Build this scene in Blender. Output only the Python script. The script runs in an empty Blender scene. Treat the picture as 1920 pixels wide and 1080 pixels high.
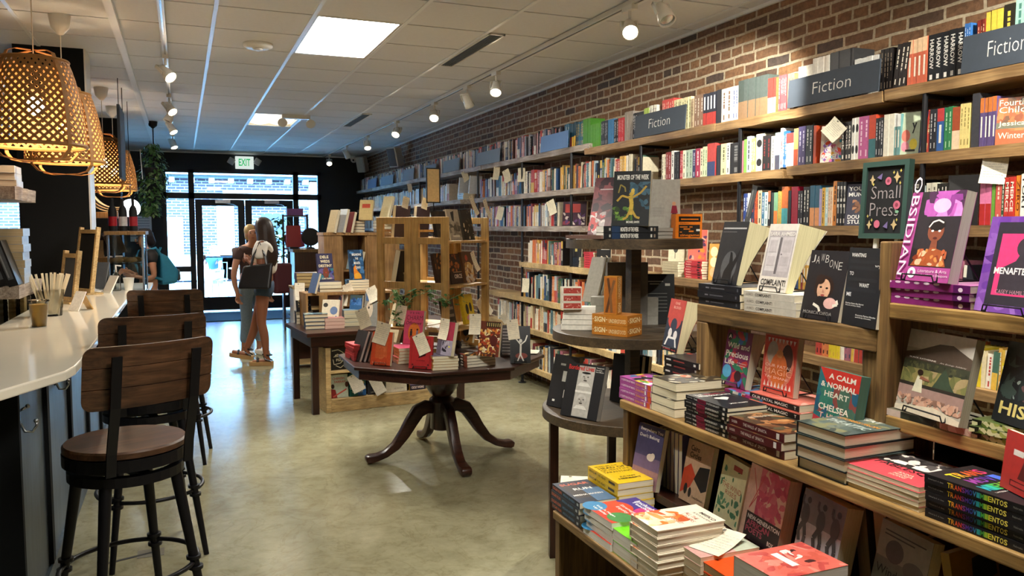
import bpy, math, random
from mathutils import Vector, Matrix
random.seed(7)
D = bpy.data
COL = bpy.context.scene.collection
PI = math.pi
# ------------------------------------------------------------------ camera model
H_CAM = 1.58
FPX = 1500.0
TH = math.atan(113 / FPX)
PS = math.atan(620 / FPX * math.cos(TH))
CR = Vector((math.cos(PS), -math.sin(PS), 0))
F0 = Vector((math.sin(PS), math.cos(PS), 0))
ZV = Vector((0, 0, 1))
CF = F0 * math.cos(TH) - ZV * math.sin(TH)
CU = F0 * math.sin(TH) + ZV * math.cos(TH)
CP = Vector((0, 0, H_CAM))

def at(px, py, x=None, y=None, z=None):
    d = CR * ((px - 960) / FPX) + CU * ((540 - py) / FPX) + CF
    if x is not None: t = (x - CP.x) / d.x
    elif y is not None: t = (y - CP.y) / d.y
    else: t = (z - CP.z) / d.z
    return CP + d * t

def pr(p):
    v = Vector(p) - CP
    w = v.dot(CF)
    return 960 + FPX * v.dot(CR) / w, 540 - FPX * v.dot(CU) / w

# ------------------------------------------------------------------ colours
def lin(c):
    if isinstance(c, str):
        c = c.lstrip('#')
        if len(c) == 3: c = ''.join(k * 2 for k in c)
        c = tuple(int(c[i:i + 2], 16) / 255 for i in (0, 2, 4))
    return tuple(k / 12.92 if k <= .04045 else ((k + .055) / 1.055) ** 2.4 for k in c)

# ------------------------------------------------------------------ materials
MATS = {}
def nt(name):
    m = D.materials.new(name); m.use_nodes = True
    n = m.node_tree.nodes; l = m.node_tree.links
    for k in list(n): n.remove(k)
    out = n.new('ShaderNodeOutputMaterial')
    b = n.new('ShaderNodeBsdfPrincipled')
    l.new(b.outputs[0], out.inputs[0])
    MATS[name] = m
    return m, n, l, b, out

def mapping(n, l, scale, coord='Object', rot=(0, 0, 0)):
    if coord == 'World':
        tc = n.new('ShaderNodeNewGeometry'); o = tc.outputs['Position']
    else:
        tc = n.new('ShaderNodeTexCoord'); o = tc.outputs[coord]
    mp = n.new('ShaderNodeMapping'); mp.inputs['Scale'].default_value = scale
    mp.inputs['Rotation'].default_value = rot
    l.new(o, mp.inputs[0])
    return mp.outputs[0]

def noise(n, l, vec, scale, detail=4, rough=.55, dist=0):
    t = n.new('ShaderNodeTexNoise'); t.inputs['Scale'].default_value = scale
    t.inputs['Detail'].default_value = detail; t.inputs['Roughness'].default_value = rough
    t.inputs['Distortion'].default_value = dist
    l.new(vec, t.inputs['Vector'])
    return t.outputs['Fac']

def ramp(n, l, fac, stops):
    r = n.new('ShaderNodeValToRGB')
    e = r.color_ramp.elements
    while len(e) < len(stops): e.new(.5)
    for k, (p, c) in zip(e, stops):
        k.position = p; k.color = lin(c) + (1,)
    l.new(fac, r.inputs[0])
    return r.outputs[0]

def mixc(n, l, a, b, fac, mode='MIX'):
    m = n.new('ShaderNodeMix'); m.data_type = 'RGBA'; m.blend_type = mode
    for s, v in ((m.inputs[0], fac), (m.inputs[6], a), (m.inputs[7], b)):
        if hasattr(v, 'links') or hasattr(v, 'is_linked'): l.new(v, s)
        elif isinstance(v, (int, float)): s.default_value = v
        else: s.default_value = lin(v) + (1,)
    return m.outputs[2]

def bump(n, l, b, fac, strength=.3, dist=.01):
    k = n.new('ShaderNodeBump'); k.inputs['Strength'].default_value = strength
    k.inputs['Distance'].default_value = dist
    l.new(fac, k.inputs['Height']); l.new(k.outputs[0], b.inputs['Normal'])

def plain(name, col, rough=.5, metal=0, var=.06, scale=20, emit=None, es=0, spec=.5):
    m, n, l, b, o = nt(name)
    c = lin(col)
    f = noise(n, l, mapping(n, l, (1, 1, 1)), scale, 3)
    lo = tuple(max(0, k * (1 - var)) for k in c) + (1,); hi = tuple(min(1, k * (1 + var)) for k in c) + (1,)
    mx = n.new('ShaderNodeMix'); mx.data_type = 'RGBA'
    l.new(f, mx.inputs[0]); mx.inputs[6].default_value = lo; mx.inputs[7].default_value = hi
    l.new(mx.outputs[2], b.inputs['Base Color'])
    b.inputs['Roughness'].default_value = rough; b.inputs['Metallic'].default_value = metal
    b.inputs['Specular IOR Level'].default_value = spec
    if emit:
        b.inputs['Emission Color'].default_value = lin(emit) + (1,); b.inputs['Emission Strength'].default_value = es
    return m

def wood(name, c1, c2, c3, axis=1, rough=.5, coord='Object', knots=.0, grain=1.0):
    m, n, l, b, o = nt(name)
    s = [14 * grain] * 3; s[axis] = 1.1 * grain
    v = mapping(n, l, s, coord)
    f1 = noise(n, l, v, 2.2, 8, .62, 1.2)
    s2 = [70 * grain] * 3; s2[axis] = 1.6 * grain
    f2 = noise(n, l, mapping(n, l, s2, coord), 2, 3, .5)
    f3 = noise(n, l, mapping(n, l, (3, 3, 3), coord), 1.3, 3)
    a = ramp(n, l, f1, [(.3, c1), (.5, c2), (.72, c3)])
    a = mixc(n, l, a, ramp(n, l, f2, [(.35, '#3a2f26'), (.6, '#ffffff')]), .35, 'MULTIPLY')
    a = mixc(n, l, a, ramp(n, l, f3, [(.38, '#8a8078'), (.6, '#ffffff')]), .5, 'MULTIPLY')
    if knots:
        vo = n.new('ShaderNodeTexVoronoi'); vo.inputs['Scale'].default_value = 3.3
        sv = [2.2] * 3; sv[axis] = .8
        l.new(mapping(n, l, sv, coord), vo.inputs['Vector'])
        k = ramp(n, l, vo.outputs['Distance'], [(.0, '#2a1a0c'), (.07, '#6a4724'), (.13, '#ffffff')])
        a = mixc(n, l, a, k, knots, 'MULTIPLY')
    l.new(a, b.inputs['Base Color'])
    b.inputs['Roughness'].default_value = rough
    bump(n, l, b, f2, .15, .003)
    return m

def mk_materials():
    # printed covers, cards and small painted goods: each surface's own flat colours
    for nm, r in (('print', .38), ('paper', .8), ('gloss', .18)):
        m, n, l, b, o = nt(nm)
        a = n.new('ShaderNodeVertexColor'); a.layer_name = 'Col'
        f = noise(n, l, mapping(n, l, (1, 1, 1)), 60, 3)
        c = mixc(n, l, a.outputs[0], ramp(n, l, f, [(.3, '#e9e9e9'), (.7, '#ffffff')]), 1.0, 'MULTIPLY')
        l.new(c, b.inputs['Base Color']); b.inputs['Roughness'].default_value = r
        b.inputs['Specular IOR Level'].default_value = .35
    m, n, l, b, o = nt('pages')
    a = n.new('ShaderNodeVertexColor'); a.layer_name = 'Col'
    f = noise(n, l, mapping(n, l, (3, 700, 3)), 2, 2)
    c = mixc(n, l, a.outputs[0], ramp(n, l, f, [(.3, '#b9b2a4'), (.6, '#ffffff')]), .8, 'MULTIPLY')
    l.new(c, b.inputs['Base Color']); b.inputs['Roughness'].default_value = .85
    # walls and floor
    m, n, l, b, o = nt('brick')
    g = n.new('ShaderNodeNewGeometry'); sp = n.new('ShaderNodeSeparateXYZ'); l.new(g.outputs['Position'], sp.inputs[0])
    cb = n.new('ShaderNodeCombineXYZ'); l.new(sp.outputs['Y'], cb.inputs[0]); l.new(sp.outputs['Z'], cb.inputs[1])
    wob = n.new('ShaderNodeTexNoise'); wob.inputs['Scale'].default_value = 5; wob.inputs['Detail'].default_value = 3
    l.new(cb.outputs[0], wob.inputs['Vector'])
    ws = n.new('ShaderNodeVectorMath'); ws.operation = 'SCALE'; ws.inputs['Scale'].default_value = .022
    l.new(wob.outputs['Color'], ws.inputs[0])
    ad = n.new('ShaderNodeVectorMath'); l.new(cb.outputs[0], ad.inputs[0]); l.new(ws.outputs[0], ad.inputs[1])
    br = n.new('ShaderNodeTexBrick'); l.new(ad.outputs[0], br.inputs['Vector'])
    for k, v in (('Scale', 1.0), ('Mortar Size', .0095), ('Mortar Smooth', .25), ('Brick Width', .212), ('Row Height', .068), ('Bias', 0.0)):
        br.inputs[k].default_value = v
    br.offset = .5; br.squash = .55; br.squash_frequency = 5
    br.inputs['Color1'].default_value = (0, 0, 0, 1); br.inputs['Color2'].default_value = (1, 1, 1, 1); br.inputs['Mortar'].default_value = (.5, .5, .5, 1)
    bc = ramp(n, l, br.outputs['Color'], [(0, '#564a44'), (.05, '#664d3d'), (.3, '#825c40'), (.55, '#906848'), (.8, '#7f5d45'), (1, '#9c724d')])
    f = noise(n, l, cb.outputs[0], 30, 6, .7)
    bc = mixc(n, l, bc, ramp(n, l, f, [(.3, '#7a7068'), (.65, '#ffffff')]), .7, 'MULTIPLY')
    mo = ramp(n, l, noise(n, l, cb.outputs[0], 60, 4), [(.3, '#9a8a74'), (.7, '#c0b096')])
    l.new(mixc(n, l, bc, mo, br.outputs['Fac']), b.inputs['Base Color'])
    b.inputs['Roughness'].default_value = .85
    inv = n.new('ShaderNodeMath'); inv.operation = 'SUBTRACT'; inv.inputs[0].default_value = 1.15; l.new(br.outputs['Fac'], inv.inputs[1])
    mu = n.new('ShaderNodeMath'); mu.operation = 'MULTIPLY'; l.new(inv.outputs[0], mu.inputs[0]); l.new(f, mu.inputs[1])
    bump(n, l, b, mu.outputs[0], .8, .012)
    m, n, l, b, o = nt('concrete')
    v = mapping(n, l, (1, 1, 1), 'World')
    f1 = noise(n, l, v, 1.1, 8, .62, .6); f2 = noise(n, l, v, 9, 8, .7); f3 = noise(n, l, v, 2.6, 5, .6, 2.5)
    c = ramp(n, l, f1, [(.25, '#7c7760'), (.5, '#8b866b'), (.75, '#9a957c')])
    c = mixc(n, l, c, ramp(n, l, f2, [(.3, '#c4bfb2'), (.6, '#ffffff')]), .55, 'MULTIPLY')
    c = mixc(n, l, c, ramp(n, l, f3, [(.47, '#ffffff'), (.5, '#dcd6ca'), (.53, '#ffffff')]), .5, 'MULTIPLY')
    l.new(c, b.inputs['Base Color'])
    l.new(ramp(n, l, f1, [(.3, '#626262'), (.7, '#787878')]), b.inputs['Roughness'])
    bump(n, l, b, f2, .05, .003)
    plain('ceil_tile', '#e4e5e8', .9, var=.05, scale=40)
    plain('ceil_rail', '#eef0f2', .35)
    plain('white_metal', '#dedbd4', .35, .1)
    plain('white_plastic', '#e8e6e0', .4)
    plain('sign_white_glow', '#e8ece6', .4, emit='#e4f0e8', es=.45)  # faint glow added to brighten the backlit exit sign housing
    plain('black_paint', '#121416', .7, var=.12, spec=.15)
    plain('front_paint', '#222a30', .6, var=.1)
    plain('black_metal', '#17161a', .42, .5)
    plain('black_matte', '#121214', .7)
    plain('dark_gap', '#2a2723', .9)
    plain('steel', '#b9bec4', .25, .9)
    plain('cord_white', '#e3ddcf', .6)
    plain('quartz', '#f0ead9', .08, var=.03, scale=6)
    plain('slate', '#39404a', .75, var=.12, scale=30)
    plain('slate_frame', '#2f4a42', .6)
    wood('navy_panel', '#3a4654', '#46535f', '#55636f', 2, .38, 'World', 0, .6)
    plain('leaf', '#39652f', .5, var=.35, scale=9)
    plain('leaf_pale', '#6f8f5a', .5, var=.3, scale=9)
    plain('straw', '#eadfc4', .7)
    plain('rattan', '#a8783f', .6, var=.2, scale=40)
    plain('skin', '#b98466', .5, var=.05)
    plain('skin_tan', '#8f5a40', .5, var=.05)
    plain('hair_dark', '#2c1c17', .5, var=.3, scale=60)
    plain('hair_black', '#15121a', .5, var=.2, scale=60)
    plain('hair_fair', '#b89a66', .5, var=.2, scale=60)
    plain('denim', '#3d4f66', .8, var=.25, scale=90)
    plain('denim_pale', '#7d95ad', .8, var=.25, scale=60)
    plain('white_cloth', '#e9e3da', .8, var=.06, scale=40)
    plain('brown_cloth', '#4a3430', .8, var=.15, scale=40)
    plain('black_cloth', '#17171b', .7)
    plain('black_leather', '#141317', .35, var=.2)
    plain('maroon_cloth', '#4a1620', .7)
    plain('teal_cloth', '#2d86a8', .75, var=.15, scale=30)
    plain('grey_cloth', '#5f6266', .8, var=.15)
    plain('blue_cloth', '#2f55b0', .8)
    plain('sole_tan', '#b08a5a', .6)
    m = plain('juice', '#ffcf72', .25); m.node_tree.nodes['Principled BSDF'].inputs['Transmission Weight'].default_value = .6; m.node_tree.nodes['Principled BSDF'].inputs['IOR'].default_value = 1.2
    plain('mat_grey', '#3c434d', .9)
    plain('door_paint', '#12181f', .4)
    plain('exterior_trim', '#dfe6ea', .6)
    plain('asphalt', '#8d8f92', .9)
    plain('sidewalk', '#c9c4ba', .9)
    plain('lamp_glass', '#fff3d8', .4, emit='#ffe2b0', es=28)
    plain('spot_lens', '#fff4e0', .4, emit='#ffe9c8', es=30)
    plain('panel_glow', '#fffdf2', .5, emit='#fffaf0', es=24)
    plain('panel_dim', '#f3ecd8', .5, emit='#ffeecb', es=1.2)
    plain('globe', '#ffffff', .3, emit='#f4f8ff', es=9)
    plain('exit_green', '#2fae6a', .5, emit='#2fae6a', es=.5)
    plain('red_paint', '#8e1620', .4)
    wood('wood_shelf', '#8d6a44', '#a98456', '#c2a070', 1, .55, 'World', .35)
    wood('wood_grey', '#8d8076', '#b0a296', '#d2c6b8', 1, .65, 'World', .5)
    wood('wood_rustic', '#55401f', '#8a693c', '#b5935c', 1, .6, 'World', .55)
    wood('wood_rustic_z', '#5a4324', '#8a693c', '#ab8853', 2, .6, 'World', .5)
    wood('wood_honey', '#806032', '#a9854a', '#c6a063', 1, .5, 'World', .5)
    wood('wood_dark', '#2a140e', '#3d1f15', '#4f2a1c', 0, .3)
    wood('wood_dark_z', '#2a140e', '#3a1d14', '#4b281b', 2, .3)
    wood('wood_round', '#3a2e20', '#4d3e2b', '#604e37', 0, .45)
    wood('wood_pine', '#b99a68', '#d0b27c', '#dfc592', 0, .55, 'World', .6)
    wood('wood_birch', '#c09350', '#d6ab66', '#e4bd7c', 2, .5)
    wood('wood_stool', '#3f281a', '#593b26', '#735036', 0, .42)
    wood('wood_crate', '#8a6436', '#a67c48', '#b98f5c', 2, .6)
    wood('wood_fixture', '#5a4226', '#77592f', '#8d6c3e', 2, .55, 'World', .3)
    # thin clear panes: mostly straight through, with a mirror-like share at grazing angles
    for nm, tint in (('glass', '#eef6f8'), ('clear_plastic', '#f4f4f0')):
        m, n, l, b, o = nt(nm)
        n.remove(b)
        t = n.new('ShaderNodeBsdfTransparent'); t.inputs[0].default_value = lin(tint) + (1,)
        g = n.new('ShaderNodeBsdfGlossy'); g.inputs['Roughness'].default_value = .03
        fr = n.new('ShaderNodeFresnel'); fr.inputs[0].default_value = 1.4
        mx = n.new('ShaderNodeMixShader'); l.new(fr.outputs[0], mx.inputs[0]); l.new(t.outputs[0], mx.inputs[1]); l.new(g.outputs[0], mx.inputs[2])
        l.new(mx.outputs[0], o.inputs[0])
    m, n, l, b, o = nt('far_brick')
    g = n.new('ShaderNodeNewGeometry'); sp = n.new('ShaderNodeSeparateXYZ'); l.new(g.outputs['Position'], sp.inputs[0])
    cb = n.new('ShaderNodeCombineXYZ'); l.new(sp.outputs['X'], cb.inputs[0]); l.new(sp.outputs['Z'], cb.inputs[1])
    br = n.new('ShaderNodeTexBrick'); l.new(cb.outputs[0], br.inputs['Vector'])
    for k, v in (('Scale', 1.0), ('Mortar Size', .013), ('Brick Width', .24), ('Row Height', .085)): br.inputs[k].default_value = v
    br.inputs['Color1'].default_value = lin('#332b3c') + (1,); br.inputs['Color2'].default_value = lin('#443848') + (1,); br.inputs['Mortar'].default_value = lin('#85828e') + (1,)
    l.new(br.outputs['Color'], b.inputs['Base Color']); b.inputs['Roughness'].default_value = .9
mk_materials()

# ------------------------------------------------------------------ mesh building
class G:
    """Collects faces in metres; build() links them as one mesh object."""
    def __init__(s): s.v = []; s.f = []; s.c = []; s.m = []; s.M = None
    def add(s, pts, faces, col='#fff', mat=0):
        o = len(s.v)
        for p in pts:
            p = Vector(p)
            s.v.append(s.M @ p if s.M is not None else p)
        c = lin(col)
        for f in faces:
            s.f.append([i + o for i in f]); s.c.append(c); s.m.append(mat)
    def box(s, x0, y0, z0, x1, y1, z1, col='#fff', mat=0):
        s.add([(x0, y0, z0), (x1, y0, z0), (x1, y1, z0), (x0, y1, z0), (x0, y0, z1), (x1, y0, z1), (x1, y1, z1), (x0, y1, z1)],
              [(0, 3, 2, 1), (4, 5, 6, 7), (0, 1, 5, 4), (1, 2, 6, 5), (2, 3, 7, 6), (3, 0, 4, 7)], col, mat)
    def prism(s, poly, z0, z1, col='#fff', mat=0):
        n = len(poly)
        a = sum(poly[i][0] * poly[(i + 1) % n][1] - poly[(i + 1) % n][0] * poly[i][1] for i in range(n))
        if a < 0: poly = poly[::-1]
        s.add([(x, y, z0) for x, y in poly] + [(x, y, z1) for x, y in poly],
              [tuple(range(n))[::-1], tuple(range(n, 2 * n))] + [(i, (i + 1) % n, n + (i + 1) % n, n + i) for i in range(n)], col, mat)
    def lathe(s, prof, seg=24, c=(0, 0), col='#fff', mat=0, caps=True):
        pts = []; fs = []; n = len(prof)
        for k in range(seg):
            a = 2 * PI * k / seg
            for r, z in prof: pts.append((c[0] + r * math.cos(a), c[1] + r * math.sin(a), z))
        for k in range(seg):
            k2 = (k + 1) % seg
            for i in range(n - 1): fs.append((k * n + i, k2 * n + i, k2 * n + i + 1, k * n + i + 1))
        if caps:
            if prof[0][0] > 1e-4: fs.append(tuple(k * n for k in range(seg))[::-1])
            if prof[-1][0] > 1e-4: fs.append(tuple(k * n + n - 1 for k in range(seg)))
        s.add(pts, fs, col, mat)
    def tube(s, pts, r, seg=8, col='#fff', mat=0, closed=False, rs=None):
        pts = [Vector(p) for p in pts]; n = len(pts); P = []; fs = []
        up = Vector((0, 0, 1)); prev = None
        for i, p in enumerate(pts):
            a = pts[(i - 1) % n] if (i or closed) else p
            b = pts[(i + 1) % n] if (i < n - 1 or closed) else p
            t = (b - a)
            t = t.normalized() if t.length > 1e-9 else Vector((0, 0, 1))
            if prev is None:
                u = t.cross(up)
                if u.length < 1e-3: u = t.cross(Vector((1, 0, 0)))
            else: u = prev - t * prev.dot(t)
            if u.length < 1e-6: u = t.orthogonal()
            u.normalize(); w = t.cross(u); prev = u
            rr = rs[i] if rs else r
            for k in range(seg):
                an = 2 * PI * k / seg
                P.append(p + (u * math.cos(an) + w * math.sin(an)) * rr)
        for i in range(n if closed else n - 1):
            j = (i + 1) % n
            for k in range(seg): fs.append((i * seg + k, i * seg + (k + 1) % seg, j * seg + (k + 1) % seg, j * seg + k))
        if not closed:
            fs.append(tuple(range(seg))[::-1]); fs.append(tuple((n - 1) * seg + k for k in range(seg)))
        s.add(P, fs, col, mat)
    def ball(s, c, r, seg=16, rings=10, col='#fff', mat=0):
        rx, ry, rz = r if isinstance(r, (tuple, list)) else (r, r, r)
        pts = [(c[0], c[1], c[2] - rz)]; fs = []
        for i in range(1, rings):
            a = -PI / 2 + PI * i / rings
            for k in range(seg):
                b = 2 * PI * k / seg
                pts.append((c[0] + rx * math.cos(a) * math.cos(b), c[1] + ry * math.cos(a) * math.sin(b), c[2] + rz * math.sin(a)))
        pts.append((c[0], c[1], c[2] + rz)); L = len(pts) - 1
        for k in range(seg):
            fs.append((0, 1 + (k + 1) % seg, 1 + k)); o = 1 + (rings - 2) * seg
            fs.append((L, o + k, o + (k + 1) % seg))
            for i in range(rings - 2):
                a = 1 + i * seg; b = a + seg
                fs.append((a + k, a + (k + 1) % seg, b + (k + 1) % seg, b + k))
        s.add(pts, fs, col, mat)
    def mesh(s, name, mats, smooth=False):
        me = D.meshes.new(name)
        me.from_pydata([tuple(v) for v in s.v], [], s.f)
        for m in (mats if isinstance(mats, (list, tuple)) else [mats]): me.materials.append(MATS[m])
        if any(s.m): me.polygons.foreach_set('material_index', s.m)
        ca = me.color_attributes.new('Col', 'FLOAT_COLOR', 'CORNER')
        buf = []
        for f, c in zip(s.f, s.c): buf += (list(c) + [1.0]) * len(f)
        ca.data.foreach_set('color', buf)
        if smooth: me.polygons.foreach_set('use_smooth', [True] * len(me.polygons))
        me.update()
        return me
    def build(s, name, mats, parent=None, loc=None, rz=0, smooth=False, bevel=0, M=None):
        o = D.objects.new(name, s.mesh(name, mats, smooth)); COL.objects.link(o)
        if parent: o.parent = parent
        if M is not None: o.matrix_local = M
        if loc is not None: o.location = loc
        if rz: o.rotation_euler = (0, 0, rz)
        if bevel:
            b = o.modifiers.new('edge', 'BEVEL'); b.width = bevel; b.segments = 2; b.limit_method = 'ANGLE'
            b.angle_limit = .6
        if smooth == 'auto':
            e = o.modifiers.new('crease', 'EDGE_SPLIT'); e.split_angle = .7
        return o

def tag(o, label, cat=None, group=None, kind=None):
    o['label'] = label
    if cat: o['category'] = cat
    if group: o['group'] = group
    if kind: o['kind'] = kind
    return o
def thing(name, label, cat, loc=(0, 0, 0), rz=0, group=None, M=None):
    o = D.objects.new(name, None); COL.objects.link(o)
    if M is not None: o.matrix_world = M
    else: o.location = loc; o.rotation_euler = (0, 0, rz)
    o.empty_display_size = .1
    return tag(o, label, cat, group)
KIDS = {}
def dup(root, label=None, group=None, M=None):
    r = root.copy(); COL.objects.link(r)
    if M is not None: r.matrix_world = M
    if label: r['label'] = label
    if group: r['group'] = group
    for ch in [c for c in D.objects if c.parent == root] if root.name not in KIDS else KIDS[root.name]:
        c = ch.copy(); COL.objects.link(c); c.parent = r
        for g in [q for q in ch.children]:
            e = g.copy(); COL.objects.link(e); e.parent = c
    return r
def struct(name, g, mats, **k):
    o = g.build(name, mats, **k); o['kind'] = 'structure'; return o
def T(x, y, z): return Matrix.Translation((x, y, z))
def RZ(a): return Matrix.Rotation(a, 4, 'Z')
def RX(a): return Matrix.Rotation(a, 4, 'X')
def RY(a): return Matrix.Rotation(a, 4, 'Y')

# ------------------------------------------------------------------ lettering
_TX = {}
def text_mesh(s, kind=0):
    k = (s, kind)
    if k in _TX: return _TX[k]
    cu = D.curves.new('t', 'FONT'); cu.body = s; cu.size = 1; cu.resolution_u = 2
    cu.fill_mode = 'FRONT'
    if kind == 1: cu.offset = .022      # heavier strokes
    if kind == 2: cu.offset = -.012     # lighter
    if kind == 3: cu.shear = .35
    ob = D.objects.new('t', cu); COL.objects.link(ob)
    dg = bpy.context.evaluated_depsgraph_get()
    me = ob.evaluated_get(dg).to_mesh()
    v = [(p.co.x, p.co.y) for p in me.vertices]; f = [tuple(p.vertices) for p in me.polygons]
    ob.evaluated_get(dg).to_mesh_clear()
    D.objects.remove(ob); D.curves.remove(cu)
    if v:
        x0 = min(p[0] for p in v); x1 = max(p[0] for p in v); y0 = min(p[1] for p in v); y1 = max(p[1] for p in v)
        v = [((x - x0) / max(1e-6, x1 - x0), (y - y0) / max(1e-6, y1 - y0)) for x, y in v]
    _TX[k] = (v, f)
    return v, f

def art(g, items, O, U, V, N, w, h, eps=.00007, mat=0):
    """Draw flat printed shapes on a face: O corner, U and V unit directions, N normal, u and v run 0..1."""
    O = Vector(O); U = Vector(U); V = Vector(V); N = Vector(N)
    lay = [0]
    def P(u, v): return O + U * (u * w) + V * (v * h) + N * (eps * lay[0])
    for it in items:
        k = it[0]; lay[0] += 1
        if k == 'r':
            _, a, b, c, d, col = it
            g.add([P(a, b), P(c, b), P(c, d), P(a, d)], [(0, 1, 2, 3)], col, mat)
        elif k == 'p':
            g.add([P(*q) for q in it[1]], [tuple(range(len(it[1])))], it[2], mat)
        elif k == 'e':
            _, cu, cv, ru, rv, col = it
            g.add([P(cu + ru * math.cos(i * PI / 9), cv + rv * math.sin(i * PI / 9)) for i in range(18)], [tuple(range(18))], col, mat)
        elif k == 't':
            _, s, a, b, c, d, col = it[:7]
            vv, ff = text_mesh(s, it[7] if len(it) > 7 else 1)
            g.add([P(a + (c - a) * x, b + (d - b) * y) for x, y in vv], ff, col, mat)
        elif k == 'l':
            pts = it[1]; hw = it[2] / 2
            for (a, b), (c, d) in zip(pts, pts[1:]):
                dx = (c - a) * w; dy = (d - b) * h; L = math.hypot(dx, dy) or 1
                nx = -dy / L * hw / w; ny = dx / L * hw / h
                g.add([P(a - nx, b - ny), P(c - nx, d - ny), P(c + nx, d + ny), P(a + nx, b + ny)], [(0, 1, 2, 3)], it[3], mat)
        elif k == 'n':   # loose brush marks
            _, cnt, a, b, c, d, sz, cols, seed = it
            rg = random.Random(seed)
            for i in range(cnt):
                lay[0] += .04
                cu = a + (c - a) * rg.random(); cv = b + (d - b) * rg.random(); ph = rg.random() * PI
                ru = sz * (.4 + rg.random()); rv = sz * (.25 + .6 * rg.random())
                q = []
                for j in range(9):
                    an = 2 * PI * j / 9; rr = .65 + .5 * rg.random()
                    x = ru * rr * math.cos(an); y = rv * rr * math.sin(an)
                    q.append(P(min(c, max(a, cu + x * math.cos(ph) - y * math.sin(ph))), min(d, max(b, cv + (x * math.sin(ph) + y * math.cos(ph)) * w / h))))
                g.add(q, [tuple(range(9))], rg.choice(cols), mat)

# ------------------------------------------------------------------ books
CREAM = '#e9dfc2'; WHITE = '#ece9e2'
NBOOK = [0]
def book(w, h, t, col, label, cov=(), spine=(), back=(), pages=CREAM, hc=False, fan=0, group=None, M=None, spine_col=None, name=None, cat='book', pcol=None, mats='print', edge=None):
    """Front cover faces -y, spine at x=0, head at z=h. The mesh itself is the cover; the page block is its child."""
    NBOOK[0] += 1
    g = G(); b = .0026 if hc else .0009; e = .003 if hc else .0004
    ins = edge or col; sc = spine_col or col
    def shear(x, y, z): return (x, y + fan * (z / h) ** 1.5 * (y / t) * (.25 + .75 * x / w), z)
    n = 5 if fan else 1
    g.box(0, 0, 0, w, b, h, col); g.box(0, b, 0, b, t - b, h, sc)
    if fan:
        for i in range(n):
            z0, z1 = h * i / n, h * (i + 1) / n
            g.add([shear(0, t, z0), shear(w, t, z0), shear(w, t, z1), shear(0, t, z1)], [(0, 3, 2, 1), (0, 1, 2, 3)], col)
    else: g.box(0, t - b, 0, w, t, h, col)
    art(g, cov, (0, 0, 0), (1, 0, 0), (0, 0, 1), (0, -1, 0), w, h)
    art(g, spine, (0, t, h), (0, 0, -1), (0, -1, 0), (-1, 0, 0), h, t)
    if back: art(g, back, (w, t, 0), (-1, 0, 0), (0, 0, 1), (0, 1, 0), w, h)
    o = g.build(name or ('hardcover_book' if hc else 'paperback_book'), mats, M=M)
    tag(o, label, cat, group)
    p = G()
    if fan:
        pts = []; fs = []
        for i in range(n + 1):
            z = e + (h - 2 * e) * i / n
            for x, y in ((b, b), (w - e, b), (w - e, t - b), (b, t - b)): pts.append(shear(x, y, z))
        for i in range(n):
            for k in range(4): fs.append((i * 4 + k, i * 4 + (k + 1) % 4, i * 4 + 4 + (k + 1) % 4, i * 4 + 4 + k))
        fs += [(3, 2, 1, 0), (n * 4, n * 4 + 1, n * 4 + 2, n * 4 + 3)]
        p.add(pts, fs, pages)
    else: p.box(b, b, e, w - e, t - b, h - e, pages)
    q = p.build('page_block', 'pages', o)
    KIDS[o.name] = [q]
    return o

ORD = ['top', 'second down', 'third down', 'fourth down', 'fifth down', 'sixth down', 'seventh down', 'eighth down']
def ordn(i, n):
    return 'top' if i == 0 else 'bottom' if i == n - 1 else ORD[i]
def lie(rz): return RZ(rz) @ RX(-PI / 2)      # front cover up, head towards +y before the turn

def stack(n, desc, where, w, h, t, col, pos, rz, cov=(), spine=(), jit=.004, jr=.02, group=None, seed=1, **k):
    """pos = centre of the stack's foot. n equal books lying face up; each says its place in the pile."""
    rg = random.Random(seed); z = pos[2]; first = None; objs = []
    for i in range(n):
        j = n - 1 - i
        a = rz + rg.uniform(-jr, jr)
        dx, dy = rg.uniform(-jit, jit), rg.uniform(-jit, jit)
        c = RZ(a) @ Vector((w / 2, h / 2, 0))
        M = T(pos[0] + dx - c.x, pos[1] + dy - c.y, z + t + .0004) @ lie(a)
        lab = f'{desc}, {ordn(j, n)} in pile {where}' if n > 1 else f'{desc} {where}'
        grp = group or (f'{desc} pile {where}' if n > 1 else None)
        if first is None:
            first = book(w, h, t, col, lab, cov, spine, M=M, group=grp, **k); objs.append(first)
        else:
            NBOOK[0] += 1
            objs.append(dup(first, lab, grp, M))
        z += t + .0006
    return z

def easel(label, M, w=.1, h=.13):
    """Black wire book stand; local frame as the book: lip in front at -y."""
    o = G()
    o.tube([(-w / 2, .0, .004), (-w / 2, -.010, .003), (-w * .46, -.011, .017), (w * .46, -.011, .017), (w / 2, -.010, .003), (w / 2, .0, .004)], .002, 6)
    o.tube([(-w / 2, 0, .004), (-w * .3, h * .33, h), (w * .3, h * .33, h), (w / 2, 0, .004)], .0022, 6)
    o.tube([(-w * .3, h * .33, h), (-w * .45, h * .95, .003)], .0022, 6)
    o.tube([(w * .3, h * .33, h), (w * .45, h * .95, .003)], .0022, 6)
    o.tube([(-w / 2, -.004, .003), (-w / 2, 0, .003), (-w * .45, h * .95, .003), (w * .45, h * .95, .003), (w / 2, 0, .003)], .0022, 6)
    return tag(o.build('book_easel', 'black_metal', M=M), label, 'book stand', 'black wire book easels')

def solve(fn, a, b, target):
    fa = fn(a) - target
    for _ in range(50):
        m = (a + b) / 2; fm = fn(m) - target
        if (fm > 0) == (fa > 0): a, fa = m, fm
        else: b = m
    return (a + b) / 2

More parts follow.
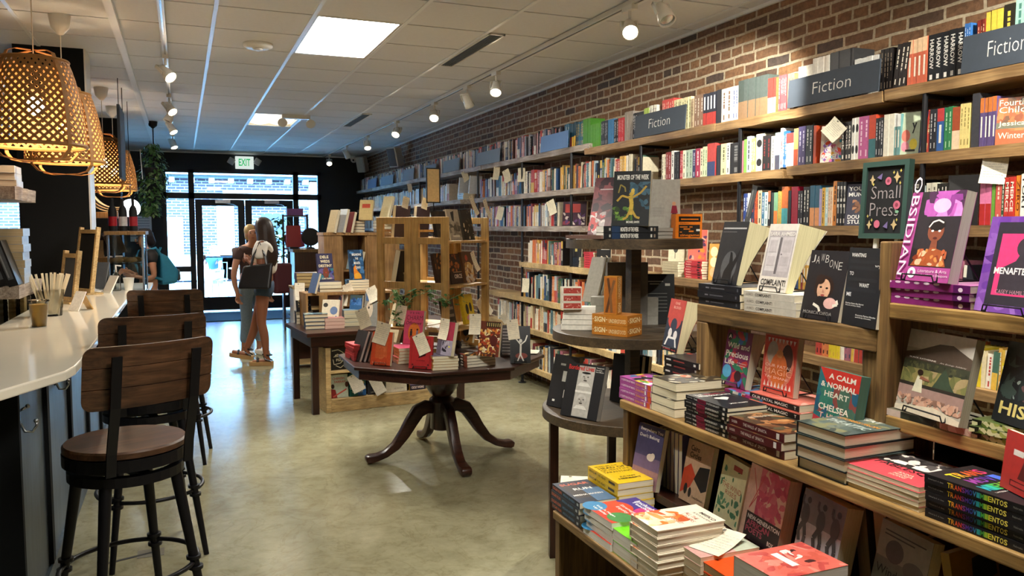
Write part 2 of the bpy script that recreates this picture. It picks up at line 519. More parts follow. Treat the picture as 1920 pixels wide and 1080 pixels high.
def stand(label, col, bl, brx, ty, z, rz, lean=.22, t=.02, X=None, Y=None, w=None, h=None, ease=None, **k):
    """Stand a book face out. bl = photo point of the cover's lower left corner, brx/ty = where its right foot and
    head are seen; the corner is set on the surface z at the plane X (or Y)."""
    p = at(bl[0], bl[1], x=X) if X is not None else at(bl[0], bl[1], y=Y)
    p.z = z
    d = Vector((math.cos(rz), math.sin(rz), 0))
    if w is None: w = max(.04, solve(lambda q: pr(p + d * q)[0], .02, .5, brx))
    up = RZ(rz) @ (RX(-lean) @ Vector((0, 0, 1)))
    if h is None: h = max(.05, solve(lambda q: pr(p + up * q)[1], .02, .6, ty))
    M = T(p.x, p.y, p.z + .002) @ RZ(rz) @ RX(-lean)
    o = book(w, h, t, col, label, M=M, **k)
    if ease:
        c = p + d * (w / 2)
        easel(ease, T(c.x, c.y, z + .001) @ RZ(rz), w * .62, min(.14, h * .6))
    return o

def card(label, px, py, X=None, Y=None, w=.07, h=.1, rz=0, lean=.1, roll=0, on=None, col='#efe6cf', group='handwritten recommendation cards', lines=7):
    """A paper note; px,py = photo point of its centre."""
    if on is None: p = at(px, py, x=X) if X is not None else at(px, py, y=Y)
    g = G()
    g.add([(-w / 2, 0, -h / 2), (w / 2, 0, -h / 2), (w / 2, 0, h / 2), (-w / 2, 0, h / 2)], [(0, 1, 2, 3)], col)
    n = 6
    g = G(); pts = []; fs = []
    for i in range(n + 1):
        z = -h / 2 + h * i / n; bow = .006 * math.sin(PI * i / n)
        pts += [(-w / 2, bow, z), (w / 2, bow, z), (w / 2, bow + .0006, z), (-w / 2, bow + .0006, z)]
    for i in range(n):
        for q in range(4): fs.append((i * 4 + q, i * 4 + (q + 1) % 4, i * 4 + 4 + (q + 1) % 4, i * 4 + 4 + q))
    fs += [(3, 2, 1, 0), (n * 4, n * 4 + 1, n * 4 + 2, n * 4 + 3)]
    g.add(pts, fs, col)
    rg = random.Random(int(px * 7 + py))
    for i in range(lines):
        z = h * (.28 - .09 * i); bow = .006 * math.sin(PI * (z / h + .5))
        x = -w * .4
        while x < w * (.3 + .08 * rg.random()):
            L = w * (.05 + .09 * rg.random())
            g.add([(x, bow - .0006, z), (x + L, bow - .0006, z + .0006), (x + L, bow - .0006, z + .0016), (x, bow - .0006, z + .0013)], [(0, 1, 2, 3)], '#8b8478')
            x += L + w * .025
    g.add([(-w * .2, -.0009, h * .4), (-w * .1, -.0009, h * .4), (-w * .1, -.0009, h * .46), (-w * .2, -.0009, h * .46)], [(0, 1, 2, 3)], '#77736a')
    if on is not None:      # tucked against the front of the book whose label starts so
        bk = [o for o in D.objects if o.get('label', '').startswith(on)][0]; B_ = bk.matrix_basis; nn = (B_.to_3x3() @ Vector((0, -1, 0))).normalized()
        q0 = B_ @ Vector((0, -.0016, 0)); d = at(px, py, y=5) - CP; p = CP + d * ((q0 - CP).dot(nn) / d.dot(nn))
        M = T(*p) @ B_.to_3x3().to_4x4() @ RY(roll) @ T(0, -.007, 0)
    else: M = T(*p) @ RZ(rz) @ RX(-lean) @ RY(roll)
    return tag(g.build('note_card', 'paper', M=M), label, 'note card', group)
# ------------------------------------------------------------------ the room
HC = 2.98; XR = 3.43; YF = 16.1; XL = -3.5; YB = -2.5
g = G(); g.box(XL - .2, YB - .2, -.1, XR + .2, YF + .1, 0); struct('floor', g, 'concrete')
g = G(); g.box(XR, YB, 0, XR + .2, YF + .1, HC + .15); struct('wall_right', g, 'brick')
g = G(); g.box(XL - .2, YB, 0, XL, YF + .1, HC + .15); struct('wall_left', g, 'black_paint')
g = G(); g.box(XL - .2, YB - .2, 0, XR + .2, YB, HC + .15); struct('wall_back', g, 'black_paint')
# street wall: two openings
g = G()
def wallbox(x0, z0, x1, z1): g.box(x0, YF, z0, x1, YF + .16, z1)
wallbox(XL, 0, -3.3, HC + .15); wallbox(-3.3, 0, -1.75, .7); wallbox(-3.3, 2.5, -1.75, HC + .15)
wallbox(-1.75, 0, -.30, HC + .15); wallbox(-.30, 2.66, 2.56, HC + .15); wallbox(2.56, 0, XR, HC + .15)
struct('wall_front', g, 'front_paint')
# suspended ceiling: separate tiles under a dark void, white rails between
g = G(); g.box(XL, YB, HC + .05, XR, YF, HC + .12, mat=1)
XS = [.238 + .61 * k for k in range(-7, 7)]; YS = [5.49 + .61 * k for k in range(-14, 19)]
holes = [(.848, 5.49), (.848, 6.10), (.848, 10.37), (.848, 10.98), (-1.592, 1.22), (.848, .61), (.848, 1.22)]
for x in XS:
    for y in YS:
        x1 = min(x + .604, XR); y1 = min(y + .604, YF)
        x0 = max(x, XL)
        if x1 - x0 < .05 or y1 - max(y, YB) < .05: continue
        if any(abs(x - a) < .05 and abs(y - b) < .05 for a, b in holes): continue
        g.box(x0 + .006, max(y, YB) + .012, HC, x1, y1, HC + .02, mat=0)
struct('ceiling', g, ['ceil_tile', 'dark_gap'])
g = G()
for x in XS:
    if x > XL: g.box(x - .008, YB, HC - .006, x + .018, YF, HC + .03)
g.box(-.405, YB, HC - .03, -.355, YF, HC + .02)
struct('trim_1', g, 'ceil_rail')
g = G(); g.box(XR - .02, YB, HC - .02, XR, YF, HC + .02); g.box(XL, YF - .02, HC - .02, XR, YF, HC + .02); struct('trim_2', g, 'ceil_rail')
g = G(); g.box(-1.155, 7.2, 0, -.672, 7.56, HC); struct('wall_column', g, 'black_paint')
g = G(); g.box(-.672, 7.2, 0, -.66, 7.56, HC); struct('column_lit_side', g, 'white_plastic')  # window light on the column's side, put in as a pale sheet
g = G(); g.box(-1.02, 11.55, 0, -.715, 11.95, HC); struct('wall_pier', g, 'black_paint')
# shop front
def frame(name, boxes, mat='door_paint'):
    g = G()
    for b in boxes: g.box(*b)
    return struct(name, g, mat)
ya, yb = YF - .02, YF + .1
w1 = frame('window_1', [(-.30, ya, .0, -.24, yb, 2.66), (.14, ya, 0, .24, yb, 2.66), (2.03, ya, 0, 2.13, yb, 2.66), (2.50, ya, 0, 2.56, yb, 2.66),
    (-.30, ya, 2.60, 2.56, yb, 2.66), (-.30, ya, 2.12, 2.56, yb, 2.23), (-.24, ya, .76, .14, yb, .86), (-.24, ya, 0, .14, yb, .18), (2.13, ya, 0, 2.5, yb, .18)])
g = G()
for x0, z0, x1, z1 in ((-.24, 2.23, .14, 2.6), (.24, 2.23, 2.03, 2.6), (2.13, 2.23, 2.5, 2.6), (-.24, .86, .14, 2.12), (-.24, .18, .14, .76), (2.13, .18, 2.5, 2.12)):
    g.box(x0, YF + .04, z0, x1, YF + .046, z1)
g.build('pane', 'glass', w1)
for nm, x0, x1, hx in (('door_1', .25, 1.125, 1.06), ('door_2', 1.135, 2.02, 1.2)):
    g = G()
    for b in ((x0, .02, x0 + .12, 2.11), (x1 - .12, .02, x1, 2.11), (x0 + .12, .02, x1 - .12, .27), (x0 + .12, 1.99, x1 - .12, 2.11)): g.box(b[0], YF, b[1], b[2], YF + .05, b[3])
    d = struct(nm, g, 'door_paint')
    p = G(); p.box(x0 + .12, YF + .022, .27, x1 - .12, YF + .028, 1.99); p.build('pane', 'glass', d)
    c = G(); c.box(x0 + .35, YF - .07, 2.04, x0 + .62, YF - .02, 2.10); c.tube([(x0 + .55, YF - .05, 2.04), (x0 + .68, YF - .1, 2.02), (x0 + .72, YF - .02, 2.0)], .008); c.build('door_closer', 'steel', d)
    b = G(); b.tube([(x0 + .12, YF - .06, 1.03), (x1 - .12, YF - .06, 1.03)], .014); b.box(x0 + .11, YF - .07, .99, x0 + .16, YF, 1.07); b.box(x1 - .16, YF - .07, .99, x1 - .11, YF, 1.07); b.build('push_bar', 'steel', d)
w2 = frame('window_2', [(-3.3, ya, .7, -3.24, yb, 2.5), (-1.81, ya, .7, -1.75, yb, 2.5), (-3.3, ya, 2.44, -1.75, yb, 2.5), (-3.3, ya, .7, -1.75, yb, .76)])
p = G(); p.box(-3.24, YF + .04, .76, -1.81, YF + .046, 2.44); p.build('pane', 'glass', w2)
# street outside
g = G(); g.box(-14, YF + .1, -.12, 20, 20.5, -.02); o = struct('exterior_sidewalk', g, 'sidewalk')
g = G(); g.box(-20, 20.5, -.14, 26, 27, -.06); o = struct('exterior_road', g, 'asphalt')
g = G(); g.box(-12, 26, -.05, 18, 27.4, 7, mat=0); g.box(-12, 25.5, 3.15, 18, 26, 3.5, mat=1); g.box(-12, 25.7, 3.05, 18, 26, 3.15, mat=2)
for k in range(40): g.box(-8 + k * .55, 25.6, 2.92, -7.85 + k * .55, 26, 3.06, mat=1)
g.box(1.2, 25.85, 2.25, 9, 26, 2.72, mat=1); g.box(-9, 25.9, 0, 14, 26, .75, mat=1)
g.box(1.0, 25.9, 0, 1.5, 26, 2.25, mat=1); g.box(-.55, 25.9, .75, .05, 26, 1.9, mat=1)
for x in (-1.1, 3.75): g.box(x, 25.7, 0, x + .55, 26, 3.0, mat=1)
g.box(2.3, 25.95, .95, 3.2, 26.02, 2.0, mat=2); g.box(-3.4, 25.95, .9, -1.6, 26.02, 2.2, mat=2); g.box(1.75, 25.9, 1.25, 3.45, 26, 1.35, mat=1)
struct('exterior_building', g, ['far_brick', 'exterior_trim', 'slate'])
g = G(); art(g, [('t', '109', 0, 0, 1, 1, '#8a8f98')], (1.95, 25.84, 2.42), (1, 0, 0), (0, 0, 1), (0, -1, 0), .5, .2); o = struct('exterior_lettering', g, 'print')
for k, x in enumerate((-.78, 3.05)):
    g = G(); g.box(x, 17.1, 0, x + .46, 17.5, .22)
    for i in range(7): g.tube([(x + .05 + .06 * i, 17.1, .2), (x + .05 + .06 * i, 17.1, 2.95)], .026, 8)
    g.box(x + .02, 17.1, .2, x + .44, 17.48, 2.98); g.box(x - .04, 17.02, 2.9, x + .5, 17.54, 3.2)
    struct('exterior_pillar', g, 'exterior_trim')
g = G(); g.box(.15, 14.3, 0, 1.75, 15.75, .012); tag(g.build('door_mat', 'mat_grey'), 'flat grey mat on the floor inside the glass doors', 'mat')
# ------------------------------------------------------------------ ceiling things
def panel(y0, y1, x0=.866, x1=1.446, glow='panel_glow', label='', lamps=False):
    t = thing('ceiling_light', label, 'ceiling light', (x0, y0, HC), group='ceiling light panels')
    g = G(); w = x1 - x0; h = y1 - y0
    g.box(0, 0, .02, w, .02, .13); g.box(0, h - .02, .02, w, h, .13); g.box(0, 0, .02, .02, h, .13); g.box(w - .02, 0, .02, w, h, .13); g.box(0, 0, .11, w, h, .13)
    g.box(-.012, -.012, -.004, w + .012, .016, .022); g.box(-.012, h - .016, -.004, w + .012, h + .012, .022); g.box(-.012, 0, -.004, .016, h, .022); g.box(w - .016, 0, -.004, w + .012, h, .022)
    g.build('frame', 'white_metal', t)
    for s in (0, 1):
        d = G(); n = 10; pts = []; fs = []
        for i in range(n + 1):
            a = i / n; x = .02 + (w / 2 - .02) * (a + s)
            z = .035 - .028 * math.sin(PI * a)
            pts += [(x, .02, z), (x, h - .02, z)]
        for i in range(n): fs.append((2 * i, 2 * i + 1, 2 * i + 3, 2 * i + 2))
        d.add(pts, fs); d.build('diffuser', glow, t, smooth=True)
    return t
panel(5.49, 6.70, label='bright recessed light panel in the ceiling above the book displays')
panel(10.37, 11.58, glow='panel_dim', label='dim recessed light panel in the ceiling nearest the exit doors')
panel(.62, 1.82, label='recessed light panel overhead')
t = thing('ceiling_emergency_light', 'emergency light with two lamp heads hanging below the dim ceiling panel', 'emergency light', (1.36, 10.36, HC - .03))
g = G(); g.box(-.17, -.04, -.02, .17, .04, .03); g.build('housing', 'white_plastic', t)
for s in (-1, 1):
    g = G(); g.lathe([(.02, 0), (.055, .05), (.06, .07)], 16); g.build('lamp_head', 'white_plastic', t, M=T(.17 * s, 0, -.04) @ RX(2.2))
for nm, y0, y1, lab in (('a', 5.5, 6.72, 'long slotted air vent in the ceiling beside the bright light panel'), ('b', 9.9, 11.2, 'long slotted air vent in the ceiling further back near the doors')):
    t = thing('ceiling_vent', lab, 'air vent', (2.085, y0, HC), group='slotted ceiling vents')
    g = G(); L = y1 - y0
    for b in ((0, 0, .014, L), (.116, 0, .13, L), (0, 0, .13, .014), (0, L - .014, .13, L)): g.box(b[0], b[1], -.012, b[2], b[3], 0)
    g.build('frame', 'white_metal', t)
    g = G()
    for k in range(6): g.box(.018 + k * .017, .014, -.009, .026 + k * .017, L - .014, 0)
    g.build('slats', 'grey_cloth', t)
t = thing('smoke_detector', 'round white smoke detector on the ceiling left of the bright panel', 'smoke detector', (.58, 6.5, HC))
g = G(); g.lathe([(.11, 0), (.11, -.02), (.085, -.035), (0, -.038)], 32); g.build('body', 'white_plastic', t, smooth=True)
g = G(); g.lathe([(.04, -.036), (.03, -.048), (0, -.05)], 20); g.build('sensor_cap', 'white_metal', t, smooth=True)

def spot_head(label, x, y, aim, lit=True, power=60, group=None, size=1.0):
    t = thing('track_spotlight', label, 'spotlight', (x, y, HC - .035), group=group)
    g = G(); g.box(-.022, -.06, -.03, .022, .06, 0); g.tube([(0, 0, -.03), (0, 0, -.075)], .01); g.build('adapter', 'white_plastic', t)
    d = (Vector(aim) - Vector((x, y, HC - .15))).normalized()
    q = d.to_track_quat('-Z', 'Y').to_matrix().to_4x4()
    M = T(0, 0, -.13) @ q @ Matrix.Scale(size, 4)
    g = G()
    for s in (-1, 1): g.box(s * .05 - .004, -.012, -.02, s * .05 + .004, .012, .07)
    g.box(-.054, -.012, .062, .054, .012, .07); g.build('yoke', 'white_plastic', t, M=M)
    g = G(); g.lathe([(0, .062), (.03, .06), (.036, .02), (.046, -.03), (.052, -.07), (.047, -.072), (.044, -.058)], 20, caps=False); g.build('shade', 'white_plastic', t, M=M, smooth=True)
    g = G(); g.lathe([(.046, -.057), (.03, -.064), (0, -.066)], 20, caps=False); g.build('lens', 'spot_lens' if lit else 'steel', t, M=M, smooth=True)
    if lit:
        L = D.lights.new('spot_beam', 'SPOT'); L.energy = power; L.spot_size = 1.25; L.spot_blend = .45; L.shadow_soft_size = .03
        L.color = (1, .98, .86)
        o = D.objects.new('spot_beam', L); COL.objects.link(o)
        o.matrix_world = T(x, y, HC - .165) @ q @ T(0, 0, -.085 * size)
    return t
for nm, x, y0, y1, lab in (('a', 2.6, YB + .3, 15.9, 'long white lighting track on the ceiling along the brick wall side'), ('b', -.08, 1.0, 13.4, 'white lighting track on the ceiling above the bar stools')):
    t = thing('light_track', lab, 'lighting track', (x, y0, HC))
    g = G(); g.box(-.02, 0, -.035, .02, y1 - y0, -.006); g.build('rail', 'white_metal', t)
    g = G(); g.box(-.006, .02, -.0375, .006, y1 - y0 - .02, -.035); g.build('slot', 'steel', t)
G1 = 'spotlights along the right lighting track'; G2 = 'spotlights along the left lighting track'
R1 = [(1180, 10, 4.4, (1.6, 2.2, .9), 1, 'lit white spotlight on the right track cut by the top of the photo'),
      (933, 128, 6.68, (1.9, 5.2, .7), 1, 'lit white spotlight on the right track beside the near air vent'),
      (871, 155, 7.45, (3.4, 7.9, 1.6), 0, 'unlit white spotlight on the right track turned away toward the brick wall'),
      (823, 187, 8.54, (1.7, 6.4, .7), 1, 'lit white spotlight on the right track just past the unlit one'),
      (740, 222, 10.2, (1.4, 8.5, .8), 1, 'lit white spotlight on the right track, second past the unlit one'),
      (682, 250, 11.97, (2.5, 10.6, .8), 1, 'lit white spotlight on the right track, third past the unlit one'),
      (637, 270, 13.6, (3.4, 14.2, 1.5), 0, 'small unlit spotlight on the right track beside the last lit one'),
      (606, 290, 15.3, (2.2, 13, .8), 1, 'lit white spotlight at the far end of the right track near the exit doors')]
for px, py, y, aim, lit, lab in R1: spot_head(lab, 2.6, y, aim, lit, 95, G1)
spot_head('spotlight on the right track just inside the upper right of the photo', 2.6, 4.02, (2.6, 2.9, 1.2), 0, 0, G1)
for y, aim, wn in ((2.4, (1.9, 1.3, .8), 'second'), (3.2, (3.3, 4.6, 1.9), 'third'), (1.2, (3.3, 2.6, 1.7), 'first')): spot_head(wn + ' lit spotlight overhead on the right track', 2.6, y, aim, 1, 130, G1)
L1 = [(7.05, (1.6, 5.4, .75), 1, 'lit white spotlight on the left track nearest the woven lamps'), (9.1, (1.35, 7.5, .7), 1, 'lit white spotlight on the left track, second after the nearest'),
      (9.75, (-1, 9.4, 1), 0, 'unlit white spotlight on the left track under the second lit one'), (10.9, (.9, 10, .8), 1, 'lit white spotlight on the left track, third lit one toward the doors'),
      (12.9, (.6, 12.1, .8), 1, 'lit white spotlight at the far end of the left track by the hanging plant')]
for y, aim, lit, lab in L1: spot_head(lab, -.08, y, aim, lit, 85, G2)
spot_head('lit spotlight overhead on the left track', -.08, 3.1, (1.3, 3.4, .4), 1, 60, G2)
# exit sign and far corner fittings
t = thing('exit_sign', 'white EXIT sign with green letters and two lamps above the doors', 'exit sign', (1.14, YF - .06, 2.69))
g = G(); g.box(-.165, 0, 0, .165, .055, .235); g.build('housing', 'sign_white_glow', t, bevel=.008)
g = G(); art(g, [('t', 'EXIT', 0, 0, 1, 1, '#2fae6a')], (-.105, -.002, .055), (1, 0, 0), (0, 0, 1), (0, -1, 0), .21, .135, .001); g.build('lettering', 'exit_green', t)
for s in (-1, 1):
    g = G(); g.box(-.06, -.02, -.06, .06, .045, .06); g.build('lamp_head', 'white_plastic', t, M=T(s * .235, 0, .14) @ RY(.55), bevel=.012)
t = thing('ceiling_camera', 'white dome camera on the ceiling in the far right corner', 'camera', (3.15, 15.75, HC))
g = G(); g.lathe([(.09, 0), (.09, -.05), (.07, -.06)], 20); g.build('base', 'white_plastic', t, smooth=True)
g = G(); g.ball((0, 0, -.075), .062); g.build('eyeball', 'white_plastic', t, smooth=True)
g = G(); g.ball((-.02, -.055, -.09), .018); g.build('lens', 'black_matte', t, smooth=True)
def speaker(loc, rz, lab, k=1):
    t = thing('wall_speaker', lab, 'speaker', loc, rz, 'wall speakers')
    g = G(); g.prism([(-.1 * k, 0), (.1 * k, 0), (.075 * k, .16 * k), (-.075 * k, .16 * k)], -.15 * k, .15 * k); g.build('cabinet', 'white_plastic', t, bevel=.02, M=RX(.25))
    g = G(); g.box(-.08 * k, -.006, -.13 * k, .08 * k, 0, .13 * k); g.build('grille', 'grey_cloth' if k > 1.05 else 'white_metal', t, M=RX(.25))
    g = G(); g.tube([(0, .15 * k, 0), (0, .24 * k, .03)], .02); g.build('bracket', 'white_metal', t)
p = at(673, 318, x=3.2); speaker((3.2, 15.4, 2.78), -.9, 'white speaker on the black far wall beside the brick corner')
speaker((3.2, 12.9, 2.72), -1.1, 'grey speaker high on the brick wall above the farthest wall shelves', 1.1)
# woven pendant lamps
def shade_r(a):   # profile of the basket, a 0 top .. 1 bottom
    return [.155, .178, .197, .212, .222, .229, .234, .237, .238][round(a * 8)] if a in [k / 8 for k in range(9)] else .155 + .083 * (1 - (1 - a) ** 2)
def pendant(y, label, power, x=-.705, z0=2.02, z1=2.47):
    t = thing('pendant_lamp', label, 'pendant lamp', (x, y, z0), group='woven pendant lamps over the counter')
    h = z1 - z0; g = G(); N = 34; S = 10; rr = lambda a: .165 + .073 * (1 - (1 - a) ** 2.2)
    for sgn in (-1, 1):
        for k in range(N):
            pts = []; fs = []
            for i in range(S + 1):
                a = i / S; z = h * (1 - a); th = 2 * PI * k / N + sgn * a * 2.0; r = rr(a) + .0015 * sgn; wd = .0105 / r
                pts += [(r * math.cos(th - wd), r * math.sin(th - wd), z), (r * math.cos(th + wd), r * math.sin(th + wd), z)]
            for i in range(S): fs.append((2 * i, 2 * i + 1, 2 * i + 3, 2 * i + 2))
            g.add(pts, fs)
    g.build('woven_shade', 'rattan', t)
    for a, r2 in ((0, .008), (1, .011)):
        g = G(); r = rr(a); g.tube([(r * math.cos(2 * PI * k / 32), r * math.sin(2 * PI * k / 32), h * (1 - a)) for k in range(32)], r2, 6, closed=True); g.build('rim', 'rattan', t)
    for k in range(2):
        g = G(); a0 = PI / 4 + k * PI / 2
        path = [(-.02, h + .055), (-.1, h + .05), (-.15, h + .03), (-rr(0) - .008, h - .02)] + [(-rr(i / 6) - .010, h * (1 - i / 6)) for i in range(1, 7)] + [(-rr(1) - .006, -.03), (-.2, -.07), (-.12, -.085)]
        path = path + [(-x_, z_) for x_, z_ in path[::-1]]
        P = [(q * math.cos(a0), q * math.sin(a0), z) for q, z in path]
        # flat bent strip
        pts = []; fs = []; nrm = Vector((-math.sin(a0), math.cos(a0), 0)) * .011
        for q in P: pts += [Vector(q) - nrm, Vector(q) + nrm]
        for i in range(len(P) - 1): fs.append((2 * i, 2 * i + 1, 2 * i + 3, 2 * i + 2))
        g.add(pts, fs); b = g.build('strap', 'rattan', t); so = b.modifiers.new('thick', 'SOLIDIFY'); so.thickness = .004
    zc = HC - z0
    g = G(); g.tube([(0, 0, h * .62), (0, 0, zc)], .0035, 6); g.build('cord', 'cord_white', t)
    g = G(); g.lathe([(0, zc - .13), (.02, zc - .125), (.055, zc - .08), (.068, zc)], 20); g.build('canopy', 'white_plastic', t, smooth=True)
    g = G(); g.lathe([(.02, h * .66), (.022, h * .54)], 12); g.build('socket', 'white_plastic', t)
    g = G(); g.ball((0, 0, h * .47), (.042, .042, .05)); g.build('bulb', 'lamp_glass', t, smooth=True)
    L = D.lights.new('pendant_glow', 'POINT'); L.energy = power; L.shadow_soft_size = .055; L.color = (1, .79, .52)
    o = D.objects.new('pendant_glow', L); COL.objects.link(o); o.location = (x, y, z0 + h * .47 - .12)
pendant(5.0, 'largest woven bamboo lamp, nearest over the counter', 7)
pendant(6.14, 'second woven bamboo lamp, half hidden behind the largest', 7)
pendant(9.1, 'third woven bamboo lamp, beside the black pillar', 7)
pendant(10.45, 'farthest woven bamboo lamp, a sliver behind the third', 7)
# edge-on board hung over the back counter
t = thing('hanging_sign', 'thin dark sign board hung edge-on from the ceiling beside the woven lamps', 'sign', (-.515, 8.75, 2.05))
g = G(); g.box(-.012, -.35, 0, .012, .35, .68); g.build('board', 'slate', t)
g = G()
for y in (-.28, .28): g.tube([(0, y, .68), (0, y, HC - 2.05)], .004, 6)
g.build('hanger', 'black_metal', t)
# ------------------------------------------------------------------ wall shelving
XS_F = 3.165          # front edge of the wall boards
XBK = 3.2             # plane of the spines
def board(y0, y1, zt, mat, label, th=.05, x0=XS_F):
    g = G(); rg = random.Random(int(y0 * 100 + zt * 1000)); n = max(2, int((y1 - y0) / .12)); pts = []; fs = []
    for i in range(n + 1):
        y = y0 + (y1 - y0) * i / n; j = rg.uniform(-.004, .004); k = rg.uniform(-.003, .003)
        pts += [(x0 + j, y, zt), (XR - .002, y, zt), (XR - .002, y, zt - th), (x0 + j + .004, y, zt - th + k)]
    for i in range(n):
        for q in range(4): fs.append((i * 4 + q, i * 4 + 4 + q, i * 4 + 4 + (q + 1) % 4, i * 4 + (q + 1) % 4))
    fs += [(0, 1, 2, 3), (n * 4 + 3, n * 4 + 2, n * 4 + 1, n * 4)]
    g.add(pts, fs)
    o = g.build('wall_shelf', mat)
    return tag(o, label, 'shelf', 'plank shelves on the brick wall')
Z1, Z1f, Z2, Z2f, Z3, Z4, Z5, Z6, Z7 = 2.245, 2.285, 1.925, 1.955, 1.59, 1.235, .885, .58, .2
for y0, y1, z, m, lab in (
    (-.5, 2.95, Z1, 'wood_shelf', 'top wall shelf plank at the right edge, under the black HARROW-lettered spines'),
    (2.96, 4.28, Z1 - .004, 'wood_shelf', 'top wall shelf plank under the large chalk Fiction board'),
    (4.29, 6.08, Z1, 'wood_shelf', 'top wall shelf plank under the smaller chalk Fiction board and green spines'),
    (6.0, 8.6, Z1f, 'wood_grey', 'pale top wall shelf plank under the light blue sign board'),
    (8.61, 15.6, Z1f, 'wood_grey', 'farthest pale top wall shelf plank with several grey sign boards'),
    (-.5, 3.62, Z2, 'wood_shelf', 'second wall shelf plank at the right, above the Small Press board'),
    (3.65, 5.3, Z2 - .012, 'wood_shelf', 'second wall shelf plank left of the seam with the Small Press section'),
    (5.32, 8.85, Z2 - .004, 'wood_grey', 'pale second wall shelf plank behind the tabletop game books'),
    (9.35, 15.6, Z2f - .03, 'wood_grey', 'farthest second wall shelf plank beside the upright paper sign'),
    (-.5, 4.05, Z3, 'wood_shelf', 'third wall shelf plank crossing behind the Small Press board'),
    (6.15, 9.2, Z3 + .005, 'wood_grey', 'pale third wall shelf plank left of the round stand top'),
    (9.6, 15.6, Z3 - .02, 'wood_grey', 'farthest third wall shelf plank seen above the birch stand'),
    (.3, 5.2, Z4, 'wood_shelf', 'fourth wall shelf plank behind the front display unit'),
    (5.22, 7.5, Z4, 'wood_pine', 'fourth wall shelf plank left of the round stand column'),
    (.3, 5.6, Z5, 'wood_shelf', 'fifth wall shelf plank seen through the front display unit'),
    (5.62, 8.4, Z5, 'wood_pine', 'fifth wall shelf plank left of the boxed card games'),
    (4.6, 8.4, Z6, 'wood_pine', 'sixth wall shelf plank under the blue and orange spines'),
    (4.2, 8.4, Z7, 'wood_pine', 'lowest wall shelf plank just above the floor')):
    board(y0, y1, z, m, lab)
for k, (y, z0, z1, lab) in enumerate(((2.73, .2, Z1 - .05, 'black pipe upright of the wall shelves right of the Small Press board'), (4.05, .6, Z1 - .05, 'black pipe upright below the gap between top shelf and tan spines'),
        (5.2, .6, Z1 - .05, 'black pipe upright under the smaller chalk Fiction board'), (6.35, 0, Z1f - .05, 'black pipe upright in front of the purple book face by the game stand'),
        (7.45, 0, Z1f - .05, 'black pipe upright of the wall shelves at the left end of the fourth shelf'), (8.75, 0, Z1f - .05, 'black pipe upright of the wall shelves behind the birch stand'), (11.2, 0, Z1f - .05, 'black pipe upright toward the far end of the wall shelves'))):
    t = thing('shelf_upright', lab, 'shelf upright', (3.183, y, z0), group='black pipe shelf uprights')
    g = G(); g.tube([(0, 0, 0 if z0 < .1 else 0), (0, 0, z1 - z0)], .0125, 10); g.build('pipe', 'black_metal', t)
    if z0 < .1:
        g = G(); g.lathe([(.04, 0), (.04, .008), (.018, .012), (.018, .03)], 14); g.build('floor_flange', 'black_metal', t)
    g = G(); g.tube([(0, 0, z1 - z0 - .012), (.24, 0, z1 - z0 - .012)], .011, 8); g.build('bracket_arm', 'black_metal', t)

MASS = G(); MASS_P = []
def py_at(px, z):  # depth of a photo column on the spine plane
    return solve(lambda y: pr((XBK, y, z))[0], .5, 16, px)
SHN = {1: 'top wall shelf', 2: 'second wall shelf', 3: 'third wall shelf'}
NW = ['no', 'one', 'two', 'three', 'four', 'five', 'six', 'seven', 'eight', 'nine']
OL = ['leftmost', 'second from left', 'third from left', 'fourth from left', 'fifth from left', 'sixth from left', 'seventh from left', 'eighth from left', 'ninth from left']
SPR = random.Random(99)
def spine_art(kind, c2):
    if kind == 't':
        rg = SPR; u = .08 + .05 * rg.random(); out = []; e = .5 + .2 * rg.random()
        while u < e: L = .04 + .09 * rg.random(); out.append(('r', u, .36, min(e, u + L), .64, c2)); u += L + .025
        return out + [('r', .78, .38, .9 + .04 * rg.random(), .62, c2)]
    if kind == 'b': return [('r', .55, 0, 1, 1, c2)]
    if kind == 'x': return [('r', .6, 0, 1, 1, c2), ('r', .1, .3, .5, .7, '#ffffff')]
    if kind == 'm': return [('r', 0, 0, .3, 1, c2), ('r', .38, .3, .8, .65, '#f0ead8')]
    if kind == 'o': return [('e', .25, .5, .1, .42, c2), ('e', .75, .5, .1, .42, c2)]
    if kind and kind[0] == '=': return [('t', kind[1:], .1, .2, .72, .8, c2), ('r', .84, .3, .94, .7, c2)]
    return []
def mass_book(x, y, z, w, h, t, col, sp=(), lean=0):
    g = MASS; g.M = T(x, y, z) @ RX(lean)
    g.box(0, 0, 0, w, .0012, h, col); g.box(0, t - .0012, 0, w, t, h, col); g.box(0, .0012, 0, .0012, t - .0012, h, col)
    g.box(.0012, .0012, .0006, w - .001, t - .0012, h - .003, CREAM, 1)
    art(g, sp, (0, t, h), (0, 0, -1), (0, -1, 0), (-1, 0, 0), h, t)
    g.M = None
def run(shelf, z, thr, seq):
    rg = random.Random(shelf * 17)
    for x0, x1, n, col, c2, kind, h, desc in seq:
        ya = py_at(x0, z + .1); yb = py_at(x1, z + .1)
        t = (ya - yb) / n; lean = 0
        if kind and kind[0] == '/': lean = .12; kind = kind[1:]
        for i in range(n):
            y = ya - (i + 1) * t; hh = h * (1 + rg.uniform(-.006, .006)) if n > 1 else h
            xo = rg.uniform(0, .006)
            sp = spine_art(kind, c2)
            tt = t * .97
            if x0 >= thr:
                lab = f'{desc}, {SHN[shelf]}' if n == 1 else f'{OL[i]} of {NW[n]} {desc.replace("spine", "spines", 1)}, {SHN[shelf]}'
                M = T(XBK + xo, y, z + .001) @ RX(lean)
                book(.14, hh, tt, col, lab, spine=sp, M=M, group=f'{desc.replace("spine", "spines", 1)}, {SHN[shelf]}' if n > 1 else 'single spines on the wall shelves')
            else: mass_book(XBK + xo, y, z, .14, hh, tt, col, sp, lean)
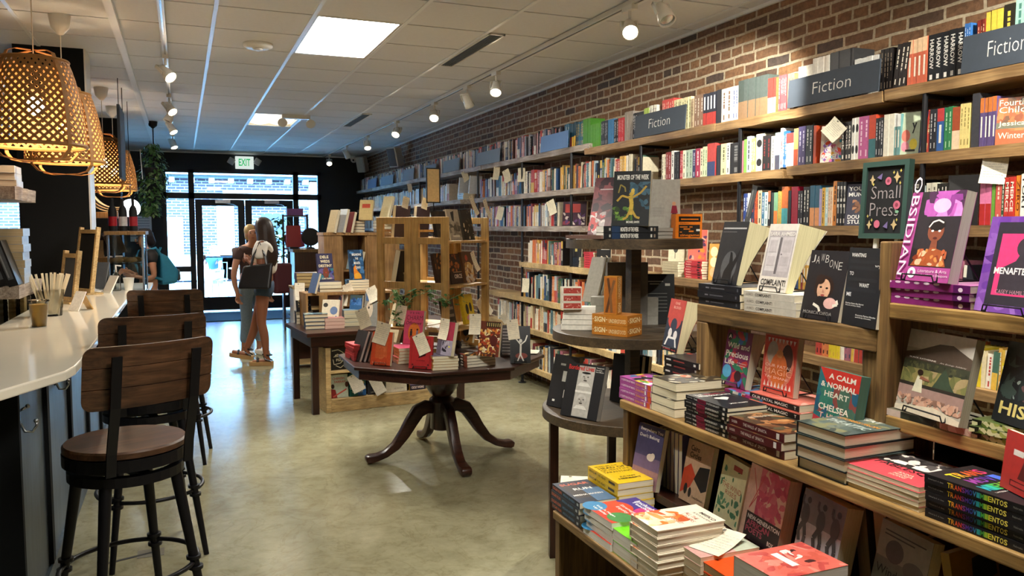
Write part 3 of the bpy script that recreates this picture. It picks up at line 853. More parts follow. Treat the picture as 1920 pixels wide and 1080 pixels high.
def fill(z, y0, y1, pal, hr=(.19, .225), tr=(.014, .03), seed=0, gap=.04, x=XBK, d=.14):
    rg = random.Random(seed); y = y1
    while y > y0:
        c = rg.choice(pal); n = rg.choice((1, 1, 1, 2, 2, 3)); t = rg.uniform(*tr); h = rg.uniform(*hr)
        c2 = rg.choice(('#f2ead6', '#15131a', '#e8e2d2', '#b8433a', '#2f4f6a', '#d8b04a')); kd = rg.choice(('t', 't', 't', 'b', 'm', None))
        for i in range(n):
            y -= t
            if y < y0: break
            mass_book(x + rg.uniform(0, .012), y, z, d, h, t * .97, c, spine_art(kd, c2), rg.choice((0, 0, 0, 0, .05)))
        if rg.random() < gap: y -= rg.uniform(.02, .07)
B, W_ = '#17151a', '#ece6d8'
run(1, Z1, 1648, [
  (1300, 1318, 3, '#8a6a55', '#d8cdb8', 't', .215, ''), (1318, 1342, 4, '#1d2030', '#b8352c', 'x', .21, ''), (1342, 1352, 1, '#23242c', B, None, .215, ''), (1352, 1372, 2, '#ddd3c2', '#7a5a44', 't', .21, ''),
  (1372, 1383, 2, '#dfe0e6', '#35498a', 't', .212, ''), (1383, 1394, 1, '#3b4741', '#8a6a4a', 'b', .235, ''), (1394, 1438, 6, '#4a5450', '#8f6f50', 'b', .235, ''), (1438, 1454, 3, '#b6382f', '#e2d6bd', 'b', .205, ''),
  (1454, 1459, 1, '#6e6a38', B, None, .2, ''), (1459, 1474, 5, '#c94a50', '#f0d8cc', 't', .205, ''),
  (1476, 1488, 2, '#b58a62', '#6b4c34', 't', .2, 'tan striped spine'),
  (1496, 1521, 3, '#e6ddcf', W_, None, .225, 'short cream spine above the large Fiction board'), (1522, 1553, 6, '#efe8dc', '#d8a080', None, .25, 'tall cream spine above the large Fiction board'),
  (1554, 1598, 8, '#3a3a3c', '#d8d4cc', 'b', .255, 'tall grey and white spine above the large Fiction board'),
  (1600, 1646, 8, '#e8e6e2', B, None, .19, 'short white spine under the yellow cover'),
  (1650, 1672, 4, '#1e1a1a', '#8a7a6a', 't', .205, 'black spine right of the Fiction board'), (1673, 1698, 3, '#241d1c', '#efe6d4', '/t', .21, 'leaning black spine with white letters'),
  (1701, 1737, 4, '#d0674a', '#efc9a0', 'm', .215, 'orange spine'), (1738, 1806, 5, '#1b1d22', '#e6e2da', '=HARROW', .215, 'black spine with HARROW lettering'), (1806, 1817, 3, '#3568a8', '#d8e4f0', 't', .225, 'blue spine beside the right-hand board'),
  (1830, 1845, 3, '#7a2a22', '#e6c8a0', 't', .225, 'dark red spine above the right-hand sign'), (1845, 1878, 3, '#d8c04a', B, 'b', .25, 'yellow spine above the right-hand sign'),
  (1879, 1899, 1, '#2a251f', '#d8c04a', 't', .26, 'fat black and yellow spine above the right-hand board'), (1900, 1935, 2, '#9fc4b8', '#4a7a70', 't', .285, 'pale teal spine in the corner')])
run(2, Z2, 1576, [(1473, 1487, 1, '#d8dbe6', '#b0413a', 'm', .19, 'pale spine with a red cap'), (1487, 1495, 1, '#e2b866', '#b04a2a', 'b', .21, 'yellow and orange spine'),
  (1495, 1509, 2, '#4b4070', '#c8c0dc', 't', .215, 'purple spine'), (1510, 1523, 2, '#1d2a33', '#e0e0dc', 't', .215, 'dark teal spine with pale letters'), (1524, 1529, 1, '#c8502f', W_, None, .21, 'thin red-orange spine beside the rainbow cover'),
  (1577, 1596, 3, '#1f1a1c', '#efe8dc', '=stock', .2, 'black spine with white script'), (1596, 1608, 2, '#efebe2', '#1a181a', 'o', .215, 'white spine with black ovals'), (1608, 1628, 2, '#c05a94', '#efc8dc', 't', .215, 'pink spine'),
  (1628, 1641, 1, '#c4452c', '#2f6a70', 'b', .215, 'red spine with teal foot'), (1641, 1655, 3, '#23262c', '#d8d8d8', 't', .195, 'slim dark spine'), (1656, 1675, 2, '#ece6d4', '#c8bfa0', None, .205, 'plain cream spine'),
  (1675, 1688, 2, '#6fa0a0', '#f0f0ec', 'm', .2, 'teal and white spine'), (1722, 1730, 1, '#1f2d5c', '#e8e8f0', '/t', .19, 'leaning navy spine'), (1730, 1741, 1, '#cf4a3c', '#f0d8a0', '/t', .195, 'leaning red spine'),
  (1742, 1755, 2, '#33343a', '#d8d8d4', 't', .195, 'charcoal spine with pale letters'), (1755, 1768, 1, '#2f5a9a', '#c04040', 'm', .195, 'blue spine with red cap'), (1769, 1784, 2, '#2f7a4c', '#a8d0a8', 't', .195, 'green spine'),
  (1784, 1799, 1, '#a04a2c', '#e2c8a8', 'b', .19, 'rust spine'), (1799, 1818, 3, '#dcc882', '#8a7a40', 't', .2, 'pale yellow spine'), (1821, 1835, 1, '#3c3c42', B, None, .235, 'tall charcoal spine'), (1836, 1866, 4, '#5a4a78', '#c8743a', 'm', .21, 'purple and orange spine')])
run(2, Z2 - .012, 9999, [(1240, 1248, 2, '#e2d8bf', B, 't', .19, ''), (1248, 1257, 2, '#8a2f2a', '#caa', 't', .2, ''), (1258, 1263, 1, '#dcd8d0', B, 't', .205, ''), (1263, 1273, 2, B, '#555', 't', .195, ''), (1274, 1280, 2, '#b5323a', '#f0d8d0', 't', .195, ''),
  (1280, 1285, 1, '#e6dcc0', B, 't', .195, ''), (1285, 1297, 2, '#a8b8a4', '#586858', 't', .195, ''), (1297, 1303, 1, '#33345c', '#c8c8d8', 't', .19, ''), (1303, 1312, 1, '#a02846', '#f0c8c8', 't', .195, ''), (1312, 1317, 1, '#e4d8ba', B, 't', .19, ''),
  (1317, 1325, 2, '#c4cfa8', '#5a6a4a', 't', .2, ''), (1325, 1340, 2, '#b8433f', '#33406a', 'b', .215, ''), (1343, 1350, 1, '#23232b', B, None, .195, ''), (1350, 1361, 1, '#e0d8a4', '#6a6a4a', 't', .2, ''), (1361, 1367, 1, '#e6e2d8', B, 't', .2, ''), (1367, 1390, 1, '#18161a', '#777', 't', .195, ''),
  (1390, 1394, 1, '#d8788c', B, None, .2, ''), (1394, 1400, 1, '#8cc060', B, None, .205, ''), (1400, 1407, 1, '#bcd4d8', B, 't', .22, ''), (1407, 1415, 2, '#e0b070', '#fff', 't', .205, ''), (1416, 1428, 1, '#e6dcc0', B, 'o', .225, ''), (1428, 1444, 2, '#1d191b', '#7a2a2a', 't', .21, ''),
  (1444, 1451, 1, '#e4dcba', '#777', 't', .2, ''), (1452, 1461, 1, '#a8c4d0', '#445', 'x', .215, '')])
run(2, Z2, 9999, [(1462, 1467, 1, '#eee8e4', '#a33', 't', .225, ''), (1467, 1473, 2, '#2c68b4', '#eef', 't', .205, '')])
run(3, Z3, 1560, [(1393, 1401, 2, '#3a4c8a', '#eee', 't', .2, ''), (1401, 1407, 1, '#e8e4da', B, None, .2, ''), (1407, 1414, 1, '#2a3350', '#a44', 't', .205, ''), (1414, 1420, 2, '#b8502c', B, 't', .21, ''), (1420, 1427, 1, '#c8b494', B, 't', .215, ''),
  (1427, 1432, 1, '#3a6a8a', '#ddd', 't', .2, ''), (1432, 1439, 1, '#bcd0cc', '#567', 't', .2, ''), (1439, 1444, 1, '#1c1b20', '#c64', 'm', .205, ''), (1444, 1450, 1, '#2f3a3a', B, None, .195, ''), (1450, 1457, 1, '#7aa884', '#d87a3a', 'b', .195, ''), (1457, 1464, 2, '#d0b050', '#986', 't', .2, ''),
  (1464, 1476, 2, '#d8743c', '#4aa0a8', 'b', .225, ''), (1477, 1482, 1, '#22242c', B, None, .2, ''), (1482, 1495, 2, '#a8203c', '#d04a5a', None, .22, ''), (1495, 1504, 2, '#23222a', '#ddd', 't', .195, ''), (1504, 1516, 2, '#15141a', '#f4f0e4', 't', .215, ''), (1517, 1535, 2, '#2f5f78', '#e29a64', 'b', .22, ''),
  (1535, 1541, 1, '#b8a8d0', B, None, .2, ''), (1541, 1546, 1, '#d8a83a', B, 't', .205, ''), (1546, 1552, 1, '#b4d4dc', '#fff', 't', .205, ''), (1552, 1560, 2, '#e8d0b0', '#b86a4a', 't', .205, ''),
  (1560, 1567, 1, '#d8883a', '#2a1a10', 't', .235, 'tall orange spine with dark letters'), (1568, 1584, 3, '#17161b', '#d8d4cc', '=MF', .23, 'black spine with MF lettering'),
  (1700, 1709, 1, '#e4b48c', '#a87a5a', 't', .215, 'peach spine right of the Small Press board'), (1709, 1723, 1, '#18181c', '#e8e4da', '=RUINS', .215, 'black spine with white RUINS lettering'), (1724, 1732, 1, '#c4d0d4', B, 't', .185, 'pale blue spine'),
  (1734, 1755, 2, '#e2dcc8', '#6a6458', 't', .195, 'ivory spine beside the chalk board'), (1755, 1774, 3, '#24221f', '#efe8da', 't', .19, 'slim black spine left of the portrait'),
  (1836, 1857, 2, '#d878a0', '#b02c2a', 'b', .205, 'pink-topped red spine'), (1858, 1864, 1, '#6a9a3c', B, None, .2, 'green spine between red ones'), (1865, 1876, 1, '#c85a50', '#f0d0c0', 't', .21, 'coral spine under the paper note'), (1876, 1881, 1, '#33503a', '#d8d8c8', 't', .2, 'dark green spine'),
  (1881, 1901, 2, '#b8342c', '#f0e0d0', '=MERCE', .2, 'red spine with white letters'), (1902, 1911, 1, '#d8802c', '#5a1a10', '=ZERO', .205, 'orange spine with dark red letters'), (1913, 1924, 1, '#e6e2d8', '#1a181a', '=PORT', .21, 'white spine with black letters at the right edge')])
PM = ['#d8ccb0', '#e6dcc4', '#c8bca8', '#b8433a', '#35507a', '#5f7f8a', '#2a2a32', '#d8a850', '#8a3a3a', '#b8c4c8', '#e0d0a8', '#7a5a4a', '#d07a4a', '#4a6a5a', '#f0e8d8', '#a8687a', '#1d1b20']
PC = ['#e6dcc4', '#efe6d2', '#d8ccb8', '#c8ccd0', '#e8e0d0', '#b8a898', '#6f8494', '#4a5a6a', '#c8b094', '#8a6a6a', '#f0ead8', '#3a3a42', '#a8b4b8']
PD = ['#3a3a44', '#5a3a3a', '#8a8a94', '#2a3a5a', '#b8342c', '#c8c0b4', '#1d1b20', '#6a4a5a', '#d0a0a0', '#4a5a7a', '#202028']
# top shelf, colour groups seen left of the smaller Fiction board
for x0, x1, n, c, c2, k, h in ((1196, 1206, 1, '#23242c', B, None, .2), (1186, 1196, 4, '#20222a', '#eee', 't', .2), (1170, 1186, 5, '#9a8f84', '#bfb4a8', None, .225), (1158, 1169, 4, '#c0323a', '#e8a0a0', 't', .19), (1150, 1158, 3, '#1e1d22', '#ddd', 't', .19),
        (1139, 1150, 4, '#3f7aa8', '#a8d0e8', None, .2), (1126, 1139, 4, '#2c3038', '#aaa', 't', .2), (1106, 1126, 8, '#5a9a34', '#b8e080', None, .195), (1092, 1106, 3, '#4f8f30', '#9c6', None, .215)):
    run(1, Z1 if x0 > 1094 else Z1f, 9999, [(x0, x1, n, c, c2, k, h, '')])
for x0, x1, n, c, c2, k, h in ((1206, 1216, 4, '#a8c058', '#586828', None, .215), (1216, 1230, 5, '#e8e0d0', B, 't', .225), (1240, 1262, 6, '#cf4a44', '#f0d0b8', 't', .24), (1262, 1294, 8, '#e2d8a8', '#5a5a40', 't', .22), (1294, 1300, 2, '#c8b090', '#6a4a30', 't', .2)):
    run(1, Z1, 9999, [(x0, x1, n, c, c2, k, h, '')])
fill(Z1f, 6.15, 6.55, ['#2f5f78', '#23485c', '#3a6a84'], seed=2, hr=(.2, .22)); fill(Z1f, 6.55, 8.9, PD, seed=3, tr=(.012, .026)); fill(Z1f, 8.9, 15.4, PD + PC, seed=4, tr=(.012, .026))
fill(Z2 - .004, 5.35, 8.75, PM, seed=5); fill(Z2 - .012, 5.2, 5.32, PM, seed=15); fill(Z2f - .03, 9.9, 15.4, PC, seed=6)
fill(Z3 + .005, 6.66, 9.1, PM, seed=7); fill(Z3 - .02, 9.7, 15.3, PC, seed=8)
fill(Z4, 6.55, 7.35, PM, seed=9, hr=(.19, .23)); fill(Z5, 5.7, 7.55, PM, seed=10, hr=(.2, .25)); fill(Z6, 4.75, 8.2, PM, seed=11, hr=(.19, .24)); fill(Z7, 4.3, 7.9, PM, seed=12, hr=(.2, .26))
fill(Z4, 2.5, 3.75, PM, seed=13, hr=(.17, .2)); fill(Z5, 1.0, 3.4, PM + ['#d8c030', '#d8c030'], seed=14, hr=(.15, .19)); fill(Z4, .6, 2.3, PM, seed=16, hr=(.17, .2))
# face-out books on the wall shelves
def wallface(x0, x1, z, h, col, label, cov, rz=-1.1, lean=.08, t=.022, **k):
    y = py_at(x0, z + .1); p = Vector((XBK, y, z)); d = Vector((math.cos(rz), math.sin(rz), 0))
    w = max(.04, solve(lambda q: pr(p + d * q)[0], .02, .4, x1))
    return book(w, h, t, col, label, cov, M=T(p.x, p.y, z + .001) @ RZ(rz) @ RX(-lean), **k)
wallface(1538, 1578, Z2, .2, '#f0d8c8', 'face-out book with rainbow paint streaks under the diamond card, second wall shelf', [('n', 40, 0, 0, 1, .62, .16, ['#f2b23a', '#e8593a', '#4ab0d0', '#e87aa8', '#f4f0e8', '#9a6ac0'], 3), ('t', 'GINA', .2, .3, .8, .45, '#fff'), ('t', 'SORELL', .08, .1, .92, .24, '#fff')])
wallface(1687, 1722, Z2, .205, '#b9c4a8', 'face-out green book with pink and yellow circles on the second wall shelf', [('e', .3, .45, .22, .14, '#e07a6a'), ('e', .7, .25, .2, .13, '#e8d24a'), ('e', .28, .2, .2, .12, '#e08a9a'), ('t', 'y', .6, .5, .85, .75, '#2a2a2a'), ('r', .3, .08, .8, .13, '#2a2a20')])
wallface(1867, 1926, Z2, .2, '#a85a34', 'face-out rust-coloured book with cream Fourth Child title at the right edge', [('n', 30, 0, .3, 1, 1, .2, ['#8a4a2c', '#b86a3c', '#6a4a34', '#c87a48'], 5), ('r', 0, .35, 1, .48, '#6b6a58')] + [('t', s, .08, v, .9, v + .13, '#f0e0c4', 0) for s, v in (('Fourth', .83), ('Child', .68), ('Jessica', .38), ('Winter', .14))])
wallface(1584, 1636, Z3, .215, '#4a4a58', 'face-out grey Young Mungo book left of the Small Press board', [('n', 12, .25, .3, .8, .62, .12, ['#b8886a', '#8a6450', '#d0a888', '#6a4a40'], 4)] + [('t', s, .1, v, .95, v + .1, '#f2f0ea') for s, v in (('YOUNG', .84), ('MUNGO', .7), ('DOUGLAS', .16), ('STUART', .04))])
wallface(1775, 1832, Z3, .225, '#2e2c2c', 'face-out dark book with a portrait of a head, third wall shelf', [('e', .5, .5, .2, .2, '#9a6a4a'), ('e', .5, .66, .19, .06, '#2a1c16'), ('e', .42, .52, .03, .012, '#1a1210'), ('e', .58, .52, .03, .012, '#1a1210'), ('p', [(.3, .1), (.7, .1), (.6, .35), (.4, .35)], '#8a5c40')])
wallface(1054, 1098, Z3 + .005, .22, '#3a2030', 'face-out purple and red illustrated book at the right end of a pale shelf', [('r', .1, .55, .75, .9, '#a8403c'), ('n', 22, .02, .05, .95, .55, .12, ['#5a3a6a', '#8a3a4a', '#c8b8b0', '#2a1a2a'], 6)])
MASS.build('shelved_books', ['print', 'pages'])
tag(D.objects['shelved_books'], 'rows of small book spines along the farther and lower wall shelves', 'books', kind='stuff')
# chalk sign boards along the top shelf
def sign(x0, x1, z, h, txt, label, col='slate', lean=.06, lw=.0):
    ya = py_at(x0, z + .1); yb = py_at(x1, z + .1); L = ya - yb
    M = T(XS_F - .005, ya, z + .002) @ RZ(-PI / 2) @ RX(-lean)
    o = G(); o.box(0, 0, 0, L, .008, h); s = o.build('shelf_sign', col, M=M); tag(s, label, 'sign', 'slate boards on the top wall shelf')
    if txt:
        g = G(); art(g, [('t', txt, .3, .32, .72, .72, '#d9d8d2', 2)], (0, -.0005, 0), (1, 0, 0), (0, 0, 1), (0, -1, 0), L, h, .0006); g.build('chalk_lettering', 'print', s)
sign(1487, 1659, Z1, .155, 'Fiction', 'large slate board chalked Fiction on the top wall shelf')
sign(1815, 1990, Z1, .16, 'Fiction', 'slate board at the upper right edge, its chalk word cut off')
sign(1198, 1293, Z1, .165, 'Fiction', 'smaller slate board chalked Fiction right of the green spines')
plain('slate_blue', '#5f7fae', .75); plain('slate_pale', '#77879a', .75)
sign(1020, 1071, Z1f, .15, '', 'light blue board on the top wall shelf left of the green spines', 'slate_blue')
sign(900, 942, Z1f, .145, '', 'grey board on the top wall shelf at the plank joint', 'slate_pale')
sign(836, 866, Z1f, .15, '', 'grey board on the top shelf above the tilted books on the second shelf', 'slate_pale')
sign(800, 822, Z1f, .15, '', 'grey board on the top shelf partly behind the upright paper sign', 'slate_pale')
sign(760, 780, Z1f, .17, '', 'grey-blue board on the top shelf left of the upright paper sign', 'slate_pale')
sign(718, 741, Z1f, .15, '', 'small grey board on the top shelf, second from the far end', 'slate_pale')
sign(693, 709, Z1f, .16, '', 'smallest blue board at the far end of the top shelf', 'slate_blue')
# paper notes tucked into the shelves
card('paper note turned as a diamond above the rainbow face-out book', 1563, 243, X=3.17, w=.1, h=.1, rz=-1.2, roll=PI / 4)
card('white paper note on the third shelf above the coral spine', 1863, 318, X=3.19, w=.1, h=.12, rz=-1.2, roll=.1)
for i, (x, y, r, z, lab) in enumerate(((1034, 389, -.4, 3.17, 'tilted note on the third shelf over white spines'), (872, 330, -.5, 3.17, 'tilted note at the left end of the pale second shelf'), (930, 325, .1, 3.17, 'brown paper note standing tall at the pale second shelf'),
        (950, 330, -.4, 3.17, 'tilted note second in from the left on the pale second shelf'), (977, 328, 0, 3.17, 'square note over yellow spines on the pale second shelf'), (985, 535, 0, 3.15, 'pale green note on the fifth shelf'), (768, 352, -.3, 3.17, 'small note on the far second shelf left of the paper sign'), (937, 400, .2, 3.17, 'note at the left end of the third shelf by the birch stand'))):
    card(lab, x, y, X=z, w=.09, h=.14, rz=-1.1, roll=r, col='#d8ceb4')
# the two tilted books at the end of the far second shelf and books lying there
for i, (px, r) in enumerate(((855, .28), (874, .3))):
    y = py_at(px, 1.95); book(.15, .22, .035, '#dfe2e6', ('left' if i == 0 else 'right') + ' one of two tilted pale books at the right end of the far second shelf', M=T(XBK, y - .1, Z2f + .03) @ RX(r), spine=spine_art('t', '#5a4a44'), group='tilted pale books on the far second shelf')
stack(3, 'pale blue-grey book', 'under the tilted far-shelf books', .15, .22, .026, '#b8c4d4', (XBK + .08, py_at(862, 1.95), Z2f - .03), 0, spine=spine_art('t', '#445a7a'))
# the Small Press chalkboard on the display unit top
def chalkboard():
    p = at(1612, 447, x=1.72); q = solve(lambda y: pr((1.72, y, 1.5))[0], .3, 3, 1697)
    L = p.y - q; h = .205
    M = T(1.72, p.y, 1.551) @ RZ(-PI / 2) @ RX(-.05)
    t = thing('chalkboard', 'green-framed chalkboard reading Small Press on top of the display unit', 'chalkboard', M=M)
    g = G(); f = .014
    for b in ((0, 0, L, f), (0, h - f, L, h), (0, f, f, h - f), (L - f, f, L, h - f)): g.box(b[0], -.006, b[1], b[2], .012, b[3])
    g.build('frame', 'slate_frame', t)
    g = G(); g.box(f, 0, f, L - f, .008, h - f); g.build('slate', 'black_matte', t)
    g = G(); P_ = '#c86a80'; Y_ = '#c8b080'; V_ = '#7a6a9a'
    def dia(u, v, s, c): return ('p', [(u, v + s * .6), (u + s * .25, v + s * .15), (u + s * .6, v), (u + s * .25, v - s * .15), (u, v - s * .6), (u - s * .25, v - s * .15), (u - s * .6, v), (u - s * .25, v + s * .15)], c)
    it = [('t', 'Small', .13, .52, .9, .71, '#a39a9a', 2), ('t', 'Press', .12, .26, .88, .46, '#a39a9a', 2), ('e', .57, .78, .08, .06, P_), ('e', .57, .78, .035, .025, '#8a4050'), ('e', .83, .42, .09, .065, P_), ('e', .83, .42, .04, .03, '#8a4050'), ('e', .85, .32, .05, .022, '#7fb090'),
          dia(.15, .81, .13, Y_), dia(.8, .83, .15, Y_), dia(.14, .13, .12, Y_), dia(.8, .13, .14, Y_), ('e', .35, .14, .08, .06, P_), ('p', [(.28, .84), (.42, .9), (.4, .8)], V_), ('p', [(.52, .1), (.64, .18), (.64, .07)], V_)]
    for u, v in ((.72, .9), (.9, .92), (.2, .74), (.9, .74), (.1, .26), (.22, .2), (.88, .2)): it.append(dia(u, v, .05, '#d0c060'))
    art(g, it, (f, -.0008, f), (1, 0, 0), (0, 0, 1), (0, -1, 0), L - 2 * f, h - 2 * f, .0002); g.build('chalk_drawing', 'print', t)
    g = G()
    for x in (L * .3, L * .75): g.box(x, .002, -.055, x + .012, .01, .002)
    g.build('support_leg', 'white_plastic', t)
chalkboard()
# ------------------------------------------------------------------ front display unit
XL1, ZL = 1.20, .572      # low shelf front edge, top
XT, ZT = 1.47, .952       # main tier
XB, ZB = 1.66, 1.315      # upper frame
ZS1, ZS2 = 1.10, 1.39
XD = 1.85; YE = 2.53; YN = .15
t = thing('display_unit', 'stepped rustic wooden display unit crowded with books at the front right', 'display unit', (XL1, YE, 0))
def part(name, boxes, mat, bev=.004):
    g = G()
    for b in boxes: g.box(b[0] - XL1, b[1] - YE, b[2], b[3] - XL1, b[4] - YE, b[5])
    o = g.build(name, mat, t, bevel=bev); return o
part('low_shelf', [(XL1, YN, ZL - .03, 1.8, YE, ZL)], 'wood_rustic')
part('tier_shelf', [(XT, YN, ZT - .032, XD, YE, ZT)], 'wood_honey')
part('ledge', [(1.5, YN, .63, XD - .03, YE - .04, .66)], 'wood_dark')
part('end_panel', [(XL1 + .01, YE - .035, 0, XD, YE, ZL - .031), (XT + .015, YE - .035, ZL, XD, YE, ZT - .033)], 'wood_fixture')
part('back_panel', [(XD - .03, YN, 0, XD, YE - .036, ZT - .033)], 'wood_fixture')
part('top_beam', [(XB, 1.546, ZB - .06, XD, 2.33, ZB)], 'wood_rustic')
part('side_panel', [(XB, 2.27, ZT, XD, 2.33, ZB - .061)], 'wood_rustic_z')
part('post', [(XB + .01, 1.546, ZT, XB + .06, 1.60, ZB - .061)], 'wood_rustic_z')
part('divider_panel', [(XB, 1.51, ZT, XD - .01, 1.545, 1.545)], 'wood_rustic_z')
part('upper_shelf', [(XB, YN, ZS2 - .04, XD, 1.509, ZS2)], 'wood_honey')
part('middle_shelf', [(XB, YN, ZS1 - .035, XD, 1.509, ZS1)], 'wood_honey')
part('bay_dark_sheet', [(XD - .012, YN, ZT, XD, 1.509, ZS1 - .036)], 'black_matte')  # black sheet added so the bay under the middle shelf looks dark
part('near_panel', [(XB, YN - .03, ZT, XD, YN, 1.545), (XL1 + .01, YN - .03, 0, XD, YN, ZT - .033)], 'wood_fixture')

def yat(px, py, X): return at(px, py, x=X).y
def foot0(px, py, X, z, w, h):   # spine toward the aisle
    return (X + w / 2, yat(px, py, X) - h / 2, z)
def foot9(px, py, X, z, w, h):   # tail toward the aisle
    return (X + h / 2, yat(px, py, X) - w / 2, z)
R9 = -PI / 2
def bars(u, v, n, col, w=.5, s=1):   # small type too fine to read
    rg = random.Random(s); out = []
    for i in range(n):
        x = u
        while x < u + w * (.75 + .25 * rg.random()):
            L = .03 + .06 * rg.random(); out.append(('r', x, v - i * .045, x + L, v - i * .045 + .018, col)); x += L + .02
    return out
# --- stacks on the main tier
stack(7, 'black paperback', 'behind the purple pile', .15, .216, .0215, '#1a1719', (1.655 + .075, YE - .115, ZT), 0, cov=[('n', 14, 0, 0, 1, 1, .16, ['#c0392b', '#1a1719', '#e8e0d8', '#3a3a48'], 2)],
      spine=[('r', .06, .35, .2, .62, '#d8d4cc'), ('r', .28, .38, .6, .6, '#8a3a34'), ('r', .86, .3, .92, .7, '#d8d4cc')], seed=2)
stack(4, 'purple paperback', 'at the far front corner of the tier', .14, .216, .0195, '#a34b92', foot0(1160, 738, 1.485, ZT, .14, .216), 0, cov=[('n', 60, 0, 0, 1, 1, .16, ['#d8b23a', '#c8502f', '#3a6a9a', '#e8e2d0', '#5a8a3a', '#23202a', '#8a3a5a'], 4)],
      spine=[('t', 'A QUESTION OF SPIRITS', .05, .3, .5, .72, '#f0d8e8'), ('t', 'DONNA HOPE', .53, .3, .8, .72, '#e8a03a'), ('r', .82, .15, .86, .85, '#f0f0f0'), ('r', .9, 0, 1, 1, '#d0562c')], seed=3)
stack(4, 'thick cream-paged paperback', 'beside the purple pile on the tier', .145, .21, .0285, '#3d352a', foot9(1222, 765, 1.49, ZT, .145, .21), R9, cov=[('n', 30, 0, 0, 1, 1, .12, ['#6a5a44', '#2a2a28', '#8a7a5a', '#c8c0a8'], 5), ('e', .3, .5, .16, .08, '#c8582c'), ('e', .36, .52, .06, .04, '#e8b49a')], seed=4)
HS = [('t', 'JANE WARD', .04, .35, .17, .68, '#c9c4c0'), ('t', 'THE', .2, .3, .29, .72, '#f2efe8'), ('r', .3, 0, .5, 1, '#8a1f3f'), ('t', 'TRAGEDY', .32, .3, .48, .7, '#3a1020'), ('t', 'OF HETEROSEXUALITY', .51, .25, .82, .75, '#f2efe8'), ('r', .9, .2, .95, .8, '#e8e4dc')]
HC_ = [('t', 'THE', .1, .86, .3, .92, '#f0ece4'), ('t', 'TRAGEDY OF', .34, .86, .9, .92, '#b8324a'), ('t', 'HETEROSEXUALITY', .1, .76, .93, .83, '#f0ece4'), ('e', .42, .6, .1, .06, '#f0ece4'), ('e', .56, .6, .1, .06, '#f0ece4'), ('p', [(.33, .58), (.65, .58), (.49, .46)], '#f0ece4'), ('t', 'JANE WARD', .3, .2, .75, .26, '#f0ece4')]
stack(7, 'black paperback with a crimson spine block', 'on the tier', .152, .216, .0125, '#1b1a1d', foot0(1284, 785, 1.485, ZT, .152, .216), 0, cov=HC_, spine=HS, seed=5)
stack(3, 'maroon-spined paperback with a brown painted cover', 'on the tier', .17, .235, .0235, '#571a20', foot0(1365, 822, 1.485, ZT, .17, .235), 0, cov=[('r', 0, 0, 1, 1, '#33241a'), ('n', 110, 0, 0, 1, 1, .14, ['#4a3322', '#6a4428', '#2a1c14', '#8a5c34', '#a8764a', '#3a2a1e', '#4a4a34'], 6), ('e', .55, .5, .25, .1, '#9a6238'), ('e', .62, .53, .12, .05, '#c08a54'), ('t', 'THE WALLS OF SPARTA', .2, .78, .8, .84, '#d8ccb8')],
      spine=[('t', 'SASSER', .05, .35, .16, .66, '#d8c4c0'), ('t', 'THE WALLS', .27, .32, .47, .7, '#efe2d8', 0), ('t', 'of', .49, .32, .53, .75, '#efe2d8', 3), ('t', 'SPARTA', .55, .32, .7, .7, '#efe2d8', 0), ('r', .87, .15, .92, .85, '#f0ece8')], seed=6)
stack(4, 'dark-jacketed hardcover with orange title band', 'on the tier', .165, .24, .0305, '#20292b', foot9(1492, 880, 1.478, ZT, .165, .24), R9, hc=True, pages='#efe4c8', cov=[('r', 0, 0, 1, 1, '#4f5c58'), ('n', 50, 0, 0, 1, 1, .2, ['#3f4a44', '#6a7468', '#7a7a58', '#55625c'], 7), ('t', 'WILLIAM', .1, .82, .9, .93, '#d8d8cc'), ('t', 'GAY', .3, .68, .7, .79, '#d8d8cc'), ('t', 'STORIES FROM', .1, .5, .9, .57, '#d8943c'), ('t', 'THE ATTIC', .1, .32, .9, .44, '#b9c4bc')], spine_col='#16181a', seed=8)
stack(5, 'thin coral-red paperback with a dark drawing', 'on the tier', .205, .215, .0105, '#e2d4b8', foot9(1588, 930, 1.49, ZT, .205, .215), R9, cov=[('r', 0, 0, 1, 1, '#cf4a54'), ('r', .0, .45, .8, .95, '#35302f'), ('n', 60, 0, .5, .85, 1, .1, ['#1f1c1c', '#5a5452', '#e8dcd0', '#35302f'], 8), ('e', .8, .9, .06, .03, '#f4e0d4'), ('e', .55, .93, .09, .025, '#f4e0d4'), ('p', [(.2, .5), (.35, .52), (.3, .64), (.15, .62)], '#f0e6dc'), ('p', [(.45, .5), (.6, .5), (.56, .64), (.42, .62)], '#f0e6dc'), ('t', 'FABLESQUE', .06, .33, .98, .45, '#1c1416', 0), ('t', 'ANNA', .5, .22, .72, .27, '#f0c8b0'), ('t', 'MARIA', .5, .155, .76, .205, '#f0c8b0'), ('t', 'HONG', .5, .09, .72, .14, '#f0c8b0')], seed=9)
RB = ['#f0d22a', '#e8952a', '#e0582c', '#d8403a', '#8a3a8a', '#5a3a9a', '#3a4aa8', '#3a8ac0', '#2a9aa0', '#4aa84a', '#9ac43a', '#e0dc3a', '#f0e060', '#f0e060']
def rainbow(txt, x0, x1, v0, v1):
    n = len(txt); d = (x1 - x0) / n
    return [('t', c, x0 + d * i + d * .05, v0, x0 + d * (i + 1) - d * .06, v1, RB[min(len(RB) - 1, i)]) for i, c in enumerate(txt)]
def word(txt, x0, x1, v0, v1, cols):
    n = len(txt); d = (x1 - x0) / n
    return [('t', c, x0 + d * i + d * .04, v0, x0 + d * (i + 1) - d * .05, v1, cols[i % len(cols)]) for i, c in enumerate(txt)]
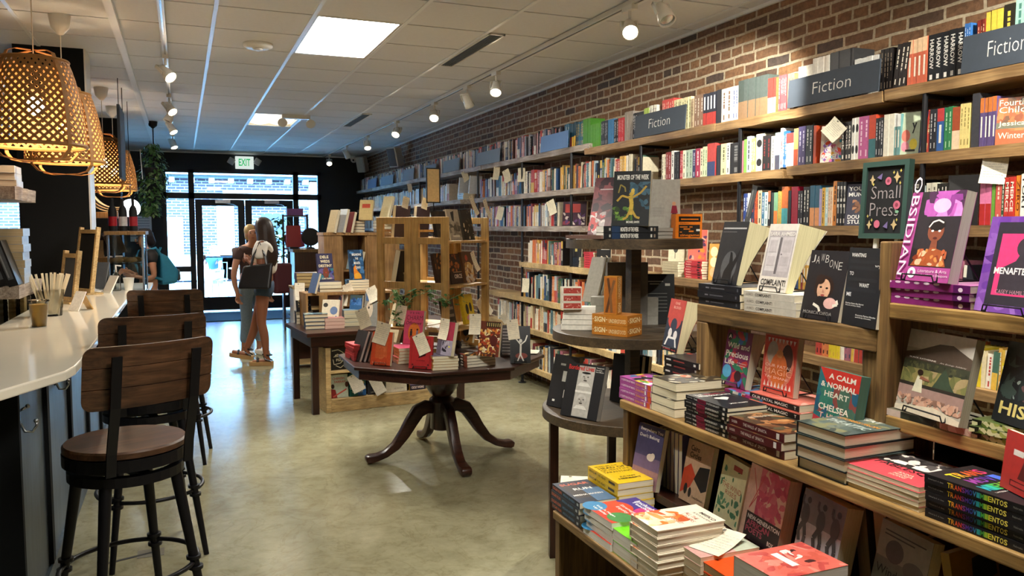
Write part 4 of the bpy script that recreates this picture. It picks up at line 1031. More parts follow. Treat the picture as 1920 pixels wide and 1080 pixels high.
stack(5, 'black rainbow-lettered paperback', 'at the right edge of the tier', .15, .232, .0185, '#1d1c20', foot0(1735, 966, 1.485, ZT, .15, .232), 0, jr=.008,
      cov=word('TRANS', .2, .86, .76, .9, ['#f0dc2a', '#e8a02a', '#e8622c', '#e0502c', '#c83a6a']) + word('MOVI', .22, .86, .58, .72, ['#8a3a8a', '#7a3a98', '#5a3aa0', '#4a6ad0']) + word('MIENTOS', .12, .92, .4, .54, ['#2a9aa8', '#2aa890', '#4aa84a', '#7ab43a', '#b8cc3a', '#e8e03a', '#f0e040']) + [('t', 'LATINX QUEER MIGRATIONS', .12, .33, .9, .36, '#c8c4bc')] + [('r', .55, 0, 1, .28, '#38383c')],
      spine=[('t', 'Edited by E. A. Soto', .04, .4, .2, .62, '#a8a4a0', 0)] + rainbow('TRANSMOVIMIENTOS', .24, .82, .2, .8) + [('t', 'Nebraska', .87, .38, .95, .62, '#8a8880', 0)], seed=10)
zf = stack(5, 'coral black-banded paperback', 'behind the tier front row', .15, .222, .0225, '#c9695a', (1.635 + .075, yat(1405, 745, 1.635) - .111, ZT), 0, cov=[('n', 30, 0, 0, 1, 1, .2, ['#d87a6a', '#c85a4a', '#e8a898'], 11)], spine=[('r', 0, .12, 1, .88, '#191518'), ('t', 'OUR FATAL MAGIC', .05, .3, .78, .7, '#f0e8e0'), ('t', 'T', .9, .3, .94, .7, '#f0e8e0')], seed=11)
zw = stack(5, 'multicoloured patterned paperback', 'behind the black crimson-block pile', .15, .19, .0195, '#8a2a5a', (1.64 + .075, yat(1354, 735, 1.64) - .105, ZT), 0, cov=[('n', 30, 0, 0, 1, 1, .2, ['#2f7a5a', '#c83a3a', '#3a7ab0', '#c8438a'], 12)], spine=[('n', 20, 0, 0, 1, 1, .1, ['#2f7a5a', '#c83a3a', '#3a7ab0', '#f0e8d8', '#c8438a'], 12)], seed=12)
# --- stacks on the low shelf
stack(4, 'red-lettered dark blue paperback', 'at the low shelf far end', .14, .222, .0215, '#242a3a', foot0(1030 + 4, 952, XL1 + .008, ZL, .14, .222), 0, cov=[('r', .5, 0, 1, .6, '#4a6a8a'), ('r', .1, .2, .5, .8, '#39302f'), ('t', 'SUGAR', .1, .8, .9, .9, '#d86a4a'), ('t', 'RUN', .3, .55, .8, .65, '#e8e4dc'), ('t', 'MESHA MAREN', .1, .3, .9, .36, '#e8e4dc')],
      spine=[('t', 'SUGAR', .03, .25, .22, .75, '#d86a4a'), ('t', 'RUN', .24, .25, .36, .75, '#d86a4a'), ('t', 'MESHA MAREN', .42, .3, .82, .7, '#5a82a8'), ('r', .9, .3, .96, .7, '#b8c0c8')], seed=13)
stack(6, 'yellow paperback', 'behind the dark blue pile', .14, .222, .0222, '#e0b81e', foot0(1103, 965, XL1 + .155, ZL, .14, .222), .0, cov=[('t', 'BRING ME THE', .1, .86, .75, .91, '#1c1712'), ('t', 'HEAD OF', .12, .74, .9, .83, '#1c1712'), ('t', 'QUENTIN', .1, .63, .9, .71, '#1c1712', 0), ('t', 'TARANTINO', .08, .52, .92, .6, '#1c1712', 0), ('t', 'JULIAN', .3, .26, .75, .32, '#1c1712'), ('t', 'HERBERT', .2, .17, .85, .23, '#1c1712')], spine=[('t', 'BRING ME THE HEAD', .05, .3, .6, .7, '#3a2c0c'), ('r', .7, .3, .9, .7, '#3a2c0c')], seed=14)
stack(4, 'paperback with rainbow bubbles cover', 'on the low shelf', .178, .2, .0225, '#f0efec', foot9(1096, 1010, XL1 + .01, ZL, .178, .2), R9, pages=WHITE, cov=[('r', 0, 0, 1, 1, '#c8402f'), ('r', 0, .6, 1, 1, '#4a3a8a'), ('e', .8, .75, .25, .22, '#c83a7a'), ('e', .35, .4, .36, .3, '#d84a2c'), ('e', .1, .15, .25, .2, '#3a82b0'), ('e', .8, .25, .25, .2, '#4a8a4a'), ('t', 'Inclusive', .2, .87, .92, .96, '#f0f0f4'), ('t', 'Teaching', .2, .77, .9, .86, '#f0f0f4'), ('t', 'Strategies', .25, .52, .85, .6, '#f4d0c8'), ('t', 'Equity', .3, .42, .7, .5, '#f4d0c8'), ('t', 'Kelly A. Hogan', .1, .16, .75, .22, '#f4f4f0'), ('t', 'Viji Sathy', .1, .08, .6, .14, '#f4f4f0')], seed=15)
stack(2, 'thick bright green-covered paperback', 'between the rainbow-bubble and cream hardcover piles', .16, .2, .038, '#78d82a', foot9(1144, 1040, XL1 + .015, ZL, .16, .2), R9, pages=WHITE, cov=[('r', .1, .4, .5, .6, '#1f5a1a'), ('r', .6, .3, .75, .5, '#1f5a1a')], seed=16)
stack(7, 'cream and orange hardcover', 'on the low shelf', .148, .23, .0218, '#efe3cc', foot9(1181, 1082, XL1 + .012, ZL, .148, .23), R9, hc=True, pages='#e9e0cc', cov=[('r', 0, 0, 1, 1, '#f0e6d0'), ('n', 30, 0, .0, .75, .6, .2, ['#e89a5a', '#e8843c', '#f0c090', '#f0d8b8', '#d8683c'], 17), ('t', 'MIEKO', .45, .84, .95, .9, '#3a2f2c'), ('t', 'KAWAKAMI', .4, .77, .97, .81, '#5a4a44', 0), ('t', 'ALL THE', .35, .66, .75, .72, '#c8502f', 0), ('t', 'LOVERS', .4, .57, .85, .63, '#c8502f', 0), ('t', 'IN THE', .35, .48, .7, .54, '#c8502f', 0), ('t', 'NIGHT', .45, .39, .85, .45, '#c8502f', 0)], seed=17, edge='#d8573c')
stack(4, 'pale green and pink paperback', 'right of the cream hardcovers', .14, .2, .024, '#cdd4bc', (1.30 + .1, yat(1257, 1060, 1.30) - .075, ZL), R9, cov=[('r', 0, 0, 1, .6, '#d8a8a0'), ('r', 0, .3, .7, .9, '#c4cfb4'), ('t', 'TRUST', .3, .68, .8, .76, '#c8606a', 0), ('t', 'PEPPER', .35, .55, .9, .63, '#c8606a', 0), ('t', 'EXERCISE', .1, .42, .9, .5, '#c8606a', 0)], seed=18)
stack(3, 'orange hardcover', 'beside the pale green and pink pile', .14, .215, .028, '#e0561f', (1.32 + .1, yat(1322, 1075, 1.32) - .07, ZL), R9, hc=True, cov=[('t', 'OSCAR', .35, .62, .85, .74, '#1c1414'), ('t', 'HOKEAH', .2, .45, .9, .57, '#1c1414'), ('n', 12, .1, .75, .9, .98, .1, ['#e8d0a0', '#2a1c18', '#3a7a7a'], 19)], edge='#2a2030', seed=19)
stack(3, 'thick coral-covered book', 'at the bottom edge of the photo', .155, .215, .0665, '#d8685a', (1.235 + .11, yat(1371, 1075, 1.235) - .08, ZL), R9, pages=WHITE, cov=[('n', 60, 0, 0, 1, 1, .14, ['#c85a4a', '#e08a7a', '#d8685a', '#b84a44'], 20), ('r', .2, .4, .7, .5, '#f0e8e0'), ('n', 10, .15, .55, .7, .75, .08, ['#4a2a28', '#f0e0d8'], 21)], seed=20)
card('cream note lying on the dark blue pile at the far end', 1076, 905, X=1.3, w=.1, h=.13, rz=-.5, lean=1.5, group='notes lying flat on book piles')
card('white note lying curled on the pale pile by the bottom edge', 1345, 1013, X=1.4, w=.1, h=.15, rz=-1.2, lean=1.42, group='notes lying flat on book piles')
# --- face-out books under the tier, on the ledge
def st(label, col, bl, brx, ty, z, X, w=.15, lean=.24, t=.02, rz=None, ease=None, **k):
    p = at(bl[0], bl[1], x=X); p.z = z
    if rz is None:
        rz = solve(lambda a: pr(p + Vector((math.cos(a), math.sin(a), 0)) * w)[0], -PI * .62, .3, brx)
    return stand(label, col, bl, brx, ty, z, rz, lean, t, X=X, w=w, ease=ease, **k)
ZG = .661
st('face-out purple sky book with one small cloud, under the tier', '#4f4a72', (1181, 880), 1228, 792, ZG, 1.475, .14, .2, cov=[('r', 0, .0, 1, .3, '#a07a80'), ('r', 0, .3, 1, .5, '#76648a'), ('e', .62, .5, .14, .06, '#e8dcd8'), ('e', .7, .53, .08, .05, '#f0e4e0'), ('t', 'Everywhere You', .1, .88, .95, .95, '#efe8e8'), ('t', "Don't Belong", .1, .78, .85, .85, '#efe8e8'), ('t', 'Gabriel Bump', .1, .1, .8, .15, '#d8ccd0', 0)])
for i in range(6):
    y = yat(1236, 860, 1.56) - i * .024
    book(.14, .212, .021, '#4f4a72', f'{OL[i]} of six pale page edges turned outward under the tier', M=T(1.70, y, ZG) @ RZ(PI) @ RX(-.0), pages='#cfc2ae', group='books shelved spine inward under the tier')
st('face-out peach book with a red and black silhouette, under the tier', '#c9a488', (1272, 928), 1318, 822, ZG, 1.54, .14, .2, cov=[('p', [(0, .1), (.35, .25), (.5, .45), (.25, .62), (0, .5)], '#c8442c'), ('p', [(.45, .4), (.6, .62), (.98, .66), (.98, .3), (.8, .24)], '#16141a'), ('e', .2, .2, .07, .09, '#1a1518'), ('e', .38, .17, .06, .08, '#1a1518'), ('t', 'Cairo', .15, .83, .5, .92, '#2a1c18'), ('t', 'Circles', .15, .72, .6, .81, '#2a1c18'), ('t', 'Doma Mahmoud', .5, .1, .9, .14, '#2a1c18', 0)])
G_ = ['#3f7a5a', '#2f6a4a', '#5a8a6a']
st('face-out cream book of green drawings titled in red, under the tier', '#d8cfa8', (1336, 985), 1380, 852, ZG, 1.55, .152, .2, cov=[('n', 30, .05, .05, .95, .95, .09, G_, 31), ('r', .12, .42, .9, .62, '#d8cfa8'), ('t', 'THE WIND', .12, .52, .9, .6, '#a8442f', 0), ('t', 'RISES', .3, .43, .75, .5, '#a8442f', 0), ('r', .45, .84, .8, .92, '#a8342c')], t=.03)
st('face-out pink map-like book with a black title block, under the tier', '#d9a8a0', (1384, 1008), 1454, 868, ZG, 1.53, .19, .2, cov=[('r', .0, .0, 1, 1, '#e0b8a8'), ('n', 60, .3, .3, 1, 1, .14, ['#c8506a', '#d06a7a', '#b84060'], 32), ('l', [(.1, .95), (.3, .6), (.15, .4), (.4, .9)], .003, '#c84a4a'), ('r', .12, 0, 1, .36, '#2a1a20'), ('t', 'NEW-GENERATION', .16, .27, .98, .33, '#f0ece8'), ('t', 'AFRICAN', .16, .18, .75, .26, '#b8506a'), ('t', 'POETS', .16, .09, .6, .17, '#b8506a'), ('t', 'BOX', .75, .06, .9, .12, '#e8e0dc')], t=.04)
st('face-out grey book of leaping figures over green grass, under the tier', '#c8c4cc', (1482, 1010), 1556, 915, ZG, 1.5, .17, .2, cov=[('r', 0, .62, 1, 1, '#7a7478'), ('r', 0, .0, 1, .2, '#a8c84a'), ('n', 14, 0, .1, 1, .3, .1, ['#a8c84a', '#86a838', '#d8dcd0'], 33)] + [q for x in (.12, .5, .84) for q in (('e', x, .7, .1, .13, '#4a4448'), ('l', [(x, .62), (x + .07, .45), (x + .05, .2)], .014, '#4a4448'), ('l', [(x, .62), (x - .1, .48), (x - .05, .36)], .014, '#4a4448'), ('l', [(x, .76), (x - .11, .84), (x - .1, .92)], .009, '#4a4448'), ('e', x + .04, .88, .05, .04, '#3a3438'))], t=.05)
for i, (px, c) in enumerate(((1568, '#5a4a38'), (1604, '#4a4034'))):
    y = yat(px, 1000, 1.55); book(.16, .235, .04, c, ('left' if i == 0 else 'right') + ' one of two thick books standing beside the grey leaping-figures cover', M=T(1.74, y - .055, ZG + .005) @ RZ(PI) @ RX(.15), pages='#b8a888', group='thick books standing under the tier')
st('face-out misty grey book titled Windswept, under the tier', '#8a8878', (1622, 1090), 1712, 972, ZG, 1.5, .165, .2, cov=[('r', 0, 0, 1, .35, '#c8bfc0'), ('r', 0, .35, 1, .62, '#6a6a60'), ('e', .35, .72, .18, .12, '#4a4a44'), ('e', .75, .62, .2, .09, '#5a5a52'), ('t', 'Windswept', .06, .42, .94, .54, '#1c1c1a', 0), ('r', .1, .9, .9, .915, '#3a3a34'), ('r', .1, .86, .7, .875, '#3a3a34')], t=.03)
st('dim reddish book at the lower right under the tier', '#7a4a44', (1755, 1085), 1810, 1022, ZG, 1.55, .15, .2, cov=[('n', 14, .1, .1, .9, .7, .15, ['#5a302c', '#8a4a48'], 34)])
st('yellow book with a dark shape at the lower right corner', '#9a7a2c', (1815, 1100), 1895, 1040, ZG, 1.5, .16, .2, cov=[('p', [(.4, .6), (.95, .7), (.95, .95), (.45, .9)], '#2a3024'), ('n', 6, .3, .2, .8, .55, .1, ['#6a4a1c', '#2a2018'], 35)])
# --- face-out books above the tier
zb = stack(3, 'slim black paperback', 'on the upper beam, left end', .152, .229, .0235, '#26262c', (XB + .082, yat(1312, 570, XB + .005) - .105, ZB), 0, spine=[('r', .18, .4, .26, .6, '#8a8a92'), ('r', .3, .42, .62, .58, '#6a6a72'), ('r', .9, .3, .93, .7, '#6a6a72')], seed=21)
zc = stack(3, 'white titled paperback', 'on the upper beam', .152, .229, .021, '#d9d2c4', (XB + .082, yat(1396, 580, XB + .005) - .112, ZB), 0, spine=[('t', 'AHMED', .05, .32, .2, .72, '#a39a8c'), ('t', 'COMPLAINT!', .24, .3, .56, .74, '#2a2522')], seed=22)
st('face-out black book with two raised hands, fanned pages, on the upper beam', '#2c2d31', (1334, 520), 1380, 417, zb, XB + .04, .13, .24, fan=.085, t=.024, pages='#d8d0a8', cov=[('e', .55, .28, .3, .25, '#5a5b5e'), ('p', [(.35, .0), (.75, .0), (.72, .2), (.85, .4), (.92, .62), (.8, .48), (.68, .36), (.6, .5), (.52, .52), (.54, .34), (.4, .2)], '#17171a'), ('r', .05, .88, .95, .905, '#b8b8b8'), ('r', .05, .83, .6, .84, '#7a7a7a')], ease='black wire easel under the black book with raised hands')
st('face-out white Complaint! book with fanned pages on the upper beam', '#e6ded2', (1419, 543), 1472, 421, zc, XB + .035, .14, .22, fan=.08, t=.026, pages='#e4dcae', cov=[('r', .06, .22, .96, .9, '#b8b0b2'), ('r', .1, .3, .46, .8, '#d8d2d2'), ('r', .46, .26, .54, .8, '#6a6468'), ('r', .56, .3, .92, .8, '#cac2c4'), ('r', .6, .38, .88, .52, '#bcb4b6'), ('r', .6, .58, .88, .76, '#bcb4b6'), ('r', .14, .38, .4, .52, '#c8c0c2'), ('r', .14, .58, .4, .76, '#c8c0c2'), ('e', .6, .55, .02, .012, '#4a4448'), ('t', 'SARA AHMED', .08, .82, .94, .88, '#e8e2da'), ('t', 'COMPLAINT!', .08, .09, .94, .18, '#1a1614'), ('r', .06, .05, .94, .056, '#8a8278')], ease='black wire easel under the white Complaint! book')
st('face-out black Jawbone book with a haunted face, on the upper beam', '#242226', (1499, 594), 1570, 470, ZB, XB + .02, .15, .2, t=.018, pages='#ddd6c0', cov=[('e', .5, .47, .25, .17, '#2f1d16'), ('e', .5, .44, .17, .15, '#d8a888'), ('e', .42, .47, .035, .014, '#1a1210'), ('e', .58, .46, .035, .014, '#1a1210'), ('p', [(.48, .45), (.54, .39), (.47, .39)], '#b8806a'), ('e', .5, .355, .05, .016, '#a04a44'), ('e', .38, .58, .12, .07, '#2f1d16'), ('p', [(.3, .2), (.75, .2), (.62, .34), (.4, .34)], '#1c1a1c'), ('e', .72, .25, .16, .08, '#e0b0a8'), ('l', [(.3, .22), (.45, .18), (.5, .12)], .008, '#e8e0d0'), ('l', [(.8, .22), (.92, .24), (.88, .3)], .008, '#e8e0d0')] + [('t', c, .06 + .12 * i, .82 + (.05 if i in (2, 3) else 0) - .015 * i, .15 + .12 * i, .93 + (.05 if i in (2, 3) else 0) - .015 * i, '#c8c4bc', 2) for i, c in enumerate('JAWBONE')] + [('t', 'MONICA OJEDA', .08, .06, .82, .12, '#c8c4bc', 2)], ease='black wire easel under the black Jawbone book')
st('upright black book with scattered white title words beside the divider', '#131417', (1577, 606), 1641, 465, ZB, XB + .02, .15, .1, t=.02, cov=[('t', 'WANTING', .08, .88, .5, .93, '#f0eee8'), ('t', 'YOU', .78, .74, .98, .79, '#f0eee8'), ('t', 'TO', .08, .64, .2, .69, '#f0eee8'), ('t', 'WANT', .4, .5, .68, .55, '#f0eee8'), ('t', 'ME', .06, .37, .2, .42, '#f0eee8'), ('t', 'Stories from the Secret', .06, .27, .6, .29, '#e0ded8', 1), ('t', 'World of Strip Clubs', .06, .24, .52, .26, '#e0ded8', 1), ('t', 'Bronwen Parker-Rhodes', .4, .13, .97, .15, '#e0ded8', 1), ('t', 'and Emily Dinsdale', .4, .1, .85, .12, '#e0ded8', 1)] + [('r', .06, v, .9, v + .045, '#1e1f23') for v in (.8, .72, .57, .44)])
stack(3, 'magenta paperback', 'on the upper right shelf', .155, .242, .0185, '#8f2f78', (XB + .083, yat(1657, 556, XB + .005) - .121, ZS2), 0, spine=[('r', .82, 0, 1, 1, '#5a1a5a')] + [('e', .06 + .115 * i, .88, .035, .16, '#f0d8e8') for i in range(6)] + [('e', .9, .4, .025, .28, '#f0d8e8')], seed=23)
zo = ZS2 + 3 * .0192
st('face-out magenta journal with a portrait under a pink cloud', '#b04a92', (1679, 512), 1776, 363, zo, XB + .02, .175, .2, t=.03, pages='#cfc8bc', cov=[('r', .2, .16, 1, 1, '#2c262c'), ('n', 30, .3, .72, 1, 1, .16, ['#8a3a8a', '#b85ab0', '#d88ad0', '#6a2a6a', '#4a2a4a'], 41), ('e', .62, .84, .16, .08, '#f0b8e0'), ('e', .6, .56, .15, .12, '#8a4a34'), ('e', .6, .63, .155, .07, '#1c1414'), ('l', [(.46, .6), (.52, .66), (.62, .68), (.72, .65)], .004, '#f0e4e0'), ('e', .54, .56, .025, .012, '#f4f0ee'), ('e', .67, .56, .025, .012, '#f4f0ee'), ('e', .61, .48, .04, .014, '#5a2420'), ('p', [(.54, .36), (.68, .36), (.66, .46), (.56, .46)], '#8a4a34'), ('p', [(.24, .17), (.9, .17), (.8, .34), (.6, .38), (.36, .3)], '#a8542c'), ('n', 24, .26, .17, .88, .36, .06, ['#d88a4a', '#8a3a24', '#e8c09a', '#c0603a'], 42), ('e', .3, .09, .08, .06, '#f4e8f0'), ('e', .3, .09, .03, .025, '#b04a92'), ('t', 'Literature & Arts', .42, .1, .95, .135, '#f0d8e8', 0), ('t', 'in the African Diaspora', .42, .05, .98, .085, '#f0d8e8', 0)], ease='black wire easel under the magenta journal')
o = [k for k in D.objects if k.get('label', '').startswith('face-out magenta journal')][0]
g = G(); art(g, [('t', 'OBSIDIAN', 0, 0, 1, 1, '#f4e4f0', 0)], (.005, -.004, .262), (0, 0, -1), (1, 0, 0), (0, -1, 0), .25, .026); g.build('vertical_title', 'print', o)
st('face-out purple book showing a phone with a pink figure, right edge', '#7a4aa0', (1826, 560), 1950, 408, ZS2, XB + .015, .17, .2, t=.025, cov=[('n', 40, 0, 0, 1, 1, .16, ['#6a3a98', '#9a6ac0', '#5a3080', '#8a5ab0'], 43), ('r', .14, .08, .96, .94, '#34303a'), ('r', .22, .18, .9, .82, '#e0407a'), ('e', .6, .68, .12, .1, '#3c363e'), ('p', [(.3, .2), (.9, .2), (.86, .48), (.7, .54), (.64, .6), (.54, .6), (.5, .54), (.3, .46)], '#3c363e'), ('t', 'MENAFTERISM', .2, .4, .9, .47, '#f4ece8'), ('t', 'CASEY HAMILTON', .28, .2, .84, .24, '#d8a0b0', 2)], ease='black wire easel under the purple phone book')
stack(1, 'photo-covered book lying flat', 'under the landscape cover on the middle shelf', .16, .255, .017, '#6a6450', (XB + .082, yat(1657, 772, XB + .004) - .13, ZS1), 0, spine=[('r', 0, 0, .2, 1, '#d8c4b8'), ('n', 40, .2, 0, .65, 1, .1, ['#3a4034', '#6a6a48', '#2a2c24'], 44), ('n', 40, .65, 0, 1, 1, .08, ['#b89078', '#8a6a5a', '#d0b09c'], 45)])
def landscape():
    it = [('r', 0, .78, 1, 1, '#cfc8bc'), ('p', [(0, .72), (.2, .76), (.5, .87), (.7, .88), (1, .76), (1, .5), (0, .5)], '#57493e'), ('r', 0, .52, 1, .64, '#3d4030')]
    it += [('n', 50, 0, .5, 1, .62, .04, ['#2f3428', '#4a4c34', '#585a3a'], 46), ('r', 0, .36, 1, .52, '#8f8450'), ('n', 40, 0, .36, 1, .54, .1, ['#8f8450', '#7a7a48', '#a8946a', '#6a6c40'], 47), ('p', [(.5, .34), (.86, .34), (.76, .44), (.72, .52), (.66, .6), (.6, .52), (.56, .44)], '#3a4a38'), ('r', 0, .32, 1, .36, '#2e2a24'), ('r', 0, .18, 1, .32, '#a08278'), ('n', 90, 0, .1, 1, .22, .045, ['#b88a74', '#d0a890', '#8a6858', '#c89a80'], 48), ('p', [(0, 0), (1, 0), (1, .06), (.6, .13), (0, .06)], '#d8ceb4')]
    it += [('p', [(.22, .26), (.38, .26), (.35, .42), (.27, .46)], '#d8d4b8'), ('p', [(.3, .42), (.46, .41), (.46, .43), (.32, .46)], '#8a5a44'), ('e', .3, .5, .045, .035, '#2a1c16'), ('t', 'BLACK KATHERINE', .08, .655, .5, .672, '#efeae0'), ('t', 'Art, Ecology, Solidarity', .56, .645, .95, .665, '#d8d0c4', 3)]
    return it
st('face-out book with a mountain landscape and a standing woman', '#b8b0a0', (1677, 770), 1797, 617, ZS1 + .018, XB + .02, .215, .2, t=.024, pages='#c8bfa8', cov=landscape(), ease='black wire easel under the mountain landscape book')
stack(3, 'slim leafy green paperback', 'on the middle shelf', .15, .2, .014, '#4a5a2c', (XB + .085, yat(1818, 810, XB + .01) - .1, ZS1), .1, cov=[('n', 30, 0, 0, 1, 1, .12, ['#8a9a3a', '#2a3018', '#b8b85a'], 49)], spine=[('n', 40, 0, 0, 1, 1, .06, ['#a8b05a', '#1c2014', '#6a7a34', '#e0dca8'], 50)], seed=24)
st('dark face-out nebula book with yellow letters at the right edge', '#1e2224', (1858, 795), 1960, 640, ZS1 + .045, XB + .03, .16, .2, t=.02, cov=[('n', 40, 0, .3, 1, 1, .18, ['#23302f', '#2f403c', '#16191c', '#3a4a44'], 51), ('t', 'HIS', .1, .1, .6, .26, '#d8c878'), ('n', 12, .3, .3, .9, .6, .05, ['#6a4a4a', '#8a9a90'], 52)])
st('red paperback with a small white sticker and a tower drawing, right edge', '#b8302a', (1874, 912), 1962, 806, ZT + 5 * .0191, 1.545, .14, .1, t=.012, cov=[('r', .2, .62, .42, .72, '#ece4dc'), ('p', [(.35, .25), (.75, .25), (.65, .6), (.45, .6)], '#5a1a18'), ('r', .2, .1, .9, .2, '#4a1614'), ('r', .22, .115, .88, .185, '#b8302a')])
st('face-out book titled in cream with blue and purple shapes below the beam', '#7a2a5a', (1350, 722), 1396, 618, zw, XB + .02, .135, .16, t=.026, pages='#cfc4a8', fan=.03, cov=[('n', 26, 0, 0, 1, 1, .22, ['#2f7a5a', '#b83a6a', '#3a6ab0', '#5a2a6a', '#c83a3a'], 53), ('e', .2, .25, .18, .12, '#5aa8d0'), ('e', .65, .2, .14, .1, '#3a1a24'), ('e', .14, .88, .1, .07, '#1c1a20'), ('t', 'A', .08, .85, .2, .92, '#f4ecd8'), ('t', 'Wild and', .08, .68, .95, .78, '#f4ecd8'), ('t', 'Precious', .06, .52, .95, .63, '#f4ecd8'), ('t', 'Life', .06, .38, .45, .48, '#f4ecd8'), ('t', 'A Recovery', .55, .42, .92, .45, '#e8d8c8'), ('t', 'Anthology', .55, .375, .9, .405, '#e8d8c8')], ease='black wire easel under the Wild and Precious Life book')
st('face-out coral book with an open mouth of teeth below the beam', '#cf6a58', (1425, 728), 1486, 624, zf, XB + .02, .15, .1, t=.022, pages='#cfc4b0', cov=[('r', .03, .04, .97, .96, '#d8493c'), ('e', .5, .52, .44, .42, '#e0846a'), ('e', .28, .68, .17, .2, '#b8a898'), ('e', .72, .62, .17, .24, '#5a3a34'), ('e', .5, .4, .26, .3, '#e0763c'), ('e', .5, .68, .1, .07, '#e89a5a')] + [('p', [(.08 + .11 * i, .1), (.16 + .11 * i, .1), (.12 + .11 * i, .2)], '#f0d8cc') for i in range(8)] + [('p', [(.1 + .11 * i, .93), (.18 + .11 * i, .93), (.14 + .11 * i, .85)], '#f0d8cc') for i in range(8)] + [('t', 'OUR FATAL', .1, .44, .9, .49, '#f4dccc', 2), ('t', 'MAGIC', .1, .32, .9, .42, '#f0b890', 2), ('t', 'TAI SHANI', .1, .25, .8, .29, '#f4dccc', 2)], ease='black wire easel under the coral open-mouth book')
st('shrink-wrapped face-out book, red over teal with large pale title', '#2f6f78', (1519, 792), 1593, 688, ZT + .05, XB - .04, .165, .16, t=.03, pages='#4a6a58', mats='gloss', cov=[('p', [(.2, .8), (1, .55), (1, 1), (0, 1)], '#c8382f'), ('n', 30, 0, .3, 1, .75, .22, ['#3a7a6a', '#2f5f78', '#4a6a5a', '#8a4a44'], 54), ('p', [(0, 0), (.7, 0), (.5, .22), (0, .3)], '#b83a44'), ('t', 'A CALM', .25, .86, .9, .94, '#efe6d4'), ('t', '& NORMAL', .08, .73, .95, .81, '#efe6d4'), ('t', 'HEART', .2, .6, .8, .68, '#e0dcc8'), ('t', 'CHELSEA', .1, .4, .85, .49, '#efe6d4'), ('t', 'T. HICKS', .15, .28, .8, .36, '#f0c0b0')])
st('face-out red and navy figure book on the black pile beyond the unit', '#c8443a', (1240, 652), 1268, 560, ZT + 7 * .0221, XB + .06, .13, .2, fan=.05, t=.03, pages='#e4dab0', cov=[('r', 0, 0, 1, .62, '#232a3c'), ('e', .5, .62, .42, .2, '#c8443a'), ('e', .5, .5, .2, .14, '#2c3448'), ('e', .35, .35, .12, .09, '#e8e0dc'), ('e', .7, .32, .12, .09, '#e8e0dc'), ('p', [(.1, .1), (.9, .1), (.75, .28), (.25, .28)], '#f0ece8'), ('p', [(.2, .1), (.8, .1), (.7, .24), (.3, .24)], '#2c3448'), ('t', 'ONE', .35, .9, .65, .95, '#f0b0a0'), ('t', 'BLOOD', .3, .82, .75, .87, '#f0b0a0'), ('r', 0, 0, 1, .08, '#1a1416'), ('r', .1, .03, .9, .05, '#b83a3a')], ease='black wire easel under the red and navy figure book')
# clutter in the dark bay
t2 = thing('cardboard_box', 'dim brown box behind the red paperback in the dark bay', 'box', (1.75, 1.05, ZT))
g = G(); g.box(-.06, -.09, 0, .06, .09, .09); g.build('carton', 'wood_fixture', t2)
g = G(); g.tube([(1.7, 1.46, ZT + .006), (1.66, 1.35, ZT + .03), (1.7, 1.28, ZT + .012), (1.64, 1.2, ZT + .02), (1.7, 1.12, ZT + .006)], .003, 6); tag(g.build('power_cord', 'cord_white'), 'thin power cord lying in the dark bay under the middle shelf', 'cord')
# ------------------------------------------------------------------ round three-tier stand
CX, CY = 1.978, 3.288
t = thing('round_stand', 'three-tier round dark wooden stand with games and books', 'display stand', (CX, CY, 0))
for nm, z, r in (('bottom_tier', .726, .43), ('middle_tier', 1.10, .382), ('top_tier', 1.53, .32)):
    g = G(); g.lathe([(0, z - .045), (r, z - .045), (r, z - .003), (r - .003, z), (0, z)], 64); o = g.build(nm, 'wood_round', t, smooth='auto')
g = G(); g.box(-.026, -.026, .45, .026, .026, 1.484); g.build('column', 'wood_round', t)
for k in range(4):
    a = PI / 4 + k * PI / 2 + .52; g = G(); g.box(-.02, -.02, 0, .02, .02, .68); g.build('leg', 'wood_dark_z', t, loc=(.38 * math.cos(a), .38 * math.sin(a), 0), rz=a)
g = G(); g.lathe([(0, .2), (.3, .2), (.3, .225), (0, .225)], 40); g.build('foot_shelf', 'wood_round', t)
def onp(px, py, z): return at(px, py, z=z)
def sbox(label, mats, w, d, h, px, py, z, rz, col, front=(), side=(), top=(), cat='game box', name='game_box', group=None):
    """Box whose front-right lower corner is seen at px,py on height z."""
    p = onp(px, py, z) if isinstance(px, (int, float)) else px
    g = G(); g.box(-w, 0, 0, 0, d, h, col)
    art(g, front, (-w, 0, 0), (1, 0, 0), (0, 0, 1), (0, -1, 0), w, h); art(g, side, (0, 0, 0), (0, 1, 0), (0, 0, 1), (1, 0, 0), d, h); art(g, top, (-w, 0, h), (1, 0, 0), (0, 1, 0), (0, 0, 1), w, d)
    return tag(g.build(name, mats, M=T(p.x, p.y, z + .001) @ RZ(rz), bevel=.0), label, cat, group)
OR_ = '#b8742a'; sg = [('t', 'SIGN', .07, .25, .38, .75, '#f0dca8'), ('t', 'UNDERSTOOD', .48, .22, .96, .6, '#f0dca8', 0), ('r', .02, .46, .05, .54, '#f0dca8'), ('r', .4, .46, .44, .54, '#f0dca8')]
sd = [('t', 'SIGN', .15, .25, .85, .75, '#f0dca8'), ('r', .05, .46, .1, .54, '#f0dca8'), ('r', .88, .46, .95, .54, '#f0dca8')]
pz = onp(1176, 633, 1.10)
sbox('lower orange SIGN game box lying on the middle tier of the round stand', 'print', .185, .125, .046, pz, 0, 1.10, -1.08, OR_, sg, sd, group='orange SIGN game boxes')
sbox('upper orange SIGN game box lying on the other', 'print', .185, .125, .046, pz, 0, 1.147, -1.08, OR_, sg, sd, group='orange SIGN game boxes')
p = pz + Vector((-.02, .06, 0)); 
